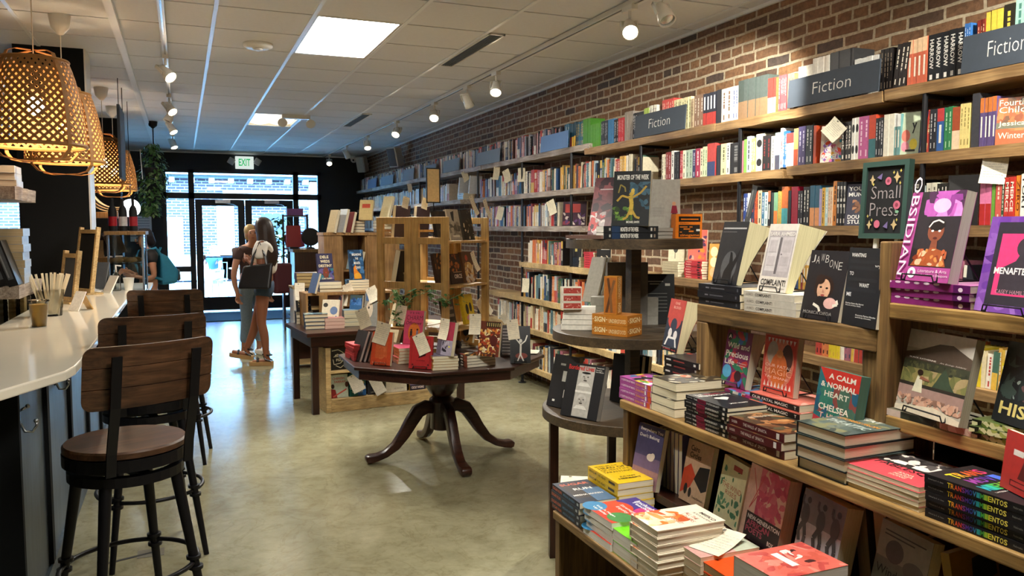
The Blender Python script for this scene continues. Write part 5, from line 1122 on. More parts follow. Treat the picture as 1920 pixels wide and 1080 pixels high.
sbox('orange SIGN game box standing upright on the two lying ones', 'print', .062, .055, .17, p, 0, 1.194, -.95, '#b8792c', [('r', .05, .03, .95, .97, '#a8622a'), ('l', [(.2, .05), (.5, .5), (.3, .95)], .012, '#5a3a24'), ('l', [(.6, .05), (.5, .5), (.8, .9)], .012, '#7a5434')], [], group='orange SIGN game boxes')
o = bpy.context.scene.objects[-1] if False else [k for k in D.objects if k.get('label', '').startswith('orange SIGN game box standing')][0]
g = G(); art(g, [('t', 'SIGN', .04, .25, .3, .75, '#f0dca8'), ('t', 'UNDERSTOOD', .42, .25, .97, .72, '#f0dca8', 0)], (.0006, 0, 0), (0, 0, 1), (0, -1, 0), (1, 0, 0), .17, .055)
g.v = [Vector((v.x, v.y + .055, v.z)) for v in g.v]; g.build('side_lettering', 'print', o)
pw = onp(1058, 622, 1.10)
for i in range(4): sbox(f'{ordn(3 - i, 4)} flat white box in the pile at the left of the middle tier', 'print', .15, .2, .0235, pw + Vector((.14 + .004 * i, -.02, 0)), 0, 1.10 + i * .0245, -.5, '#e4dfd2', [('r', 0, 0, 1, .08, '#8a8478')], group='flat white boxes on the middle tier', cat='box', name='white_box')
pk = onp(1060, 622, 1.10)
for i in range(3): sbox(f'{ordn(2 - i, 3)} small white card box with a red label on the flat white pile', 'print', .095, .06, .034, pk + Vector((.085, .0, 0)), 0, 1.10 + .099 + i * .035, -.35, '#d8d0c0', [('r', .1, .15, .95, .88, '#a8443c'), ('n', 8, .14, .2, .9, .82, .06, ['#c87a6a', '#8a2a28', '#d8a898'], 60 + i)], group='red-labelled card boxes', name='card_box')
pg = onp(1236, 608, 1.10)
for i in range(3): sbox(f'{ordn(2 - i, 3)} grey box in the pile right of the stand column', 'print', .12, .1, .044, pg + Vector((-.02, -.02, 0)), 0, 1.10 + i * .045, -.35, '#9a968e', group='grey boxes right of the column', cat='box', name='grey_box')
pg2 = onp(1146, 611, 1.10)
for i in range(3): sbox(f'{ordn(2 - i, 3)} grey box in the pile left of the stand column', 'print', .1, .11, .044, pg2 + Vector((.03, .06, 0)), 0, 1.10 + i * .045, -.6, '#a8a49a', group='grey boxes left of the column', cat='box', name='grey_box')
def free(label, col, P, w, h, t, rz, lean=.15, **k): return book(w, h, t, col, label, M=T(*P) @ RZ(rz) @ RX(-lean), **k)
free('tall grey-backed book standing behind the column on the middle tier', '#6f6a64', (1.925, 3.44, 1.101), .2, .31, .05, -.35, .02)
free('large black book with white printing and white top edge on the middle tier', '#19181a', (2.09, 3.43, 1.101), .19, .25, .03, -.35, .12, pages=WHITE, cov=[('r', .3, .84, .7, .86, '#9a9a96'), ('r', .34, .79, .6, .81, '#9a9a96'), ('r', .75, .76, .88, .81, '#b8b4ac')] + [('r', .2, .6 - .07 * i, .8, .615 - .07 * i, '#6a6a68') for i in range(6)], hc=True)
p = onp(1078, 606, 1.10)
for i, dx in enumerate((0, .022)): free(('left' if i == 0 else 'right') + ' one of two slim grey folders leaning above the flat white pile', '#b4aea2', (p.x + .09 + dx, p.y + .1, 1.2), .1, .24, .012, -1.25, .32, group='slim grey folders')
t3 = thing('mini_easel', 'small wooden easel at the front of the middle tier', 'easel', onp(1086, 618, 1.10), -.9)
g = G(); g.prism([(-.03, 0), (.03, 0), (.022, .02), (-.022, .02)], 0, .012); g.build('foot', 'wood_birch', t3)
g = G(); g.M = RX(-.5); g.box(-.02, 0, .01, .02, .008, .11); g.M = None; g.build('back_board', 'wood_round', t3)
# top tier
ZR = 1.53
def xy(px, y): q = at(px, 440, y=y); return q.x, q.y
x, y = xy(1101, 3.34); free('dark red role-playing book leaning on the top tier', '#6a3840', (x, y, ZR + .018), .165, .28, .028, -1.0, .3, pages='#b06a64', cov=[('n', 50, 0, 0, 1, 1, .2, ['#4a2a36', '#7a4048', '#8a4a50', '#3a2430'], 70), ('n', 30, 0, 0, .5, .4, .12, ['#e0d4d0', '#b8a8a8', '#c8484a'], 71), ('r', .2, .78, .85, .8, '#c8b0b4')], spine=[('n', 20, 0, 0, 1, 1, .1, ['#4a2a36', '#8a4a50', '#e0d4d0'], 72)])
MW = [('t', 'MONSTER OF THE WEEK', .31, .15, .64, .85, '#e6e2d6')]
x, y = xy(1133, 3.08)
stack(2, 'black book with MONSTER spine', 'on the top tier', .165, .245, .028, '#1a1b1e', (x + .145, y + .06, ZR), 1.28, spine=[('r', .15, 0, .3, 1, '#1f3350'), ('r', .1, .3, .13, .7, '#b8b4a8')] + MW + [('r', .86, .25, .89, .75, '#c8c4b8'), ('r', .92, .25, .95, .75, '#8a7a6a')], seed=25, pages=WHITE)
x, y = xy(1078, 3.2)
stack(1, 'brown book lying flat', 'at the left of the top tier', .17, .24, .016, '#6a5048', (x + .13, y + .04, ZR), .25, pages='#8a6a60')
x, y = xy(1146, 3.13); free('large black Monster of the Week book with a golden creature cover', '#1b1d1f', (x, y, ZR + .058), .165, .25, .02, -.72, .22, fan=.025, pages='#dcd8c4', cov=[('n', 30, .4, .3, 1, .8, .16, ['#22303a', '#2a4a5a', '#1b1d1f', '#3a5a6a'], 73), ('n', 26, 0, .1, .6, .35, .1, ['#4a6a2a', '#6a8a34', '#2a3a1c'], 74), ('l', [(.5, .2), (.52, .4), (.48, .55), (.55, .62)], .018, '#b89a3a'), ('l', [(.5, .5), (.25, .55), (.12, .45)], .009, '#a88a34'), ('l', [(.5, .5), (.75, .6), (.9, .72)], .009, '#a88a34'), ('l', [(.5, .3), (.4, .15), (.3, .12)], .01, '#a88a34'), ('l', [(.52, .3), (.65, .16), (.75, .14)], .01, '#a88a34'), ('l', [(.15, .6), (.2, .75), (.32, .7), (.34, .62)], .006, '#8a7a3a'), ('e', .54, .64, .05, .04, '#c8aa4a'), ('t', 'MONSTER OF THE WEEK', .1, .84, .95, .93, '#e8e6dc'), ('t', 'MICHAEL SANDS', .4, .05, .75, .09, '#d8d4c8')])
x, y = xy(1216, 3.2); free('grey-backed book with a small red-coated figure on the top tier', '#aaa69c', (x, y, ZR + .05), .16, .225, .02, -.15, .05, cov=[('r', .12, .4 - .0, .5, .41, '#7a7a74')] + [('r', .12, .36 - .04 * i, .48, .37 - .04 * i, '#8a8880') for i in range(4)] + [('e', .8, .5, .06, .04, '#c89a7a'), ('p', [(.7, .3), (.92, .3), (.88, .46), (.74, .46)], '#8a2a3a'), ('p', [(.72, .1), (.9, .1), (.88, .3), (.74, .3)], '#3a2030')])
x, y = xy(1228, 3.12)
stack(3, 'grey-edged booklet', 'on the stand top tier', .13, .15, .016, '#9a968c', (x + .065, y + .09, ZR), .2, pages='#a8a49a')
x, y = xy(1316, 3.1)
sbox('orange and black zinegame box standing on the top tier', 'print', .135, .045, .112, Vector((x, y, 0)), 0, ZR, -.12, '#e07a1f', [('r', .12, .68, .94, .9, '#1f1a16'), ('r', .2, .76, .86, .81, '#e07a1f'), ('r', .12, .05, .92, .56, '#2a231c'), ('t', 'Elephants', .16, .58, .5, .66, '#5a2a0c', 3), ('t', 'zinegame', .16, .06, .9, .18, '#e07a1f'), ('r', .16, .45, .45, .49, '#e07a1f'), ('r', .52, .45, .64, .49, '#e07a1f'), ('r', .3, .36, .55, .41, '#e07a1f'), ('r', .5, .26, .68, .32, '#e07a1f'), ('r', .16, .24, .24, .28, '#e07a1f'), ('r', .78, .3, .92, .38, '#e8e4dc')])
x, y = xy(1255, 3.2); free('brown notebook behind the orange zinegame box', '#5a3a2c', (x, y, ZR + .001), .12, .14, .02, -.2, .1, pages='#b8603a')
# bottom tier
def face(n=.0): return [('e', .5, .6 + n, .13, .1, '#c8c4be'), ('e', .5, .56 + n, .11, .09, '#b8b2aa'), ('e', .45, .6 + n, .025, .008, '#2a2624'), ('e', .56, .6 + n, .025, .008, '#2a2624'), ('e', .5, .53 + n, .05, .012, '#3a3430'), ('p', [(.49, .6 + n), (.53, .55 + n), (.48, .55 + n)], '#8a847c'), ('p', [(.32, .42 + n), (.7, .42 + n), (.6, .49 + n), (.4, .49 + n)], '#dcd8d0')]
def stz(label, col, bl, brx, ty, z, w, lean, tt, **k):
    p = onp(bl[0], bl[1], z); rz = solve(lambda a: pr(p + Vector((math.cos(a), math.sin(a), 0)) * w)[0], -PI * .6, .3, brx)
    uv = RZ(rz) @ (RX(-lean) @ Vector((0, 0, 1))); h = solve(lambda q: pr(p + uv * q)[1], .02, .5, ty)
    return book(w, h, tt, col, label, M=T(p.x, p.y, z + .002) @ RZ(rz) @ RX(-lean), **k)
stz('large black photo book with two grey portraits on the bottom tier', '#262527', (1050, 778), 1118, 679, .728, .2, .3, .03, cov=[('r', .3, .02, .74, .96, '#b9b4ac')] + [(k[0], k[1] + .02, *k[2:]) if k[0] == 'e' else k for k in face(.16)] + [('e', .52, .83, .12, .02, '#1c1a1a'), ('r', .3, .46, .74, .5, '#e0dcd4')] + face(-.26) + [('t', 'Bordered Lives', .02, .87, .72, .96, '#c8352f', 1), ('t', 'Transgender', .77, .935, .98, .96, '#e0dcd4'), ('t', 'Portraits', .77, .9, .93, .922, '#e0dcd4'), ('t', 'from Mexico', .77, .865, .98, .887, '#e0dcd4')], pages='#8f8b84')
q = Vector((1.60, 3.45, 0))
free('dark photo book with scattered white marks leaning at the left of the bottom tier', '#2a292b', (q.x, q.y, .73), .16, .25, .03, -1.22, .26, cov=[('r', .45, .5, .6, .7, '#c8c4bc'), ('r', .2, .1, .3, .14, '#e8e4dc'), ('r', .6, .2, .75, .35, '#d8d4cc'), ('r', .3, .8, .5, .84, '#a8a49c')], pages='#b8b4ac')
for i in range(3): free(f'{("left", "middle", "right")[i]} one of three slim black books standing behind the photo books', '#1c1b1d', (1.93 + i * .03, 3.42 - i * .01, .73), .15, .235, .022, -1.3, .12, group='slim black books on the bottom tier')
free('pale book with red leaves lying under the bottom tier', '#b8a8a0', (2.0, 3.35, .235), .15, .2, .03, .5, 1.2, cov=[('n', 24, 0, 0, 1, 1, .15, ['#a8443c', '#d8ccc4', '#8a3a34'], 75)])

# --- books on the fourth wall shelf seen between the stand and the display unit
def w4(n, desc, where, px, w, tt, col, **k):
    y = py_at(px, Z4 + .05); return stack(n, desc, where, .13, w, tt, col, (XBK + .07, y - w / 2, Z4 + .001), 0, **k)
def f4(label, x0, x1, z, h, col, cov=(), **k): return wallface(x0, x1, z, h, col, label, cov, **k)
za = w4(6, 'cream paperback', 'under the bird cover', 1240, .2, .017, '#b5a88a', seed=70); zb4 = w4(7, 'red paperback', 'under the coral patterned cover', 1282, .2, .0165, '#b83038', spine=[('t', 'RED', .1, .3, .4, .7, '#f0c8b0'), ('r', .75, .2, .9, .8, '#3a1a1c')], seed=71)
f4('face-out pale book with a grey bird, fourth wall shelf', 1253, 1283, za, .2, '#d8ccb0', [('e', .45, .5, .16, .2, '#4a4844'), ('p', [(.5, .6), (.85, .82), (.6, .5)], '#4a4844'), ('l', [(.42, .3), (.42, .1)], .004, '#3a3834')], rz=-.95)
f4('face-out coral patterned book, fourth wall shelf', 1290, 1324, zb4, .21, '#d86a5c', [('n', 26, 0, 0, 1, 1, .16, ['#d88a3a', '#b8486a', '#e8a08a', '#5a3a5a'], 76)], rz=-.95)
f4('tan book with three cream discs beside the black hands cover', 1328, 1346, Z4, .24, '#c8944a', [('e', .5, .78, .38, .14, '#ead8a8'), ('e', .5, .5, .38, .14, '#ead8a8'), ('e', .5, .22, .38, .14, '#e0a87a')], rz=-1.0)
zc4 = w4(6, 'slim black book', 'left of the stand column, fourth shelf', 1068, .17, .014, '#24242a', seed=72); w4(7, 'bright red paperback', 'left of the stand column, fourth shelf', 1094, .17, .019, '#c83a44', spine=[('r', .1, .3, .6, .7, '#8a1a24')], seed=73)
f4('face-out black book with a gold figure on the slim black pile', 1070, 1090, zc4, .15, '#26262a', [('r', .4, .3, .6, .85, '#d8c878')], rz=-.9); f4('face-out black book with pale dancers, fourth wall shelf', 1118, 1144, Z4, .19, '#232326', [('n', 8, .3, .1, .8, .6, .16, ['#e8e0d0', '#c8b8a0'], 77), ('r', .3, .85, .9, .93, '#e8e4dc')], rz=-.9)
y = py_at(1392, Z3 + .1); book(.16, .245, .045, '#3c3b3c', 'tall charcoal book leaning at the left end of the third wall shelf', M=T(XBK, y - .06, Z3 + .002) @ RX(.32), spine=[('r', .1, .2, .8, .4, '#6a6866')], pages='#b8b0a4')
# ------------------------------------------------------------------ octagonal pedestal table
OX, OY, OZ = 1.63, 5.23, .71
t = thing('pedestal_table', 'dark octagonal pedestal table with four curved feet, loaded with red books', 'table', (OX, OY, 0))
def octo(r): return [(r * math.cos(PI / 8 + k * PI / 4), r * math.sin(PI / 8 + k * PI / 4)) for k in range(8)]
g = G(); g.prism(octo(.71), OZ - .022, OZ); g.build('tabletop', 'wood_dark', t, bevel=.006)
g = G(); g.prism(octo(.675), OZ - .085, OZ - .0225); g.build('apron', 'wood_dark', t, bevel=.004)
g = G(); g.lathe([(.10, .624), (.115, .60), (.118, .54), (.11, .49), (.082, .445), (.06, .425), (.085, .405), (.088, .39), (.075, .37), (.08, .2), (.06, .19)], 32); g.build('column', 'wood_dark_z', t, smooth='auto')
for k in range(4):
    a = -PI / 2 + k * PI / 2; g = G(); ca, sa = math.cos(a), math.sin(a)
    path = [(.05, .345, .05), (.11, .355, .055), (.17, .33, .058), (.22, .26, .054), (.27, .18, .047), (.33, .105, .038), (.40, .058, .03), (.46, .04, .03), (.51, .036, .036), (.535, .03, .022)]
    pts = []; fs = []; n = len(path)
    for i, (r, z, h) in enumerate(path):
        w = .032 if i < 7 else .036
        i0, i1 = max(0, i - 1), min(n - 1, i + 1); dx = path[i1][0] - path[i0][0]; dz = path[i1][1] - path[i0][1]; L = math.hypot(dx, dz); nx, nz = -dz / L, dx / L
        for s, u in ((-1, -1), (1, -1), (1, 1), (-1, 1)): 
            rr = r + nx * h * u * .8; zz = max(0.0, z + nz * h * u * .8); pts.append((rr * ca - s * w * sa, rr * sa + s * w * ca, zz))
    for i in range(n - 1):
        for q in range(4): fs.append((i * 4 + q, i * 4 + (q + 1) % 4, i * 4 + 4 + (q + 1) % 4, i * 4 + 4 + q))
    fs += [(3, 2, 1, 0), (n * 4 - 4, n * 4 - 3, n * 4 - 2, n * 4 - 1)]
    g.add(pts, fs); g.build('leg', 'wood_dark', t, bevel=.012, smooth='auto')
# --- birch stand on it: two narrow open racks back to back
PX, PY = 1.60, 4.98; RZS = math.radians(40)
def rack(name_label, v0, tag_):
    t = thing('folding_rack', name_label, 'display rack', M=T(PX, PY, OZ + .001) @ RZ(RZS) @ T(0, v0, 0), group='birch racks on the octagonal table')
    Lx, Wy, Ht = .56, .285, .94
    for x in (0, Lx - .03):
        g = G(); w = .055
        g.box(x, 0, 0, x + .022, w, Ht); g.box(x, Wy - w, 0, x + .022, Wy, Ht); g.box(x, w, Ht - .045, x + .022, Wy - w, Ht)
        for z in (.02, .46, .76): g.box(x, w, z, x + .022, Wy - w, z + .045)
        g.build('end_frame', 'wood_birch', t, bevel=.003)
    for z in (.19, .482, .782):
        g = G(); g.box(.022, .004, z - .016, Lx - .03, Wy - .004, z); g.build('shelf', 'wood_birch', t, bevel=.002)
    for y in (.01, Wy - .025):
        g = G(); g.box(.0221, y, .84, Lx - .0301, y + .015, .856) if v0 > .1 else g.box(.0221, Wy - .025, .84, Lx - .0301, Wy - .01, .856)
        if y > .1: g.build('rail', 'wood_birch', t)
    return t
rack('birch rack half turned right, dark covers facing the brick wall', 0, 'r')
rack('birch rack half turned left, seen by its open end frame', .29, 'l')
def loc(u, v, z): q = RZ(RZS) @ Vector((u, v, 0)); return (PX + q.x, PY + q.y, OZ + z)
def rk(label, u, z, col, w=.14, h=.2, side=0, tt=.025, lean=.2, rzo=0, **k):
    if side == 0: M = T(*loc(u, .09, z + .003)) @ RZ(RZS + rzo) @ RX(-lean)
    else: M = T(*loc(u + w, .49, z + .003)) @ RZ(RZS + PI + rzo) @ RX(-lean)
    return book(w, h, tt, col, label, M=M, **k)
DK = ['#2a241e', '#4a3a2c', '#8a7a5a', '#1a1816', '#b8a884']
rk('dark brown face-out book at the left of the right rack top shelf', .03, .782, '#231c18', cov=[('n', 20, 0, 0, 1, 1, .15, ['#3a2c20', '#5a4434', '#1a1512'], 80)])
rk('grey-cream face-out book, middle of the right rack top shelf', .19, .782, '#b5ab98', w=.15, h=.215, cov=[('n', 20, 0, .1, 1, .6, .2, ['#8a8272', '#d0c8b4', '#5a5448'], 81), ('p', [(.3, .9), (.6, .95), (.5, .6), (.35, .65)], '#26221e'), ('r', .2, .1, .8, .16, '#e8e0cc')])
rk('black face-out book with pale marks, right end of the right rack top shelf', .37, .782, '#1a1815', w=.14, h=.21, cov=[('n', 26, 0, 0, 1, 1, .09, ['#e8dcc0', '#1a1815', '#6a6252', '#3a362e'], 82)])
rk('brown and orange face-out book at the left of the right rack middle shelf', .03, .482, '#3a2414', w=.15, h=.22, cov=[('n', 26, 0, 0, 1, 1, .12, ['#c8823a', '#8a5424', '#2a1a10', '#1c1410'], 83)])
rk('dark face-out book lettered ORCE on the right rack middle shelf', .2, .482, '#2a1710', w=.15, h=.21, cov=[('n', 20, 0, .4, 1, 1, .12, ['#8a4a1c', '#4a2814', '#a8602a'], 84), ('t', 'ORCE', .3, .18, .95, .32, '#e8dcc8'), ('r', .25, .38, .98, .4, '#c8a070')])
rk('face-out book with a golden gown at the right end of the middle shelf', .38, .482, '#5a3a24', w=.15, h=.22, cov=[('e', .5, .35, .4, .32, '#d8b070'), ('e', .5, .12, .42, .14, '#cfc4b8'), ('n', 22, .1, .0, .95, .7, .14, ['#d8b47a', '#b88a4a', '#e8dcc4', '#8a5a34'], 85), ('e', .4, .8, .12, .1, '#b04a34')])
rk('dark striped face-out book under the right rack middle shelf', .12, .19, '#3a3028', w=.14, h=.2, cov=[('r', .1, .1 + .0, .9, .2, '#8a7a68'), ('r', .1, .35, .9, .45, '#8a7a68'), ('r', .1, .6, .9, .7, '#8a7a68')])
rk('yellow face-out book with black circles on the right rack low shelf', .38, .19, '#d8b82a', w=.14, h=.21, cov=[('e', .35, .5, .14, .18, '#2a2414'), ('e', .7, .55, .12, .16, '#2a2414'), ('e', .5, .2, .3, .1, '#c88a9a')])
for i, (u, z, c) in enumerate(((.05, .782, '#3a2a3c'), (.3, .782, '#33263a'))): rk(('near' if i == 0 else 'far') + ' plum-backed book standing on top of the left rack', u, z, c, w=.17, h=.24, side=1, lean=.1)
rk('black book with cream page edge in the left rack middle bay', .04, .482, '#18161a', w=.16, h=.24, side=1, tt=.04)
rk('dark teal book in the left rack low bay', .06, .19, '#1f3f40', w=.15, h=.22, side=1, cov=[('t', 'CHI', .5, .6, .9, .7, '#eee')])
rk('plum and grey illustrated book in the left rack top bay', .2, .782, '#5a3448', w=.12, h=.17, side=1, lean=.3, cov=[('n', 20, 0, 0, 1, 1, .16, ['#8a4a5a', '#3a2430', '#b8a8a8'], 86)])
t5 = thing('gift_box', 'small kraft box in the left rack bay', 'box', loc(.1, .36, .483), RZS)
g = G(); g.box(-.03, -.035, 0, .05, .04, .07); g.build('carton', 'wood_pine', t5); g = G(); g.box(-.033, -.038, .07, .053, .043, .082); g.build('lid', 'wood_pine', t5)
# upright paper sign standing behind the racks
t6 = thing('paper_sign', 'upright tan paper sign in a thin black frame above the birch racks', 'sign', loc(.3, .31, .782) , -.12)
g = G()
g.box(-.045, 0, .26, .055, .008, .268); g.box(-.045, 0, .496, .055, .008, .504); g.box(-.045, 0, .268, -.037, .008, .496); g.box(.047, 0, .268, .055, .008, .496); g.build('frame', 'black_metal', t6)
g = G(); g.box(-.037, .003, .268, .047, .006, .496, '#d9bd8c'); g.build('sheet', 'paper', t6)
g = G(); g.tube([(.006, .004, .26), (.006, .004, .012)], .004, 6); g.lathe([(.045, 0), (.045, .006), (.006, .012)], 16, (.006, .004)); g.build('stem', 'black_metal', t6)
# ivy winding through the lower rungs
def vine(label, pts, n, sc, name='ivy_garland', seed=3, spread=.05, cat='plant'):
    rg = random.Random(seed); t = thing(name, label, cat, pts[0])
    o = Vector(pts[0]); g = G(); g.tube([Vector(p) - o for p in pts], .0025, 5); g.build('stem', 'leaf_pale', t)
    g = G()
    for i in range(n):
        a = rg.random() * (len(pts) - 1); k = int(a); p = Vector(pts[k]).lerp(Vector(pts[min(k + 1, len(pts) - 1)]), a - k) - o
        p += Vector((rg.gauss(0, spread), rg.gauss(0, spread), rg.gauss(0, spread * .9)))
        s = sc * rg.uniform(.6, 1.2); M = T(*p) @ RZ(rg.random() * 6.28) @ RX(rg.uniform(-1.2, .6)) @ RY(rg.uniform(-.6, .6))
        q = [(0, 0, 0), (.45, .1, .1), (.35, .45, .12), (.7, .7, 0), (.25, .75, .05), (0, 1.15, -.1), (-.25, .75, .05), (-.7, .7, 0), (-.35, .45, .12), (-.45, .1, .1), (0, .5, -.04)]
        v = [M @ (Vector(c) * s) for c in q]
        g.add(v, [(10, j, (j + 1) % 10) for j in range(10)], mat=1 if rg.random() < .3 else 0)
    g.build('leaves', ['leaf', 'leaf_pale'], t)
    return t
vine('green ivy winding around the lower rungs of the birch racks', [loc(-.05, .47, .36), loc(-.07, .38, .44), loc(-.06, .3, .36), loc(-.06, .22, .42), loc(-.05, .1, .46), loc(-.04, -.02, .4), loc(.1, -.06, .44)], 70, .034, seed=4, spread=.03)
vine('ivy trailing down between the birch racks and the red books', [loc(-.06, .34, .4), loc(-.1, .36, .3), loc(-.1, .32, .22)], 22, .03, seed=9, spread=.025)
# --- books on the octagonal table
def so(label, col, bl, brx, ty, w=.14, lean=.2, tt=.02, z=OZ + .001, up=0, ease=None, rz=None, **k):
    p = at(bl[0], bl[1], z=z + 0.0)
    if rz is None: rz = solve(lambda a: pr(p + Vector((math.cos(a), math.sin(a), 0)) * w)[0], -PI * .6, .35, brx)
    uv = RZ(rz) @ (RX(-lean) @ Vector((0, 0, 1))); h = max(.1, min(.3, solve(lambda q: pr(p + uv * q)[1], .02, .5, ty)))
    o = book(w, h, tt, col, label, M=T(p.x, p.y, z + .002) @ RZ(rz) @ RX(-lean), **k)
    if ease:
        c = p + Vector((math.cos(rz), math.sin(rz), 0)) * w / 2; easel(ease, T(c.x, c.y, z + .001) @ RZ(rz), w * .6, .11)
    return o
def fo(px, py, z=OZ): return at(px, py, z=z)
def pile(n, desc, where, w, h, tt, col, px, py, rz, z=OZ + .001, **k):
    """px,py = photo point of the pile's front-left lower corner; rz turns the width direction."""
    p = at(px, py, z=z); c = p + RZ(rz) @ Vector((w / 2, h / 2, 0))
    return stack(n, desc, where, w, h, tt, col, (c.x, c.y, z), rz, **k)
RD = '#b3262c'
pile(6, 'red paperback', 'left of the orange cover, octagonal table', .13, .2, .0165, RD, 664, 677, .1, pages='#a83a34', seed=30)
for i in range(3): so(f'{("left", "middle", "right")[i]} one of three slim books leaning at the left end of the octagonal table', ('#2a2628', '#3a3638', '#28262a')[i], (655 + 8 * i, 674), 668 + 8 * i, 618 + 2 * i, w=.13, lean=.35, tt=.016, rz=-1.25, pages='#c8c0b8', group='slim leaning books on the octagonal table')
so('face-out orange-red book with a lighter blot, front left of the octagonal table', '#d9532f', (694, 684), 731, 622, w=.14, lean=.22, cov=[('e', .5, .5, .3, .32, '#e0784a'), ('n', 26, .2, .2, .8, .8, .2, ['#e0784a', '#dc6a3c'], 90), ('t', 'semiospot', .15, .9, .85, .96, '#f0a078', 0), ('t', 'Lucy Ives', .1, .03, .75, .11, '#f4c0a0', 2)], ease='black wire easel under the orange-red blot book', tt=.026)
z1 = pile(5, 'orange-spined paperback', 'under the pink Charm cover, octagonal table', .14, .19, .0195, '#cf7f3c', 748, 683, .05, spine=[('r', 0, 0, .4, 1, '#5a2a1c'), ('t', 'Offensive', .5, .25, .85, .75, '#3a2014', 3)], cov=[('r', 0, 0, 1, 1, '#d85a7a')], seed=31)
so('face-out pink and orange book titled The Charm Offensive', '#d9567c', (755, 645), 790, 582, w=.14, lean=.2, z=z1, tt=.03, cov=[('e', .55, .35, .32, .28, '#e88a3a'), ('t', 'THE', .2, .9, .8, .95, '#2a1a1c', 2), ('t', 'CHARM', .1, .72, .95, .85, '#2a1a1c', 2), ('t', 'Offensive', .08, .58, .9, .68, '#2a1a1c', 3), ('e', .4, .42, .05, .03, '#2a1c18'), ('p', [(.34, .2), (.46, .2), (.46, .39), (.34, .39)], '#2a2430'), ('e', .72, .44, .05, .03, '#5a2a18'), ('p', [(.66, .22), (.78, .22), (.77, .41), (.67, .41)], '#8a8aa0')])
so('face-out red book with a thin ornate border, front centre of the octagonal table', '#b12a2c', (766, 691), 809, 630, w=.15, lean=.18, tt=.02, pages='#a83a30', cov=[('r', .1, .06, .9, .065, '#5a1416'), ('r', .1, .93, .9, .935, '#5a1416'), ('r', .1, .06, .11, .93, '#5a1416'), ('r', .89, .06, .9, .93, '#5a1416'), ('e', .16, .12, .04, .03, '#5a1416'), ('e', .84, .12, .04, .03, '#5a1416'), ('r', .3, .24, .7, .25, '#5a1416'), ('p', [(.4, .32), (.72, .4), (.7, .5), (.5, .5)], '#4a1214'), ('t', '?', .7, .84, .8, .92, '#3a0c0e')], ease='black wire easel under the red bordered book')
z2 = pile(5, 'tan-edged paperback', 'under the violet banana cover, octagonal table', .16, .15, .0165, '#c8924a', 812, 695, -.1, pages='#e6dcc0', cov=[('r', 0, 0, 1, 1, '#5a5464')], spine_col='#c8924a', seed=32)
so('face-out grey-violet book with yellow petals, octagonal table', '#6a6270', (817, 664), 845, 602, w=.14, lean=.2, z=z2, tt=.028, cov=[('r', .3, 0, 1, .45, '#a8a0b4'), ('n', 10, .35, .1, .9, .45, .1, ['#e8d84a', '#4a4454', '#c8c0d0', '#2a2630'], 91), ('r', 0, .45, 1, 1, '#a8324a'), ('n', 12, 0, .5, .5, 1, .12, ['#f0e8e4', '#2a2426', '#d84a5a'], 92)])
z3 = pile(4, 'black cream-blocked paperback', 'under the mushroom cover', .2, .13, .018, '#1f1a18', 876, 690, .12, pages='#e8e0cc', spine=[('r', .3, .2, .55, .8, '#d8d0c0'), ('r', .62, 0, 1, 1, '#8a4a34')], cov=[('n', 40, 0, 0, 1, 1, .1, ['#c8782c', '#8a2a24', '#e8c880', '#2a1a14'], 93)], seed=33, spine_col='#1f1a18')
so('face-out book crowded with orange and cream mushrooms, octagonal table', '#6a3424', (895, 667), 934, 602, w=.15, lean=.18, z=z3, cov=[('n', 90, 0, 0, 1, .8, .1, ['#d8843a', '#f0dca8', '#b8482a', '#e8b868', '#8a3424', '#f4e8cc'], 94), ('e', .72, .45, .18, .16, '#5a2420'), ('r', .3, .84, 1, .98, '#1f1a14')] + [('r', .34 + .1 * i, .86, .38 + .1 * i, .96, '#c8b070') for i in range(7)], ease='black wire easel under the mushroom book')
so('face-out black book with a white skeletal figure at the right end of the octagonal table', '#19181a', (957, 682), 982, 612, w=.13, lean=.25, rz=-.35, cov=[('e', .55, .2, .3, .08, '#8a3a2c'), ('l', [(.5, .2), (.52, .5)], .012, '#e8e4dc'), ('l', [(.52, .5), (.3, .65), (.25, .8)], .008, '#e8e4dc'), ('l', [(.52, .5), (.75, .6), (.85, .75)], .008, '#e8e4dc'), ('e', .52, .6, .08, .05, '#e8e4dc'), ('l', [(.5, .25), (.35, .05)], .008, '#e8e4dc'), ('l', [(.5, .25), (.66, .05)], .008, '#e8e4dc')], ease='black wire easel under the black skeletal book')
so('grey striped book leaning behind the black skeletal cover', '#4a4444', (938, 668), 962, 610, w=.12, lean=.25, rz=-.5, cov=[('r', .1, .1 * i + .05, .9, .1 * i + .09, '#a8a09c') for i in range(9)])
so('face-out cream and black book behind the mushroom book', '#d8a04a', (862, 640), 885, 585, w=.13, lean=.2, z=OZ + .05, cov=[('e', .4, .5, .3, .3, '#1f1a16'), ('n', 10, 0, 0, 1, 1, .15, ['#e8b84a', '#2a221a', '#f0e4cc'], 95)])
stack(3, 'dark book', 'under the cream and black cover, octagonal table', .12, .14, .0155, '#2a2420', (fo(876, 652).x, fo(876, 652).y + .06, OZ + .001), .1, seed=34)
so('cream-paged book standing behind the orange-red blot book', '#b8a888', (722, 640), 742, 568, w=.13, lean=.3, z=OZ + .001, rz=-1.1, fan=.03, tt=.03)
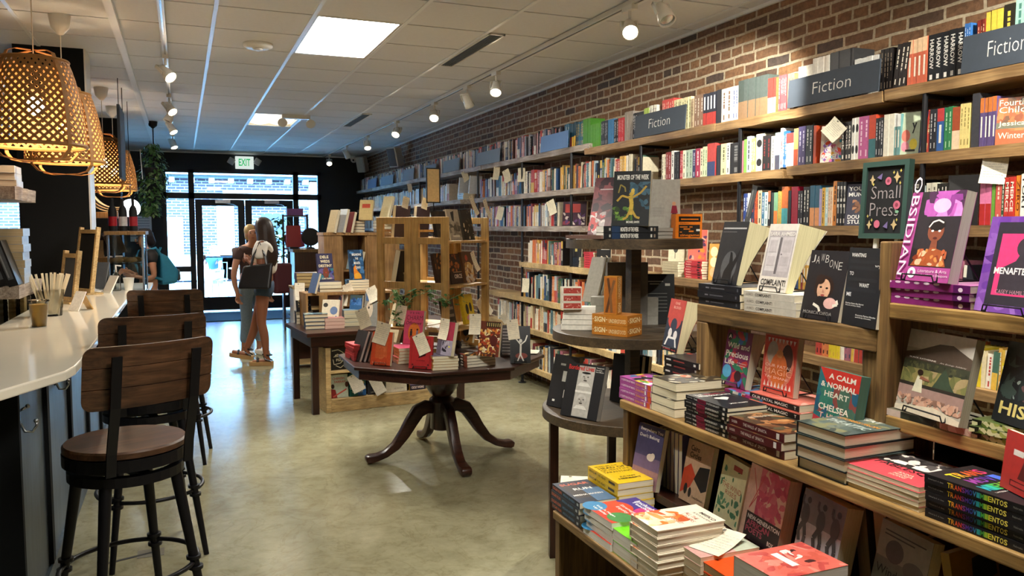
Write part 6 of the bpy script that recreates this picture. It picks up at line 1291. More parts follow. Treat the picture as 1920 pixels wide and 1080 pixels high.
for x, y, w_, h_, rl, lab, on in ((682, 597, .085, .13, -.45, 'tilted note at the upper left of the octagonal table display', 'face-out orange-red'), (716, 625, .1, .14, .22, 'large note over the red pile, octagonal table', 'face-out orange-red'), (752, 590, .075, .125, .12, 'upright note left of the pink Charm cover', 'face-out pink and orange'), (791, 645, .08, .13, -.45, 'bright tilted note over the red bordered book', 'face-out red book with a thin'),
        (833, 617, .085, .13, .05, 'upright note over the violet and red cover', 'face-out grey-violet'), (891, 608, .085, .13, -.06, 'handwritten note left of the mushroom cover', 'face-out book crowded'), (900, 573, .075, .1, -.4, 'tilted note left of the yellow cover', 'dark striped'), (916, 577, .06, .1, -.5, 'second tilted note beside the yellow cover', 'yellow face-out'), (946, 598, .04, .07, -.6, 'small slanted note by the black skeletal cover', 'grey striped'), (962, 618, .075, .13, -.12, 'note clipped above the black skeletal cover', 'face-out black book with a white skel')):
    card(lab, x, y, w=w_, h=h_, roll=rl, on=on, col='#eadfc6')
p = fo(993, 662); card('white sheet lying at the right corner of the octagonal table', 993, 659, Y=p.y, w=.12, h=.13, rz=-.6, lean=1.53, group='sheets lying on tables')
for x, y, rl, lab, on in ((888, 385, -.4, 'tall note at the top of the right birch rack', 'grey-cream face-out'), (913, 392, -.35, 'second tall note at the top of the right birch rack', 'black face-out book with pale marks'), (890, 490, -.35, 'note hanging over the ORCE book', 'dark face-out book lettered ORCE')):
    card(lab, x, y, w=.055, h=.15, roll=rl, on=on)
for x, y, u, lab in ((761, 380, .1, 'note standing out of the near plum-backed book'), (797, 382, .3, 'note standing out of the far plum-backed book')):
    q = loc(u, .4, 0); card(lab, x, y, Y=q[1], w=.05, h=.08, roll=.3, rz=.3, lean=.1)
# ------------------------------------------------------------------ dark rectangular table behind, with pine bookcase below
TX, TY, TR = .985, 6.80, .09
t = thing('display_table', 'dark brown rectangular table behind the octagonal one, stacked with books', 'table', (TX, TY, 0), TR)
g = G(); g.box(-.05, -.04, .665, 1.45, .82, .70); g.build('tabletop', 'wood_dark', t, bevel=.005)
g = G(); g.box(-.005, .005, .575, 1.40, .03, .664); g.box(-.005, .75, .575, 1.40, .775, .664); g.box(-.005, .03, .575, .02, .75, .664); g.box(1.375, .03, .575, 1.40, .75, .664); g.build('apron', 'wood_dark', t)
for x in (0, 1.345):
    for y in (0, .72): g = G(); g.box(x, y, 0, x + .055, y + .055, .574); g.build('leg', 'wood_dark_z', t)
t = thing('low_bookcase', 'low pine bookcase of face-out books under the dark table', 'bookcase', (1.10, 6.82, 0), .11)
g = G(); g.box(0, 0, 0, .045, .26, .56); g.build('side_panel', 'wood_pine', t, bevel=.003)
g = G(); g.box(.96, 0, 0, 1.0, .26, .56); g.build('side_panel', 'wood_pine', t, bevel=.003)
g = G(); g.box(.0455, .005, 0, .9595, .03, .09); g.build('plinth', 'wood_pine', t, bevel=.003)
for z in (.09, .335): g = G(); g.box(.0455, .005, z, .9595, .255, z + .022); g.build('shelf', 'wood_pine', t, bevel=.002)
g = G(); g.box(.0455, .245, .113, .9595, .258, .334); g.box(.0455, .245, .358, .9595, .258, .56); g.build('back_panel', 'wood_pine', t)
def bc(label, x, z, w, h, col, cov=(), tt=.02, **k):
    q = RZ(.11) @ Vector((x, .05, 0)); return book(w, h, tt, col, label, cov, M=T(1.10 + q.x, 6.82 + q.y, z + .002) @ RZ(.11) @ RX(-.12), **k)
bc('face-out pale book with red lettering and two faces, pine bookcase', .06, .112, .15, .2, '#b9c4b4', [('t', 'CHERISH', .1, .78, .8, .88, '#b8483a'), ('t', 'FARRAH', .2, .64, .85, .74, '#b8483a'), ('e', .1, .5, .1, .1, '#3a2420'), ('p', [(0, 0), (.35, 0), (.25, .35), (.0, .4)], '#8a2a28'), ('e', .92, .55, .1, .12, '#5a3428'), ('l', [(.1, .05), (.9, .35)], .012, '#c8584a')])
bc('face-out teal book with pale block letters, pine bookcase', .22, .112, .15, .2, '#1f6a68', [('r', .5, 0, 1, .5, '#2a5f9a'), ('t', 'CHIBUNDU', .03, .3, .97, .42, '#e8e8d8'), ('t', 'ONUZO', .15, .14, .8, .26, '#e8e8d8'), ('e', .82, .55, .1, .08, '#d8d4a0')])
bc('face-out charcoal book half covered by a note, pine bookcase', .385, .112, .145, .2, '#33363f', [('t', 'HOLDEN', .2, .05, .9, .13, '#c8c4bc')])
book(.14, .205, .04, '#d8d2c0', 'white spine with a black square in the pine bookcase', M=T(1.10 + .545, 6.82 + .115, .113) @ RZ(.11 + PI / 2 + .0) @ RZ(-PI / 2), spine=[('r', .3, .3, .42, .8, '#26241f')])
bc('face-out cream book lettered King Rao, pine bookcase', .60, .112, .15, .205, '#ddd6c4', [('t', 'KING RAO', .06, .62, .95, .74, '#2a2826', 0), ('p', [(.2, .34), (.8, .34), (.65, .48), (.4, .5)], '#3f7a7a'), ('t', 'VAUHINI VARA', .2, .12, .8, .18, '#4a4642', 0)])
bc('face-out yellow and violet book at the right of the pine bookcase', .78, .112, .15, .205, '#d8a82a', [('r', 0, 0, 1, .4, '#6a5a78'), ('r', 0, 0, 1, .22, '#2a2434'), ('t', 'CECILY WONG', .1, .06, .9, .16, '#f0d8d0'), ('n', 8, .1, .35, .8, .6, .12, ['#d87a3a', '#b85a4a'], 96)])
bc('face-out black book with a tangle of white lines, pine bookcase upper shelf', .06, .358, .14, .18, '#23211c', [('l', [(.1, .9), (.5, .95), (.8, .8), (.9, .5), (.6, .3), (.2, .25), (.15, .5)], .006, '#d8d0b4'), ('l', [(.2, .6), (.45, .75), (.7, .6)], .006, '#d8d0b4'), ('t', 'BEST', .3, .6, .7, .72, '#e8e0c8'), ('t', 'FIZZ', .35, .4, .85, .52, '#e8e0c8'), ('l', [(.3, .2), (.6, .08), (.9, .25)], .006, '#d8d0b4')])
for x, w in ((.25, .15), (.42, .14), (.58, .15), (.76, .15)): bc(f'dim face-out book on the upper pine shelf, number {["one","two","three","four"][[.25,.42,.58,.76].index(x)]} right of the white-line cover', x, .358, w, .17, random.Random(int(x * 100)).choice(['#4a3a34', '#2f3a4a', '#6a5a4a', '#3a2a2c']))
card('grey note hanging over the teal book in the pine bookcase', 668, 718, Y=6.86, w=.11, h=.16, roll=-.4, col='#cfc8b8'); card('long grey note over the charcoal book in the pine bookcase', 708, 722, Y=6.87, w=.1, h=.17, roll=-.45, col='#cfc8b8')
# books on the dark table
ZD = .701
def dk(label, col, bl, brx, ty, **k): return so(label, col, bl, brx, ty, z=k.pop('z', ZD), **k)
def dp(n, desc, where, w, h, tt, col, px, py, rz=.05, z=ZD, **k): return pile(n, desc, where, w, h, tt, col, px, py, rz, z=z, **k)
dp(4, 'dark blue hardcover', 'on the dark table corner', .2, .15, .032, '#2f4a66', 572, 618, -.05, hc=True, pages='#e0d4b4', seed=40, cov=[('n', 20, 0, 0, 1, 1, .15, ['#8a9a8a', '#c8c4a8', '#4a5a5a'], 97)])
dp(3, 'dusty pink paperback', 'beside the dark blue hardcovers', .17, .15, .03, '#a8706a', 610, 617, 0, pages='#d8b8a8', seed=41)
dp(4, 'pale blue-topped paperback', 'right of the dusty pink pile', .15, .15, .035, '#8aa4b0', 646, 612, 0, pages='#cfc8a8', seed=42)
zq = dp(4, 'black paperback', 'under the black night-library cover, dark table', .15, .14, .028, '#22262e', 556, 608, 0, pages='#d8d0b8', seed=43)
ZRz = 1.0
t = thing('display_riser', 'wooden riser step on the back of the dark table', 'riser', (1.0, 7.22, ZD), TR)
g = G(); g.box(0, 0, .275, .8, .28, .298); g.build('board', 'wood_crate', t); 
for x in (0, .78): g = G(); g.box(x, 0, 0, x + .02, .28, .274); g.build('side', 'wood_crate', t)
dk('face-out black night-library book with small lights, dark table', '#1c2026', (558, 585), 588, 541, w=.14, lean=.15, z=zq, cov=[('n', 30, .05, .1, .95, .9, .05, ['#e8c878', '#c8d4e0', '#d85a3a', '#1c2026'], 98), ('t', 'MIDNIGHT', .1, .4, .9, .48, '#e8d8a0'), ('t', 'LIBRARY', .1, .28, .85, .36, '#e8d8a0')])
dk('face-out cream book with blue and brown cow patches, dark table', '#e2d8c0', (601, 613), 633, 562, w=.16, lean=.25, tt=.015, cov=[('e', .7, .6, .22, .15, '#6a82a8'), ('e', .2, .8, .14, .08, '#3a3a3a'), ('e', .4, .2, .3, .14, '#6a82a8'), ('r', .8, .3, .9, .4, '#4a6a9a')])
dk('face-out rust and pink book behind the cow-patch cover, dark table', '#a87a6c', (612, 609), 640, 540, w=.15, lean=.12, cov=[('e', .5, .55, .14, .1, '#b83a2c'), ('l', [(.4, .3), (.45, .5)], .006, '#2a2420'), ('l', [(.6, .3), (.52, .5)], .006, '#2a2420'), ('e', .85, .8, .1, .08, '#2a2a3a')])
dk('face-out blue watercolour book on the pale blue pile, dark table', '#3f6a9a', (655, 580), 678, 553, w=.14, lean=.15, z=ZD + .141, cov=[('r', 0, .7, 1, 1, '#4a5a5a'), ('n', 20, 0, .3, 1, .8, .2, ['#3f72b0', '#5a8ac8', '#2f4a7a'], 99)])
zr = dp(3, 'navy paperback', 'under the orange-lettered face cover, riser', .2, .15, .03, '#3a3a52', 600, 548, .05, z=ZRz, seed=44, spine=[('r', .1, .35, .8, .65, '#8a88a0')])
dk('face-out navy book with cream Dele Weds Destiny lettering and a face', '#3c3a54', (598, 527.5), 634, 476, w=.16, lean=.15, z=zr, cov=[('e', .5, .3, .2, .2, '#7a4434'), ('n', 14, 0, .05, .35, .45, .18, ['#3f7a84', '#2f5f78', '#6a5a8a'], 100), ('n', 14, .65, .05, 1, .45, .18, ['#3f7a84', '#4a5aa0', '#6a5a8a'], 101), ('e', .5, .3, .05, .025, '#b8402c'), ('t', 'DELE', .2, .82, .75, .92, '#f0e2b8'), ('t', 'WEDS', .2, .66, .8, .76, '#f0e2b8'), ('t', 'DESTINY', .08, .5, .92, .6, '#f0e2b8'), ('t', 'TOMI OBARO', .2, .05, .85, .11, '#f0e2b8')])
zs = dp(4, 'steel-blue paperback', 'under the orange and blue wave cover, riser', .19, .15, .024, '#2f4a66', 655, 545, .05, z=ZRz, seed=45, spine=[('r', .1, .3, .5, .7, '#7ab0d8'), ('r', .7, .2, .85, .8, '#1c2a3a')])
dk('face-out blue wave book with an orange blaze and white title', '#2c4a6a', (658, 525), 690, 469, w=.15, lean=.12, z=zs, cov=[('n', 30, 0, 0, 1, 1, .2, ['#2f5a84', '#1f3450', '#4a7aa8', '#23364c'], 102), ('p', [(.25, .02), (.8, .02), (.75, .15), (.5, .3), (.4, .5), (.25, .4)], '#e0852a'), ('e', .5, .12, .25, .1, '#e8a83a'), ('t', 'BREAKING', .2, .8, .85, .88, '#f0ece0'), ('t', 'THE', .4, .67, .62, .74, '#f0ece0'), ('t', 'MAAFA', .3, .51, .75, .6, '#f0ece0'), ('t', 'CHAIN', .4, .36, .75, .45, '#f0ece0')])
so('slim blue book leaning at the left of the dark table', '#4a5f84', (577, 549), 585, 512, w=.12, lean=.3, z=1.0, rz=-1.2, pages='#d8ccb0')
so('face-out book with pale faces half hidden behind the birch rack', '#8a8a84', (680, 611), 706, 540, w=.15, lean=.15, z=ZD, cov=[('e', .4, .5, .25, .25, '#d8c8b0'), ('r', .1, .75, .9, .95, '#4a6a9a'), ('e', .35, .55, .05, .04, '#2a2a2a')])
card('long note hanging at the left corner of the dark table', 562, 547, w=.1, h=.16, roll=.05, on='face-out black night-library'); card('note standing between the rust book and the blue watercolour', 645, 558, w=.09, h=.15, on='face-out blue watercolour'); card('small tilted note under the navy Dele cover', 652, 541, w=.1, h=.09, roll=-.3, on='face-out blue wave'); card('tilted note with a drawing beside the birch rack', 699, 552, w=.11, h=.14, roll=-.45, on='face-out book with pale faces')
# tall wooden cabinet of open books further back
t = thing('tall_crate_shelf', 'tall honey-wood cabinet behind the dark table, books piled on top', 'cabinet', (1.36, 8.4, 0), .02)
for b in ((0, 0, 0, .18, .02, 1.50), (.45, 0, 0, .80, .02, 1.50)): g = G(); g.box(*b); g.build('front_panel', 'wood_crate', t)
for x in (0, .18, .43, .78): g = G(); g.box(x, .0201, 0, x + .02, .34, 1.50); g.build('side_panel', 'wood_crate', t)
for z in (.3, .75, 1.12): g = G(); g.box(.2, .0205, z, .43, .335, z + .02); g.build('shelf', 'wood_crate', t)
g = G(); g.box(0, .341, 0, .8, .355, 1.50); g.build('back_panel', 'wood_crate', t)
g = G(); g.box(-.01, -.01, 1.501, .81, .36, 1.53); g.build('top_board', 'wood_crate', t)
so('pale folder leaning on the left of the tall cabinet top', '#b09a78', (613, 435), 622, 395, z=1.531, w=.14, lean=.3, rz=-1.2) if False else None
def tb(label, x, z, w, h, col, tt=.03, rz=-1.2, lean=.25, y=8.5, **k): return book(w, h, tt, col, label, M=T(x, y, z + .002) @ RZ(rz) @ RX(-lean), **k)
tb('tan book leaning at the left end of the tall cabinet top', 1.40, 1.531, .15, .24, '#b09a74'); tb('grey-white book leaning second on the tall cabinet top', 1.50, 1.531, .14, .25, '#b8bcc0'); tb('dark book with a red patch leaning on the tall cabinet top', 1.58, 1.531, .14, .22, '#8a3a34', spine=[('r', 0, 0, 1, .5, '#2a2a2c')])
stack(4, 'cream-edged hardcover', 'on the tall cabinet, left end', .13, .2, .03, '#6a6258', (1.75, 8.62, 1.531), 0, hc=True, seed=50)
stack(4, 'cream-edged hardcover', 'on the tall cabinet, right end', .16, .2, .032, '#8a6a3a', (2.02, 8.6, 1.531), PI, hc=True, seed=51)
tb('yellowish face-out book standing on the left cream-edged pile', 1.74, 1.66, .15, .22, '#c8b078', rz=-.6, cov=[('r', .2, .6, .8, .8, '#b84a34')]); tb('cream book leaning on the right cream-edged pile', 1.96, 1.665, .15, .26, '#d8c89a', rz=-1.1, lean=.3)
tb('pale blue book leaning inside the tall cabinet bay', 1.60, .98 + .165, .12, .2, '#b8ccd0', y=8.5); tb('yellow-cream book inside the tall cabinet bay', 1.68, .98 + .165, .12, .19, '#d8cc8a', y=8.5)
tb('patterned book leaning against the tall cabinet front', 1.60, .90, .14, .26, '#8a7a6a', y=8.2, rz=-1.2, lean=.3, cov=[('n', 20, 0, 0, 1, 1, .15, ['#c8702c', '#4a4a6a', '#e8dcc0'], 103)]) if False else None
# white-edged side bookcase
t = thing('side_bookcase', 'white-edged bookcase left of the dark table, cream hardcovers on top', 'bookcase', (1.13, 9.1, 0), .02)
g = G(); g.box(0, 0, 0, .035, .3, .9); g.build('side_panel', 'white_metal', t); g = G(); g.box(.8, 0, 0, .835, .3, .9); g.build('side_panel', 'white_metal', t)
for z in (.05, .36, .66): g = G(); g.box(.0355, .01, z, .7995, .29, z + .02); g.build('shelf', 'wood_pine', t)
g = G(); g.box(-.01, -.01, .901, .845, .31, .925); g.build('top_board', 'wood_pine', t)
g = G(); g.box(.0355, .28, .071, .7995, .299, .899); g.build('back_panel', 'wood_dark', t)
stack(4, 'cream-paged hardcover', 'on top of the white-edged bookcase', .26, .19, .037, '#6a4a2c', (1.30, 9.22, .926), 0, hc=True, pages='#e0c890', seed=52)
# console by the window
t = thing('window_console', 'brown wooden console by the right shop window', 'console table', (1.42, 11.4, 0), 0)
g = G(); g.box(0, 0, 1.24, 1.25, .5, 1.28); g.build('top', 'wood_fixture', t); g = G(); g.box(.02, .02, 0, 1.23, .48, 1.239); g.build('body', 'wood_dark_z', t)
def onc(px): return at(px, 468, y=11.6).x
t = thing('red_sign', 'red panel sign standing on the window console', 'sign', (onc(551), 11.6, 1.281)); g = G(); g.box(-.1, 0, .03, .1, .02, .33); g.build('panel', 'red_paint', t); g = G(); g.box(-.06, -.04, 0, .06, .06, .03); g.build('base', 'black_metal', t)
t = thing('desk_fan', 'black round desk fan on the window console beside the red sign', 'fan', (onc(583), 11.6, 1.281)); g = G(); g.lathe([(.06, 0), (.06, .015), (.015, .03), (.015, .1)], 16); g.build('base', 'black_matte', t); g = G(); g.lathe([(.02, -.03), (.125, -.03), (.13, .0), (.12, .03), (.02, .04)], 24); g.build('cage', 'black_matte', t, M=T(0, 0, .17) @ RX(PI / 2))
t = thing('plant_rack', 'small wooden tiered rack with books and hanging plants before the right door', 'rack', (at(530, 470, y=12.6).x, 12.6, 0))
for x in (0, .36): g = G(); g.box(x, 0, 0, x + .03, .2, 1.78); g.build('post', 'wood_dark_z', t)
for z in (.6, 1.25, 1.5, 1.75): g = G(); g.box(.031, 0, z, .359, .2, z + .02); g.build('shelf', 'wood_stool', t)
q = at(530, 470, y=12.6)
for i in range(5): book(.1, .2, .022, ['#7a2f4a', '#c0503a', '#5a3a6a', '#d8604a', '#8a3a5a'][i], f'{OL[i]} of five magazines slanting on the wooden plant rack', M=T(q.x + .06 + i * .045, 12.62, 1.272) @ RY(-.25), group='magazines on the plant rack')
t = thing('purple_box', 'small purple box on top of the wooden plant rack', 'box', (q.x + .2, 12.7, 1.771)); g = G(); g.box(-.12, -.06, 0, .12, .06, .1, '#8a5aa0'); g.build('carton', 'print', t)
vine('trailing green plant hanging at the left of the wooden rack', [(q.x - .02, 12.58, 1.72), (q.x - .12, 12.58, 1.5), (q.x - .08, 12.58, 1.2), (q.x - .1, 12.58, .95)], 90, .07, 'trailing_plant', 6, .05)
# ------------------------------------------------------------------ bar counter
ZC = 1.07; XE = -.373
t = thing('bar_counter', 'long bar counter with glossy cream top and dark panelled base at the left', 'counter', (-.585, 3.4, 0))
g = G(); O = Vector((.585, -3.4))
poly = [(XE, 7.32), (XE, 3.47), (XE - .004, 3.33), (XE - .022, 3.22), (-.545, 2.9), (-.9, 2.3), (-1.5, 2.3), (-1.5, 3.6), (-.9, 4.0), (-.9, 7.18), (-.65, 7.18), (-.65, 7.32)]
g.prism([(x + O.x, y + O.y) for x, y in poly[::-1]], ZC - .035, ZC); g.build('countertop', 'quartz', t, bevel=.006)
g = G(); g.box(-.3, 0, .09, 0, 3.775, ZC - .036); g.build('base_panel', 'navy_panel', t)
g = G(); g.box(-.9, -.035, 0, .012, -.001, ZC - .036); g.build('end_panel', 'black_paint', t)
g = G(); g.box(-.29, .0, 0, -.0, 3.77, .089); g.box(.0, .0, 0, .016, 3.77, .085); g.build('kickboard', 'navy_panel', t)
for px in (91, 135, 168, 192, 208):
    y = at(px, 800, x=-.57).y - 3.4
    g = G(); g.box(.0005, y - .03, .0855, .018, y + .03, ZC - .036); g.build('batten', 'black_paint', t)
for i, (px, py) in enumerate(((40, 800), (106, 722))):
    q = at(px, py, x=-.575); h = thing('coat_hook', ('near' if i == 0 else 'far') + ' metal double hook under the counter edge', 'hook', (-.584, q.y, q.z), group='hooks under the counter')
    g = G(); g.box(0, -.012, -.0, .006, .012, .07); g.tube([(.006, 0, .06), (.03, 0, .075)], .005); g.tube([(.006, 0, .012), (.02, 0, -.02), (.045, 0, -.022), (.06, 0, .0), (.058, 0, .016)], .0055)
    g.ball((.058, 0, .018), .009); g.ball((.032, 0, .076), .008); g.build('hook_body', 'steel', h, smooth=True)
# bar stools
def stool(x, y, rz, label):
    t = thing('bar_stool', label, 'bar stool', (x, y, 0), rz, 'wooden bar stools along the counter')
    g = G(); g.lathe([(0, .765), (.205, .765), (.212, .77), (.212, .788), (.206, .795), (0, .795)], 40); g.build('seat', 'wood_stool', t, smooth='auto')
    g = G(); g.lathe([(.2, .722), (.214, .722), (.214, .764), (.2, .764)], 36, caps=False); g.lathe([(0, .735), (.199, .735), (.199, .76), (0, .76)], 24); g.build('seat_frame', 'black_metal', t)
    g = G(); g.lathe([(.06, .70), (.06, .734)], 16); g.lathe([(.165, .665), (.2, .665), (.2, .70), (.165, .70), (.165, .665)], 32, caps=False); g.box(-.18, -.02, .675, .18, .02, .699); g.box(-.02, -.18, .675, .02, .18, .699); g.build('swivel', 'black_metal', t)
    for sx in (-1, 1):
        for sy in (-1, 1):
            g = G(); top = Vector((sx * .125, sy * .125, .68)); bot = Vector((sx * .207, sy * .207, 0.0))
            g.tube([top, bot], .02, 12, rs=[.022, .0125])
            for zz in (.295, .335):
                c = top.lerp(bot, (.68 - zz) / .68); g.tube([c + Vector((0, 0, -.006)), c + Vector((0, 0, .006))], .027, 12)
            g.build('leg', 'black_metal', t, smooth='auto')
    g = G(); g.tube([(.238 * math.cos(2 * PI * k / 40), .238 * math.sin(2 * PI * k / 40), .315) for k in range(40)], .0095, 8, closed=True); g.build('foot_ring', 'black_metal', t, smooth=True)
    # curved plank back
    W, Hh, zb, Rr = .455, .22, .962, .62; n = 22; yb = -.235
    def bp(u, v, d):
        a = u * W / Rr; r = Rr + d
        return (r * math.sin(a), yb + Rr - r * math.cos(a) - .035 * v, zb + v * Hh)
    g = G(); pts = []; fs = []; cr = .035
    cols = [-.5 + cr / W * k for k in (0, .06, .15, .28, .45, .7)] + [-.5 + cr / W + (1 - 2 * cr / W) * i / 11 for i in range(12)] + [.5 - cr / W * k for k in (.7, .45, .28, .15, .06, 0)]
    n = len(cols) - 1
    for u in cols:
        e = max(0, abs(u) * W - (W / 2 - cr)); dv = (cr - math.sqrt(max(0, cr * cr - e * e))) / Hh
        for v, gd in ((dv, 0), (.325, 0), (.3365, .004), (.348, 0), (.655, 0), (.6665, .004), (.678, 0), (1 - dv, 0)):
            pts.append(bp(u, v, gd)); pts.append(bp(u, v, .018 - gd))
    m = 16
    for i in range(n):
        a = i * m; b = a + m
        for k in range(7):
            p0, p1 = 2 * k, 2 * k + 2
            fs.append((a + p0, b + p0, b + p1, a + p1)); fs.append((a + p0 + 1, a + p1 + 1, b + p1 + 1, b + p0 + 1))
        fs.append((a, a + 1, b + 1, b)); fs.append((a + 14, b + 14, b + 15, a + 15))
    for a, fl in ((0, 0), (n * m, 1)):
        for k in range(7):
            q = (a + 2 * k, a + 2 * k + 2, a + 2 * k + 3, a + 2 * k + 1); fs.append(q if not fl else q[::-1])
    g.add(pts, fs); g.build('backrest', 'wood_stool', t)
    for s in (-1, 1):
        g = G(); x0 = s * .138
        def bar(z, f): return (x0 + s * f * .012, -.185 - .005 - f * .092, z)
        ys = bp(s * .30, .5, .018)[1]
        path = [(x0, -.20, .72), (x0, -.212, .80), (x0, ys - .004, .97), (x0, ys - .035, 1.15)]
        for (a, b) in zip(path, path[1:]):
            g.add([(a[0] - .017, a[1], a[2]), (a[0] + .017, a[1], a[2]), (a[0] + .017, a[1] - .008, a[2]), (a[0] - .017, a[1] - .008, a[2]), (b[0] - .017, b[1], b[2]), (b[0] + .017, b[1], b[2]), (b[0] + .017, b[1] - .008, b[2]), (b[0] - .017, b[1] - .008, b[2])],
                  [(0, 3, 2, 1), (4, 5, 6, 7), (0, 1, 5, 4), (1, 2, 6, 5), (2, 3, 7, 6), (3, 0, 4, 7)])
        g.build('back_bar', 'black_metal', t)
    return t
stool(-.215, 3.27, math.radians(26), 'nearest bar stool, dark wood seat and curved back at lower left')
stool(-.175, 4.22, math.radians(11), 'middle bar stool, mostly hidden behind the nearest')
stool(-.08, 5.86, math.radians(-7), 'farthest bar stool, its lighter plank back facing the camera')
# ------------------------------------------------------------------ back bar
def bshelf(zt, label):
    g = G(); rg = random.Random(int(zt * 100)); n = 8; pts = []; fs = []
    for i in range(n + 1):
        y = 4.95 + .67 * i / n; j = rg.uniform(-.012, .004); k = rg.uniform(-.008, .002)
        pts += [(-1.34, y, zt), (-.80 + j, y, zt), (-.80 + j + k, y, zt - .07), (-1.34, y, zt - .07)]
    for i in range(n):
        for q in range(4): fs.append((i * 4 + q, i * 4 + (q + 1) % 4, i * 4 + 4 + (q + 1) % 4, i * 4 + 4 + q))
    fs += [(3, 2, 1, 0), (n * 4, n * 4 + 1, n * 4 + 2, n * 4 + 3)]
    g.add(pts, fs); return tag(g.build('bar_shelf', 'wood_grey'), label, 'shelf', 'rough plank shelves behind the counter')
bshelf(1.80, 'upper rough-edged plank shelf at the left edge, below the largest lamp'); bshelf(1.27, 'lower rough-edged plank shelf at the left edge, just above the counter')
t = thing('shelf_post', 'black post carrying the rough plank shelves at the left edge', 'post', (-1.37, 5.28, 0)); g = G(); g.box(-.025, -.025, 0, .025, .025, HC); g.build('post', 'black_metal', t)
t = thing('back_counter', 'low black counter behind the bar', 'counter', (-1.5, 5.0, 0)); g = G(); g.box(-.5, 0, 0, .25, 2.15, .9); g.build('body', 'black_paint', t); g = G(); g.box(-.52, -.02, .901, .27, 2.17, .93); g.build('top', 'black_matte', t)
stack(7, 'pale thick paperback', 'on the lower rough plank shelf', .16, .22, .043, '#aab8cc', (-.80 - .09, 5.22, 1.271), PI, pages='#cdbf9e', spine=[('t', 'THE VIRTUES', .2, .3, .8, .7, '#8a9ab4', 0)], seed=60, jit=.006)
for i in range(2): book(.16, .25, .045, '#1c1c1f', ('left' if i == 0 else 'right') + ' one of two black hardcovers leaning against the pale thick pile', M=T(-.862 + .048 * i, 4.95, 1.275) @ RY(-.3) @ RZ(PI * .5) @ T(0, 0, .0), hc=True, spine=[('t', 'GLADWELL', .5, .25, .9, .75, '#b8b8b4')] if False else [('r', .1, .2, .85, .8, '#5a5e64'), ('r', .2, .3, .8, .45, '#8f949a')], group='black hardcovers at the left edge')
stack(3, 'grey-white paperback', 'on the upper rough plank shelf', .15, .2, .038, '#b4b8bc', (-.80 - .1, 5.18, 1.801), PI, pages='#9a958c', seed=61, jit=.012)
book(.15, .25, .05, '#8f959a', 'grey book leaning on the grey-white pile at the left edge', M=T(-.93, 5.09, 1.921) @ RY(-.35) @ RZ(PI * .5), pages='#a09a90', spine=[('n', 12, .1, 0, .8, 1, .2, ['#7a8288', '#a84a4a', '#b8bec4'], 62)])
# counter-top things
q = (-.695, 4.743)
t = thing('juice_cup', 'clear plastic cup of orange juice on the counter', 'cup', (q[0], q[1], ZC + .001)); g = G(); g.lathe([(.0, .0), (.034, 0), (.047, .128), (.05, .13)], 28, caps=False); g.build('cup', 'clear_plastic', t, smooth=True)
g = G(); g.lathe([(0, .002), (.032, .002), (.0445, .115), (0, .115)], 28); g.build('juice', 'juice', t, smooth='auto'); g = G(); g.lathe([(.05, .128), (.052, .132), (.046, .138), (0, .138)], 28, caps=False); g.build('lid', 'clear_plastic', t)
q = (-.717, 5.3)
t = thing('straw_holder', 'clear holder full of pale wooden stirrers behind the juice cup', 'holder', (q[0], q[1], ZC + .001)); g = G(); g.lathe([(.06, 0), (.075, .15)], 24, caps=True); g.build('jar', 'clear_plastic', t)
rg = random.Random(5)
for i in range(16):
    a, b = rg.uniform(-.05, .05), rg.uniform(-.05, .05); g = G(); g.M = T(a * .6, b * .6, .01) @ RX(-b * 5) @ RY(a * 6); g.box(-.006, -.0015, 0, .006, .0015, .24); g.M = None; g.build('stirrer', 'straw', t)
def menu(x, y, rz, h, w, label, mat='wood_pine', face='slate'):
    t = thing('menu_frame', label, 'menu frame', (x, y, ZC + .001), rz, 'wooden menu frames on the counter'); g = G(); M = RX(-.14)
    g.M = M; g.box(-w / 2, 0, .0, -w / 2 + .025, .03, h); g.box(w / 2 - .025, 0, 0, w / 2, .03, h); g.box(-w / 2 + .025, 0, .02, w / 2 - .025, .03, .045); g.box(-w / 2 + .025, 0, h - .05, w / 2 - .025, .03, h - .02); g.M = None; g.build('frame', mat, t, bevel=.002)
    g = G(); g.M = M; g.box(-w / 2 + .025, .01, .045, w / 2 - .025, .02, h - .05); g.build('board', face, t)
    g = G(); g.box(-w / 2, -.02, 0, w / 2, .1, .012); g.build('foot', mat, t)
menu(-.74, 6.12, -1.0, .36, .2, 'nearer wooden menu frame with a dark blue board on the counter'); menu(-.73, 6.95, -1.05, .52, .3, 'taller wooden menu frame behind the dark blue one', face='black_matte')
t = thing('card_stand', 'small wooden tent card standing by the stirrers', 'card stand', (-.63, 5.55, ZC + .001), -.9); g = G(); g.M = RX(-.45); g.box(-.05, 0, 0, .05, .006, .13); g.M = None; g.build('front_card', 'print', t); g = G(); g.M = T(0, .11, 0) @ RX(.5); g.box(-.03, 0, 0, .03, .006, .12); g.build('back_leg', 'wood_birch', t)
for i in range(3):
    t = thing('cup_stack', ['leftmost', 'middle', 'right-hand'][i] + ' column of stacked clear plastic cups beside the dark pillar', 'cups', (-1.10 + .065 * i, 6.0 + .03 * i, .931), group='stacked clear cups behind the counter'); h = (.44, .34, .36)[i]
    for k in range(9): g = G(); g.lathe([(.03, h * k / 11), (.042, h * k / 11 + .1)], 16, caps=False); g.build('cup', 'clear_plastic', t, smooth=True)
t = thing('brown_carton', 'brown carton standing behind the stacked clear cups', 'carton', (-1.05, 6.3, .931)); g = G(); g.box(-.07, -.05, 0, .05, .05, .52); g.build('carton', 'wood_pine', t)
t = thing('white_carton', 'white carton behind the stacked clear cups', 'carton', (-1.13, 6.15, .931)); g = G(); g.box(-.06, -.04, 0, .05, .04, .47); g.build('carton', 'white_plastic', t)
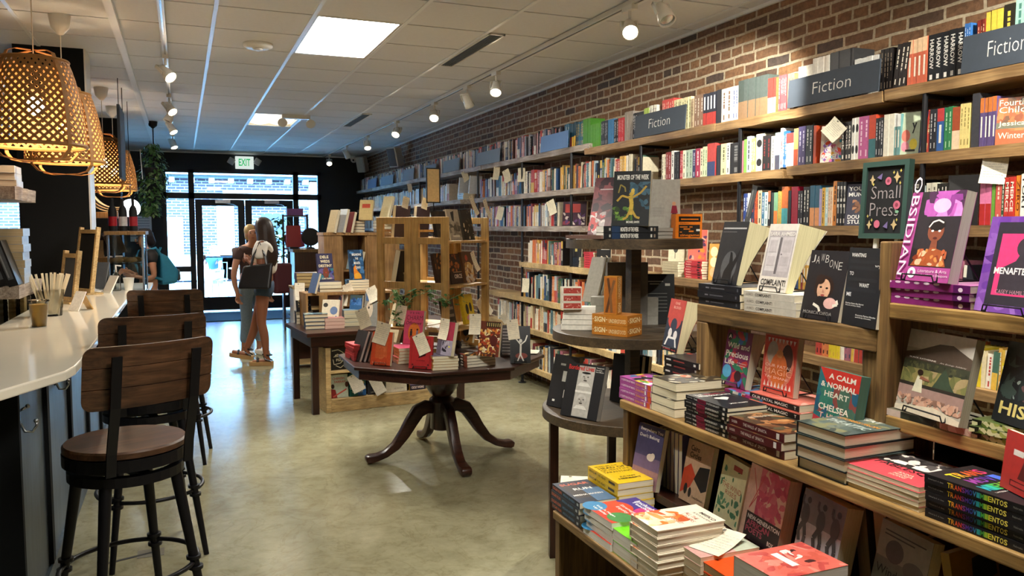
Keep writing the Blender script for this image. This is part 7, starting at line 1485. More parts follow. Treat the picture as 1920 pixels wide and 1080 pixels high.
# ------------------------------------------------------------------ second service area past the pillar
t = thing('service_counter', 'dark service counter past the pillar', 'counter', (-1.05, 8.4, 0)); g = G(); g.box(0, 0, 0, .7, 2.0, .9); g.build('body', 'black_paint', t); g = G(); g.box(-.02, -.02, .901, .72, 2.02, .93); g.build('top', 'white_plastic', t)
for z, lab in ((1.74, 'upper wooden shelf past the pillar, folded papers on it'), (1.275, 'lower wooden shelf past the pillar, cream books on it')):
    g = G(); g.box(-1.05, 9.2, z - .06, -.60, 9.75, z); tag(g.build('service_shelf', 'wood_crate', bevel=.004), lab, 'shelf', 'wooden shelves past the pillar')
t = thing('shelf_rail', 'black upright carrying the wooden shelves past the pillar', 'post', (-1.02, 9.77, 0)); g = G(); g.box(-.02, 0, 0, .02, .03, HC); g.build('post', 'black_metal', t)
for i in range(3):
    g = G(); n = 12; pts = []; fs = []
    for k in range(n + 1):
        a = k / n; x = -.98 + .37 * a; z = 1.742 + .02 * i + .36 * (1 - a) ** 3.2
        pts += [(x + .02 * i, 9.24, z), (x + .02 * i, 9.6, z), (x + .02 * i, 9.6, z + .012), (x + .02 * i, 9.24, z + .012)]
    for k in range(n):
        for qq in range(4): fs.append((k * 4 + qq, k * 4 + (qq + 1) % 4, k * 4 + 4 + (qq + 1) % 4, k * 4 + 4 + qq))
    fs += [(3, 2, 1, 0), (n * 4, n * 4 + 1, n * 4 + 2, n * 4 + 3)]
    g.add(pts, fs, ['#c8b48c', '#b49c74', '#d0c0a0'][i]); tag(g.build('folded_paper', 'paper'), ['lowest', 'middle', 'topmost'][i] + ' folded brown paper curling up on the upper shelf past the pillar', 'paper', 'folded papers past the pillar')
stack(3, 'thick cream paperback', 'on the lower shelf past the pillar', .14, .22, .058, '#b8a888', (-.86, 9.36, 1.276), PI / 2, pages='#cdbb90', seed=63)
for i in range(2): book(.15, .24, .03, ('#16161a', '#6a6258')[i], ('black', 'taupe')[i] + ' book leaning right of the thick cream pile past the pillar', M=T(-.74 + .07 * i, 9.3, 1.278) @ RY(-.38) @ RZ(.2))
t = thing('white_canister', 'white canister on the lower shelf past the pillar', 'canister', (-.93, 9.62, 1.276)); g = G(); g.lathe([(0, 0), (.08, 0), (.08, .3), (.07, .33), (0, .33)], 20); g.build('body', 'white_plastic', t, smooth='auto')
# glass pastry case with bottles on top
t = thing('pastry_case', 'glass pastry case with steel posts at the end of the counter', 'display case', (-.66, 8.5, .931))
W2, D2, H2 = .32, .7, .58
for x in (0, W2 - .02):
    for y in (0, D2 - .02): g = G(); g.box(x, y, 0, x + .02, y + .02, H2); g.build('post', 'steel', t)
g = G(); g.box(.021, .005, .02, W2 - .021, .01, H2); g.build('pane', 'glass', t); g = G(); g.box(W2 - .012, .021, .02, W2 - .007, D2 - .021, H2); g.build('pane', 'glass', t)
g = G(); g.box(-.02, -.02, H2 + .001, W2 + .02, D2 + .02, H2 + .035); g.build('top_board', 'wood_crate', t); g = G(); g.box(0, 0, 0, W2, D2, .015); g.build('floor_tray', 'white_metal', t)
g = G(); g.box(.021, .021, .3, W2 - .021, D2 - .021, .306); g.build('glass_shelf', 'glass', t)
for i, (x, y) in enumerate(((.08, .12), (.2, .12), (.14, .24), (.24, .26), (.08, .35))):
    g = G(); g.ball((x, y, .335), (.055, .045, .028)); tag(g.build('pastry', 'rattan', M=T(-.66, 8.5, .931), smooth=True), ['front left', 'front right', 'middle', 'back right', 'back left'][i] + ' bun on the glass shelf of the pastry case', 'bun', 'buns in the pastry case')
def bottle(x, y, z, label, col='black_matte', lab='#b8323a'):
    t = thing('wine_bottle', label, 'bottle', (x, y, z), group='bottles on the pastry case'); g = G(); g.lathe([(0, 0), (.037, 0), (.038, .19), (.03, .225), (.014, .25), (.0135, .31), (0, .312)], 20); g.build('bottle', col, t, smooth='auto')
    g = G(); g.lathe([(.0386, .05), (.0386, .14)], 20, caps=False, col=lab); g.build('paper_label', 'print', t)
for i, (dx, lc) in enumerate(((.05, '#b8202c'), (.14, '#e8e0dc'), (.23, '#b8303a'))): bottle(-.66 + dx, 8.62, .931 + H2 + .036, ['left bottle with a red label', 'middle bottle with a pale label', 'right bottle with a red label'][i] + ' on top of the pastry case', lab=lc)
t = thing('paper_cup', 'white paper cup at the far end of the counter', 'cup', (-.41, 7.22, ZC + .001)); g = G(); g.lathe([(0, 0), (.03, 0), (.042, .1), (.044, .102)], 20); g.build('cup', 'white_plastic', t, smooth='auto')
t = thing('pump_bottle', 'clear pump bottle beside the white paper cup', 'bottle', (-.50, 7.2, ZC + .001)); g = G(); g.lathe([(0, 0), (.032, 0), (.034, .12), (.012, .15), (.012, .17)], 18); g.build('bottle', 'clear_plastic', t); g = G(); g.tube([(0, 0, .15), (0, 0, .205), (.04, 0, .2)], .007); g.build('pump', 'white_plastic', t)
t = thing('tablet_stand', 'grey tablet on a curved stand at the far end of the counter', 'tablet', (-.66, 7.1, ZC + .001), -.5); g = G(); g.M = RX(-.35); g.box(-.09, 0, .03, .09, .012, .25); g.M = None; g.build('screen', 'grey_cloth', t, bevel=.004); g = G(); g.lathe([(0, 0), (.07, 0), (.07, .012), (.015, .03), (.012, .1)], 20); g.build('stand', 'white_metal', t)
t = thing('leaflet_holder', 'white slanted leaflet holder beside the pump bottle', 'holder', (-.56, 7.0, ZC + .001), -.9); g = G(); g.M = RX(-.5); g.box(-.05, 0, 0, .05, .01, .15); g.build('panel', 'white_plastic', t)
t = thing('globe_lamp', 'glowing white globe lamp hanging behind the bottles', 'lamp', (-.52, 9.98, 1.80)); g = G(); g.ball((0, 0, 0), .1, 24, 16); g.build('globe', 'globe', t, smooth=True); g = G(); g.tube([(0, 0, .1), (0, 0, HC - 1.80)], .004, 6); g.build('cord', 'black_metal', t)
t = thing('wall_notice', 'pale printed notice on the far black wall left of the window', 'poster', (-.68, YF - .012, 1.33)); g = G(); g.box(-.18, 0, 0, .18, .008, .46, '#eef2f6'); art(g, [('r', .1, .9 - .1 * i, .9, .93 - .1 * i, '#b4bcc8') for i in range(8)], (-.18, 0, 0), (1, 0, 0), (0, 0, 1), (0, -1, 0), .36, .46, .0006); g.build('sheet', 'paper', t)
# hanging plant
t = thing('hanging_plant', 'bushy green plant hanging from the ceiling by the left window', 'plant', (-.33, 11.7, 2.25))
g = G(); g.tube([(0.02, 0, HC - 2.25 - .02), (0.02, 0, .1)], .008, 6); g.lathe([(.06, HC - 2.25), (.05, HC - 2.25 - .06), (.0, HC - 2.25 - .1)], 16, (.02, 0)); g.build('hanger', 'black_metal', t)
g = G(); g.lathe([(0, -.02), (.1, -.02), (.13, .12)], 18); g.build('pot', 'black_matte', t)
g = G(); rg = random.Random(8)
for i in range(620):
    a = rg.random() * 6.28; zz = rg.uniform(-.52, .42); r = (.23 * (1 - abs(zz + .12) / .62) ** .6 if abs(zz + .12) < .6 else .05) * rg.uniform(.3, 1.05) + .02
    c = Vector((r * math.cos(a) - .10 * max(0, -zz), r * math.sin(a), zz)); s = rg.uniform(.022, .04); M = T(*c) @ RZ(a) @ RY(rg.uniform(.2, 1.4)) @ RZ(rg.uniform(-1, 1))
    g.add([M @ (Vector(k) * s) for k in ((-1, 0, 0), (0, -.6, .1), (1, 0, -.1), (0, .6, .1))], [(0, 1, 2, 3)], mat=1 if rg.random() < .35 else 0)
g.build('foliage', ['leaf', 'leaf_pale'], t)
g = G(); g.tube([(-.14, -.1, .35), (-.12, -.1, -.05)], .006, 6); g.build('support_stick', 'white_plastic', t)
# taped card on the floor under the stools
g = G(); g.box(-.06, -.05, .0005, .06, .05, .0015, '#6a6456'); g.M = RZ(.3); g.box(-.2, -.008, .0006, .02, .012, .0018, '#2a2824'); g.M = None
tag(g.build('floor_tape', 'paper', loc=at(283, 1037, z=0).to_tuple()), 'scrap of dark tape stuck to the floor under the nearest stool', 'tape')
# ------------------------------------------------------------------ people
def skin(name, nodes, edges, mat, parent, sub=2, root=0):
    me = D.meshes.new(name); me.from_pydata([n[0] for n in nodes], edges, []); me.materials.append(MATS[mat])
    o = D.objects.new(name, me); COL.objects.link(o); o.parent = parent
    s = o.modifiers.new('skin', 'SKIN'); s.use_smooth_shade = True
    if not me.skin_vertices: me.skin_vertices.new() if hasattr(me.skin_vertices, 'new') else None
    sv = me.skin_vertices[0].data
    for i, n in enumerate(nodes):
        r = n[1] if isinstance(n[1], tuple) else (n[1], n[1]); sv[i].radius = r; sv[i].use_root = (i == root)
    b = o.modifiers.new('smooth', 'SUBSURF'); b.levels = sub; b.render_levels = sub
    return o
def chain(nodes, edges, start, pts):
    k = start
    for p, r in pts: nodes.append((p, r)); edges.append((k, len(nodes) - 1)); k = len(nodes) - 1
    return k
def hand(nodes, edges, k, wrist, d, up, side, s=1.0):
    """palm, four unequal bent fingers and a side thumb; d pointing, up = back of hand, side towards the thumb."""
    W = Vector(wrist); d = Vector(d).normalized(); side = Vector(side).normalized(); up = Vector(up).normalized()
    palm = W + d * .05 * s; nodes.append((tuple(palm), (.024 * s, .024 * s))); edges.append((k, len(nodes) - 1)); pk = len(nodes) - 1
    for i, L in enumerate((.07, .078, .072, .058)):
        b = palm + d * .035 * s + side * (.027 - .018 * i) * s
        chain(nodes, edges, pk, [(tuple(b), .009 * s), (tuple(b + (d * .8 - up * .45) * L * .5 * s), .008 * s), (tuple(b + (d * .9 - up * 1.2) * L * .8 * s), .007 * s)])
    b = W + d * .02 * s + side * .03 * s
    chain(nodes, edges, pk, [(tuple(b), .011 * s), (tuple(b + (d * .6 + side * .6 - up * .3) * .045 * s), .009 * s)])
def person(label, loc, rz, mat, N, group='shoppers in the bookshop'):
    t = thing('person', label, 'person', loc, rz, group); return t
def body(t, mat, P, hr=.082):
    """P: dict of joints in the figure's own frame (faces -x, left side -y)."""
    n = [(P['pelvis'], (.115, .14))]; e = []
    c = chain(n, e, 0, [(P['waist'], (.095, .12)), (P['chest'], (.105, .145)), (P['upper'], (.08, .13))])
    k = chain(n, e, c, [(P['neck'], .05), (P['jaw'], (.054, .05)), (P['head'], (hr, hr * .86)), (P['crown'], (.064, .058))])
    for s in ('l', 'r'):
        q = chain(n, e, 0, [(P['hip' + s], .088), (P['thigh' + s], .075), (P['knee' + s], .054), (P['calf' + s], .054), (P['ankle' + s], .034), (P['heel' + s], .036), (P['ball' + s], (.03, .036)), (P['toe' + s], .02)])
        q = chain(n, e, c, [(P['sh' + s], .055), (P['arm' + s], .044), (P['elbow' + s], .037), (P['fore' + s], .034), (P['wrist' + s], .024)])
        hand(n, e, q, P['wrist' + s], P['hd' + s], P.get('hu' + s, (0, 0, 1)), P.get('ht' + s, (0, 0, 1)))
    # nose
    hd = Vector(P['head']); f = Vector(P['face']).normalized()
    o = skin('body', n, e, mat, t)
    g = G(); g.ball(tuple(hd + f * (hr + .004) + Vector((0, 0, -.012))), (.014, .012, .02)); g.ball(tuple(hd + f * (hr - .012) + Vector((0, 0, -.05))), (.012, .022, .008), mat=2)
    sd = Vector((-f.y, f.x, 0))
    for s in (-1, 1):
        g.ball(tuple(hd + f * (hr - .013) + sd * .029 * s + Vector((0, 0, .008))), (.009, .009, .006), mat=1)
        g.ball(tuple(hd + f * (hr - .013) + sd * .03 * s + Vector((0, 0, .026))), (.013, .013, .003), mat=1)
        g.ball(tuple(hd + sd * (hr * .9) * s + Vector((0, 0, -.01))), (.018, .01, .028))
    plain('eye_dark', '#2a1c18', .3) if 'eye_dark' not in MATS else None; plain('lip', '#a05a50', .5) if 'lip' not in MATS else None
    g.build('face', [mat, 'eye_dark', 'lip'], t, smooth=True)
    return o
def legs(knl, anl, knr, anr, hz=.9, fl=0, fr=0, hy=.085):
    d = {}
    for s, kn, an, lift, y in (('l', knl, anl, fl, -hy), ('r', knr, anr, fr, hy)):
        d['hip' + s] = (0, y, hz); h = Vector((0, y, hz)); kn = Vector(kn); an = Vector(an)
        d['thigh' + s] = tuple(h.lerp(kn, .5)); d['knee' + s] = tuple(kn); d['calf' + s] = tuple(kn.lerp(an, .38) + Vector((.015, 0, 0))); d['ankle' + s] = tuple(an)
        d['heel' + s] = (an.x + .025, an.y, an.z - .055); d['ball' + s] = (an.x - .1, an.y, an.z - .06 + lift * .5); d['toe' + s] = (an.x - .165, an.y, an.z - .06 + lift)
    return d
# --- woman with the tote bag
t = person('woman in white top and denim shorts, black tote on her arm, back turned', (.87, 9.6, 0), -.32, 'skin_tan', None)
P = dict(pelvis=(0, 0, .93), waist=(.0, 0, 1.08), chest=(.01, 0, 1.24), upper=(.015, 0, 1.37), neck=(.005, 0, 1.46), jaw=(-.025, 0, 1.53), head=(-.015, 0, 1.6), crown=(.005, 0, 1.65), face=(-.55, .85, 0),
         shl=(.015, -.15, 1.385), arml=(.01, -.19, 1.24), elbowl=(.02, -.21, 1.09), forel=(-.06, -.17, 1.14), wristl=(-.13, -.11, 1.19), hdl=(-.7, .5, .5), hul=(0, -1, 0), htl=(0, 0, 1),
         shr=(.015, .15, 1.385), armr=(-.02, .19, 1.22), elbowr=(-.02, .2, 1.08), forer=(-.08, .15, 1.14), wristr=(-.14, .1, 1.2), hdr=(-.7, -.4, .4))
P.update(legs((-.03, -.08, .49), (.02, -.08, .105), (-.13, .10, .5), (-.26, .12, .15), fl=-.005, fr=.05)); body(t, 'skin_tan', P)
sh = [((.0, 0, 1.03), (.118, .15)), ((.01, 0, 1.15), (.118, .15)), ((.012, 0, 1.28), (.122, .162)), ((.015, 0, 1.385), (.092, .14)), ((.01, 0, 1.435), (.062, .075)), ((.015, -.15, 1.39), .078), ((.0, -.195, 1.27), .072), ((.0, -.2, 1.22), .066), ((.015, .15, 1.39), .078), ((-.02, .19, 1.26), .072), ((-.02, .195, 1.22), .066)]
skin('blouse', sh, [(0, 1), (1, 2), (2, 3), (3, 4), (3, 5), (5, 6), (6, 7), (3, 8), (8, 9), (9, 10)], 'white_cloth', t)
so_ = [((0, 0, 1.02), (.115, .148)), ((0, 0, .93), (.128, .16)), ((-.005, -.085, .87), .107), ((-.02, -.085, .76), .1), ((-.005, .085, .87), .107), ((-.04, .09, .76), .1)]
skin('denim_shorts', so_, [(0, 1), (1, 2), (2, 3), (1, 4), (4, 5)], 'denim', t)
def loft(name, rings, W, Dp, mat, parent, seg=40, seed=1):
    """hair as one lofted sheet with shallow locks; rings (z, x, y, half width, half depth)."""
    W = Vector(W).normalized(); Dp = Vector(Dp).normalized(); rg = random.Random(seed); ph = [rg.random() * 6.28 for _ in range(4)]; g = G(); n = len(rings); pts = []; fs = []
    for i, (z, x, y, rw, rd) in enumerate(rings):
        k_ = i / (n - 1)
        for q in range(seg):
            a = 2 * PI * q / seg; m = 1 + k_ * (.05 * math.sin(7 * a + ph[0] + k_ * 1.5) + .04 * math.sin(13 * a + ph[1]) + .03 * math.sin(23 * a + ph[2]))
            pts.append(Vector((x, y, z + (k_ > .9) * .02 * math.sin(9 * a + ph[3]))) + W * (rw * m * math.cos(a)) + Dp * (rd * m * math.sin(a)))
    for i in range(n - 1):
        for q in range(seg): fs.append((i * seg + q, (i + 1) * seg + q, (i + 1) * seg + (q + 1) % seg, i * seg + (q + 1) % seg))
    fs += [tuple(range(seg)), tuple((n - 1) * seg + q for q in range(seg))[::-1]]
    g.add(pts, fs); o = g.build(name, mat, parent, smooth=True); b = o.modifiers.new('smooth', 'SUBSURF'); b.levels = b.render_levels = 1
    return o
loft('long_hair', [(1.705, .0, -.0, .02, .02), (1.695, .0, -.004, .05, .05), (1.672, .004, -.012, .078, .08), (1.635, .012, -.022, .097, .098), (1.59, .02, -.034, .104, .1), (1.54, .03, -.046, .104, .092), (1.48, .04, -.056, .102, .08), (1.42, .05, -.064, .108, .07), (1.35, .06, -.072, .118, .06), (1.28, .066, -.078, .12, .052), (1.21, .07, -.08, .108, .042), (1.16, .073, -.08, .08, .03), (1.13, .075, -.08, .05, .02)], (.85, .55, 0), (.55, -.85, 0), 'hair_dark', t)
for s, (ax, ay, az), tilt in (('l', (.02, -.08, .105), 0), ('r', (-.26, .12, .15), .16)):
    g = G(); g.M = T(ax, ay, az - .105 + (0.0 if s == 'l' else .0)) @ RY(tilt)
    g.prism([(.07, -.035), (.075, .03), (-.06, .048), (-.17, .04), (-.2, .0), (-.17, -.045), (-.06, -.048)], 0, .045, mat=0)
    g.tube([(.06, -.04, .05), (-.0, -.05, .075), (-.03, 0, .1), (0, .05, .075), (.06, .04, .05)], .009, 6, mat=1); g.tube([(-.09, -.045, .045), (-.1, 0, .085), (-.09, .045, .045)], .014, 6, mat=1); g.tube([(.035, .045, .12), (-.04, .0, .125), (.035, -.045, .12), (.06, 0, .12)], .01, 6, mat=1, closed=True)
    g.M = None; g.build('sandal', ['sole_tan', 'black_leather'], t)
b = thing('tote_bag', 'large black leather tote hanging from the bent arm of the woman in shorts', 'bag', (.87, 9.6, 0), -.32)
g = G(); g.add([(-.22, -.22, .90), (.13, -.24, .90), (.16, -.25, 1.19), (-.17, -.22, 1.15), (-.22, -.33, .90), (.13, -.36, .90), (.16, -.30, 1.19), (-.17, -.27, 1.15)], [(0, 1, 2, 3), (4, 7, 6, 5), (0, 4, 5, 1), (1, 5, 6, 2), (3, 2, 6, 7), (0, 3, 7, 4)]); g.build('bag_body', 'black_leather', b, bevel=.02)
for y in (-.25, -.285): g = G(); g.tube([(-.08, y, 1.15), (-.06, y + .02, 1.26), (.0, -.185 - (y + .27) * .5, 1.42 if y > -.27 else 1.4), (.07, y + .02, 1.26), (.09, y, 1.17)], .011, 8); g.build('handle', 'black_leather', b)
# --- woman behind her
t = person('woman with tied-back hair behind the tote-bag woman, brown top and pale jeans', (.78, 10.3, 0), 2.05, 'skin', None)
P = dict(pelvis=(0, 0, .9), waist=(.0, 0, 1.04), chest=(-.005, 0, 1.19), upper=(-.01, 0, 1.3), neck=(-.02, 0, 1.37), jaw=(-.06, 0, 1.44), head=(-.05, 0, 1.51), crown=(-.03, 0, 1.555), face=(-1, .6, 0),
         shl=(0, -.15, 1.31), arml=(.0, -.2, 1.17), elbowl=(.0, -.23, 1.02), forel=(-.04, -.22, .9), wristl=(-.06, -.2, .8), hdl=(-.1, 0, -1), hul=(1, 0, 0), htl=(0, 1, 0),
         shr=(0, .15, 1.31), armr=(.0, .2, 1.17), elbowr=(.0, .24, 1.02), forer=(-.02, .24, .9), wristr=(-.05, .23, .8), hdr=(-.1, 0, -1), hur=(1, 0, 0), htr=(0, -1, 0))
P.update(legs((-.02, -.09, .47), (.02, -.1, .1), (-.02, .09, .47), (.02, .11, .1), hz=.87)); body(t, 'skin', P, .079)
skin('brown_top', [((.0, 0, .98), (.124, .156)), ((.0, 0, 1.1), (.12, .152)), ((-.005, 0, 1.22), (.126, .168)), ((-.01, 0, 1.32), (.1, .15)), ((0, -.15, 1.315), .076), ((0, -.18, 1.25), .07), ((0, -.195, 1.18), .062), ((0, .15, 1.315), .076), ((0, .18, 1.25), .07), ((0, .195, 1.18), .062)], [(0, 1), (1, 2), (2, 3), (3, 4), (4, 5), (5, 6), (3, 7), (7, 8), (8, 9)], 'brown_cloth', t)
skin('pale_jeans', [((0, 0, .98), (.115, .145)), ((0, 0, .9), (.125, .155)), ((0, -.09, .83), .1), ((-.01, -.09, .65), .085), ((-.02, -.09, .47), .07), ((.02, -.1, .16), .06), ((0, .09, .83), .1), ((-.01, .09, .65), .085), ((-.02, .09, .47), .07), ((.02, .11, .16), .06)], [(0, 1), (1, 2), (2, 3), (3, 4), (4, 5), (1, 6), (6, 7), (7, 8), (8, 9)], 'denim_pale', t)
skin('tied_hair', [((-.052, 0, 1.585), .06), ((-.022, 0, 1.568), .086), ((.002, 0, 1.53), .09), ((.05, 0, 1.5), .05), ((.07, 0, 1.42), .035)], [(0, 1), (1, 2), (2, 3), (3, 4)], 'hair_fair', t)
for y in (-.1, .11): g = G(); g.M = T(.02, y, 0); g.prism([(.07, -.03), (.07, .03), (-.1, .045), (-.2, .03), (-.21, -.02), (-.1, -.045)], 0, .075); g.M = None; g.build('white_shoe', 'white_cloth', t, bevel=.02)
b = thing('shoulder_bag', 'dark red bag hanging beside the woman with tied-back hair', 'bag', (1.12, 10.1, 0), .3); g = G(); g.box(-.11, -.07, .78, .11, .07, 1.15); g.build('bag_body', 'maroon_cloth', b, bevel=.03); g = G(); g.tube([(-.07, 0, 1.14), (-.09, .05, 1.3), (-.1, .14, 1.36)], .012); g.build('strap', 'black_cloth', b)
# --- person with the backpack
t = person('person in a black cap wearing a teal backpack by the left window', (-.40, 11.0, 0), .35, 'skin', None)
P = dict(pelvis=(0, 0, .86), waist=(.0, 0, 1.0), chest=(.0, 0, 1.14), upper=(.0, 0, 1.25), neck=(-.02, 0, 1.32), jaw=(-.06, 0, 1.38), head=(-.05, 0, 1.45), crown=(-.03, 0, 1.5), face=(-1, .3, -.2),
         shl=(0, -.15, 1.26), arml=(-.01, -.2, 1.12), elbowl=(.0, -.22, .98), forel=(-.09, -.2, .95), wristl=(-.18, -.16, .98), hdl=(-1, .3, .2), hul=(0, -1, 0), htl=(0, 0, 1),
         shr=(0, .15, 1.26), armr=(-.02, .2, 1.12), elbowr=(-.03, .21, .98), forer=(-.12, .17, .99), wristr=(-.19, .12, 1.04), hdr=(-1, -.2, .1))
P.update(legs((-.02, -.09, .45), (.02, -.1, .1), (-.02, .09, .45), (.02, .11, .1), hz=.83)); body(t, 'skin', P, .079)
skin('patterned_top', [((.0, 0, .93), (.12, .15)), ((.0, 0, 1.06), (.115, .148)), ((0, 0, 1.17), (.12, .16)), ((0, 0, 1.27), (.1, .15)), ((0, -.15, 1.27), .078), ((-.005, -.175, 1.2), .07), ((-.01, -.195, 1.13), .062), ((0, .15, 1.27), .078), ((-.005, .175, 1.2), .07), ((-.01, .195, 1.13), .062)], [(0, 1), (1, 2), (2, 3), (3, 4), (4, 5), (5, 6), (3, 7), (7, 8), (8, 9)], 'black_cloth', t)
skin('jeans', [((0, 0, .93), (.118, .148)), ((0, 0, .86), (.128, .16)), ((0, -.09, .8), .105), ((-.02, -.09, .45), .075), ((.02, -.1, .14), .065), ((0, .09, .8), .105), ((-.02, .09, .45), .075), ((.02, .11, .14), .065)], [(0, 1), (1, 2), (2, 3), (3, 4), (1, 5), (5, 6), (6, 7)], 'denim_pale', t)
skin('dark_hair', [((-.03, 0, 1.52), (.07, .068)), ((.0, 0, 1.47), (.095, .09)), ((.05, 0, 1.4), (.05, .06)), ((.085, 0, 1.36), .04)], [(0, 1), (1, 2), (2, 3)], 'hair_black', t)
g = G(); g.lathe([(.0, 1.575), (.06, 1.565), (.095, 1.52), (.1, 1.475)], 20, (-.025, 0), caps=False); g.prism([(-.1, -.07), (-.1, .07), (-.2, .05), (-.22, 0), (-.2, -.05)], 1.475, 1.485); g.build('cap', 'black_cloth', t, smooth='auto')
for y in (-.1, .11): g = G(); g.M = T(.02, y, 0); g.prism([(.07, -.03), (.07, .03), (-.1, .045), (-.2, .03), (-.21, -.02), (-.1, -.045)], 0, .075); g.M = None; g.build('shoe', 'black_cloth', t, bevel=.02)
b = thing('backpack', 'teal and grey backpack on the back of the black-capped person', 'backpack', (-.40, 11.0, 0), .35)
g = G(); g.add([(.11, -.16, .86), (.31, -.15, .88), (.31, .15, .88), (.11, .16, .86), (.115, -.15, 1.27), (.22, -.11, 1.22), (.22, .11, 1.22), (.115, .15, 1.27), (.34, -.14, 1.03), (.34, .14, 1.03)], [(0, 3, 2, 1), (4, 5, 6, 7), (0, 4, 7, 3), (1, 2, 9, 8), (8, 9, 6, 5), (0, 1, 8, 5, 4), (3, 7, 6, 9, 2)]); g.build('main_pack', 'teal_cloth', b, bevel=.035)
g = G(); g.add([(.33, -.12, .9), (.37, -.1, .92), (.37, .1, .92), (.33, .12, .9), (.335, -.12, 1.06), (.36, -.1, 1.04), (.36, .1, 1.04), (.335, .12, 1.06)], [(0, 3, 2, 1), (4, 5, 6, 7), (0, 1, 5, 4), (1, 2, 6, 5), (2, 3, 7, 6), (3, 0, 4, 7)]); g.build('front_pocket', 'grey_cloth', b, bevel=.015)
for y in (-.1, .1): g = G(); g.tube([(.13, y, 1.24), (.06, y * 1.15, 1.33), (-.06, y * 1.2, 1.29), (-.12, y * 1.15, 1.15), (-.06, y * 1.35, 1.0), (.12, y * 1.45, .93)], .017, 8); g.build('strap', 'teal_cloth', b)
g = G(); g.tube([(.13, -.03, 1.27), (.16, -.02, 1.33), (.16, .02, 1.33), (.13, .03, 1.27)], .008); g.build('grab_handle', 'teal_cloth', b)
# --- seated outside, with cafe furniture
q = at(402, 553, y=19.0)
t = person('fair-haired woman in blue seated outside beyond the left glass door', (q.x, 19.0, -.02), 1.0, 'skin', None, group='people outside')
P = dict(pelvis=(0.05, 0, .5), waist=(.04, 0, .64), chest=(.02, 0, .8), upper=(.01, 0, .92), neck=(-.01, 0, 1.0), jaw=(-.04, 0, 1.07), head=(-.03, 0, 1.14), crown=(-.01, 0, 1.19), face=(-1, 0, 0),
         shl=(0.01, -.15, .93), arml=(-.04, -.19, .8), elbowl=(-.1, -.2, .68), forel=(-.18, -.16, .66), wristl=(-.26, -.1, .66), hdl=(-1, .3, 0), shr=(.01, .15, .93), armr=(-.04, .19, .8), elbowr=(-.1, .2, .68), forer=(-.18, .16, .66), wristr=(-.26, .1, .66), hdr=(-1, -.3, 0))
for s, y in (('l', -.09), ('r', .09)):
    P.update({'hip' + s: (0, y, .5), 'thigh' + s: (-.2, y, .51), 'knee' + s: (-.4, y, .5), 'calf' + s: (-.39, y, .33), 'ankle' + s: (-.38, y, .1), 'heel' + s: (-.36, y, .045), 'ball' + s: (-.48, y, .04), 'toe' + s: (-.54, y, .035)})
body(t, 'skin', P)
skin('blue_shirt', [((.05, 0, .56), (.12, .15)), ((.03, 0, .72), (.115, .15)), ((.015, 0, .85), (.12, .16)), ((.01, 0, .94), (.09, .14)), ((.01, -.15, .94), .075), ((-.03, -.18, .82), .062), ((.01, .15, .94), .075), ((-.03, .18, .82), .062)], [(0, 1), (1, 2), (2, 3), (3, 4), (4, 5), (3, 6), (6, 7)], 'blue_cloth', t)
skin('white_trousers', [((.05, 0, .54), (.13, .16)), ((-.0, -.09, .52), .1), ((-.2, -.09, .52), .09), ((-.4, -.09, .5), .075), ((-.38, -.09, .2), .06), ((0, .09, .52), .1), ((-.2, .09, .52), .09), ((-.4, .09, .5), .075), ((-.38, .09, .2), .06)], [(0, 1), (1, 2), (2, 3), (3, 4), (0, 5), (5, 6), (6, 7), (7, 8)], 'white_cloth', t)
skin('fair_hair', [((-.01, 0, 1.21), (.07, .07)), ((.02, 0, 1.16), (.1, .095)), ((.05, 0, 1.05), (.07, .1)), ((.06, 0, .93), (.05, .09))], [(0, 1), (1, 2), (2, 3)], 'hair_fair', t)
def chair(x, y, rz, lab):
    t = thing('cafe_chair', lab, 'chair', (x, y, -.02), rz, 'outdoor cafe chairs'); g = G(); g.box(-.2, -.2, .43, .2, .2, .46); g.build('seat', 'steel', t)
    for a in (-1, 1):
        for b in (-1, 1): g = G(); g.tube([(a * .17, b * .17, .43), (a * .21, b * .21, 0)], .014, 8); g.build('leg', 'steel', t)
    g = G(); g.tube([(.18, -.18, .45), (.22, -.17, .82), (.22, .17, .82), (.18, .18, .45)], .012, 8); g.box(.2, -.07, .5, .215, .07, .8); g.build('backrest', 'steel', t)
chair(q.x + .05 * math.cos(1) , 19.04, 1.0, 'metal cafe chair under the seated woman outside'); chair(q.x + 1.0, 18.7, 2.6, 'empty metal cafe chair outside right of the seated woman')
t = thing('cafe_table', 'round cafe table outside beyond the left glass door', 'table', (q.x + .62, 18.6, -.02)); g = G(); g.lathe([(0, .7), (.32, .7), (.32, .72), (0, .72)], 28); g.build('top', 'steel', t); g = G(); g.lathe([(.2, 0), (.2, .015), (.03, .03), (.025, .699)], 20); g.build('pedestal', 'steel', t)
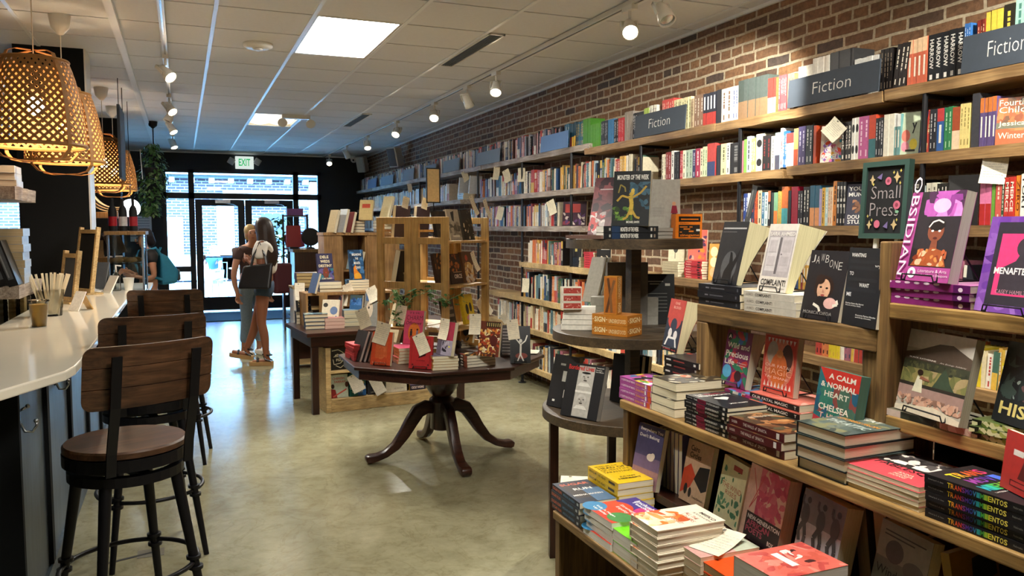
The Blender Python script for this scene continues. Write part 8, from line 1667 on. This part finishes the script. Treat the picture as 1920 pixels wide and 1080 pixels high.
# ------------------------------------------------------------------ light, sky, camera
w = D.worlds.new('World'); bpy.context.scene.world = w; w.use_nodes = True
n = w.node_tree.nodes; l = w.node_tree.links
sky = n.new('ShaderNodeTexSky'); sky.sky_type = 'NISHITA'; sky.sun_disc = False; sky.sun_elevation = math.radians(52); sky.sun_rotation = math.radians(200)
tint = n.new('ShaderNodeMix'); tint.data_type = 'RGBA'; tint.blend_type = 'MULTIPLY'; tint.inputs[0].default_value = 1; tint.inputs[7].default_value = (.5, .9, 1.1, 1)
l.new(sky.outputs[0], tint.inputs[6]); l.new(tint.outputs[2], n['Background'].inputs[0]); n['Background'].inputs[1].default_value = 4.2
L = D.lights.new('sun', 'SUN'); L.energy = 5; L.angle = .01; L.color = (.55, .9, 1)
o = D.objects.new('sun', L); COL.objects.link(o); o.rotation_euler = Vector((-.25, .75, -1)).to_track_quat('-Z', 'Y').to_euler()
def area(name, loc, rot, sx, sy, power, col, portal=False):
    L = D.lights.new(name, 'AREA'); L.shape = 'RECTANGLE'; L.size = sx; L.size_y = sy; L.energy = power; L.color = col
    o = D.objects.new(name, L); COL.objects.link(o); o.location = loc; o.rotation_euler = rot
    if portal: L.cycles.is_portal = True
    return o
area('doorway_portal', (1.13, YF + .12, 1.33), (PI / 2, 0, 0), 2.9, 2.66, 1, (1, 1, 1), True)
area('window_portal', (-2.5, YF + .12, 1.6), (PI / 2, 0, 0), 1.5, 1.8, 1, (1, 1, 1), True)
sc = bpy.context.scene
cam = D.cameras.new('camera'); co = D.objects.new('camera', cam); COL.objects.link(co)
cam.sensor_width = 36; cam.lens = FPX / 1920 * 36; cam.clip_start = .05; cam.clip_end = 200
R = Matrix((CR, CU, -CF)).transposed().to_4x4(); co.matrix_world = T(*CP) @ R
sc.camera = co
sc.view_settings.view_transform = 'Standard'; sc.view_settings.look = 'None'; sc.view_settings.gamma = 1
sc.view_settings.use_curve_mapping = False; sc.view_settings.exposure = .92
sc.cycles.use_denoising = True; sc.cycles.max_bounces = 7; sc.cycles.diffuse_bounces = 4; sc.cycles.glossy_bounces = 4
sc.cycles.transparent_max_bounces = 12; sc.cycles.caustics_reflective = False; sc.cycles.caustics_refractive = False
sc.cycles.sample_clamp_indirect = 6
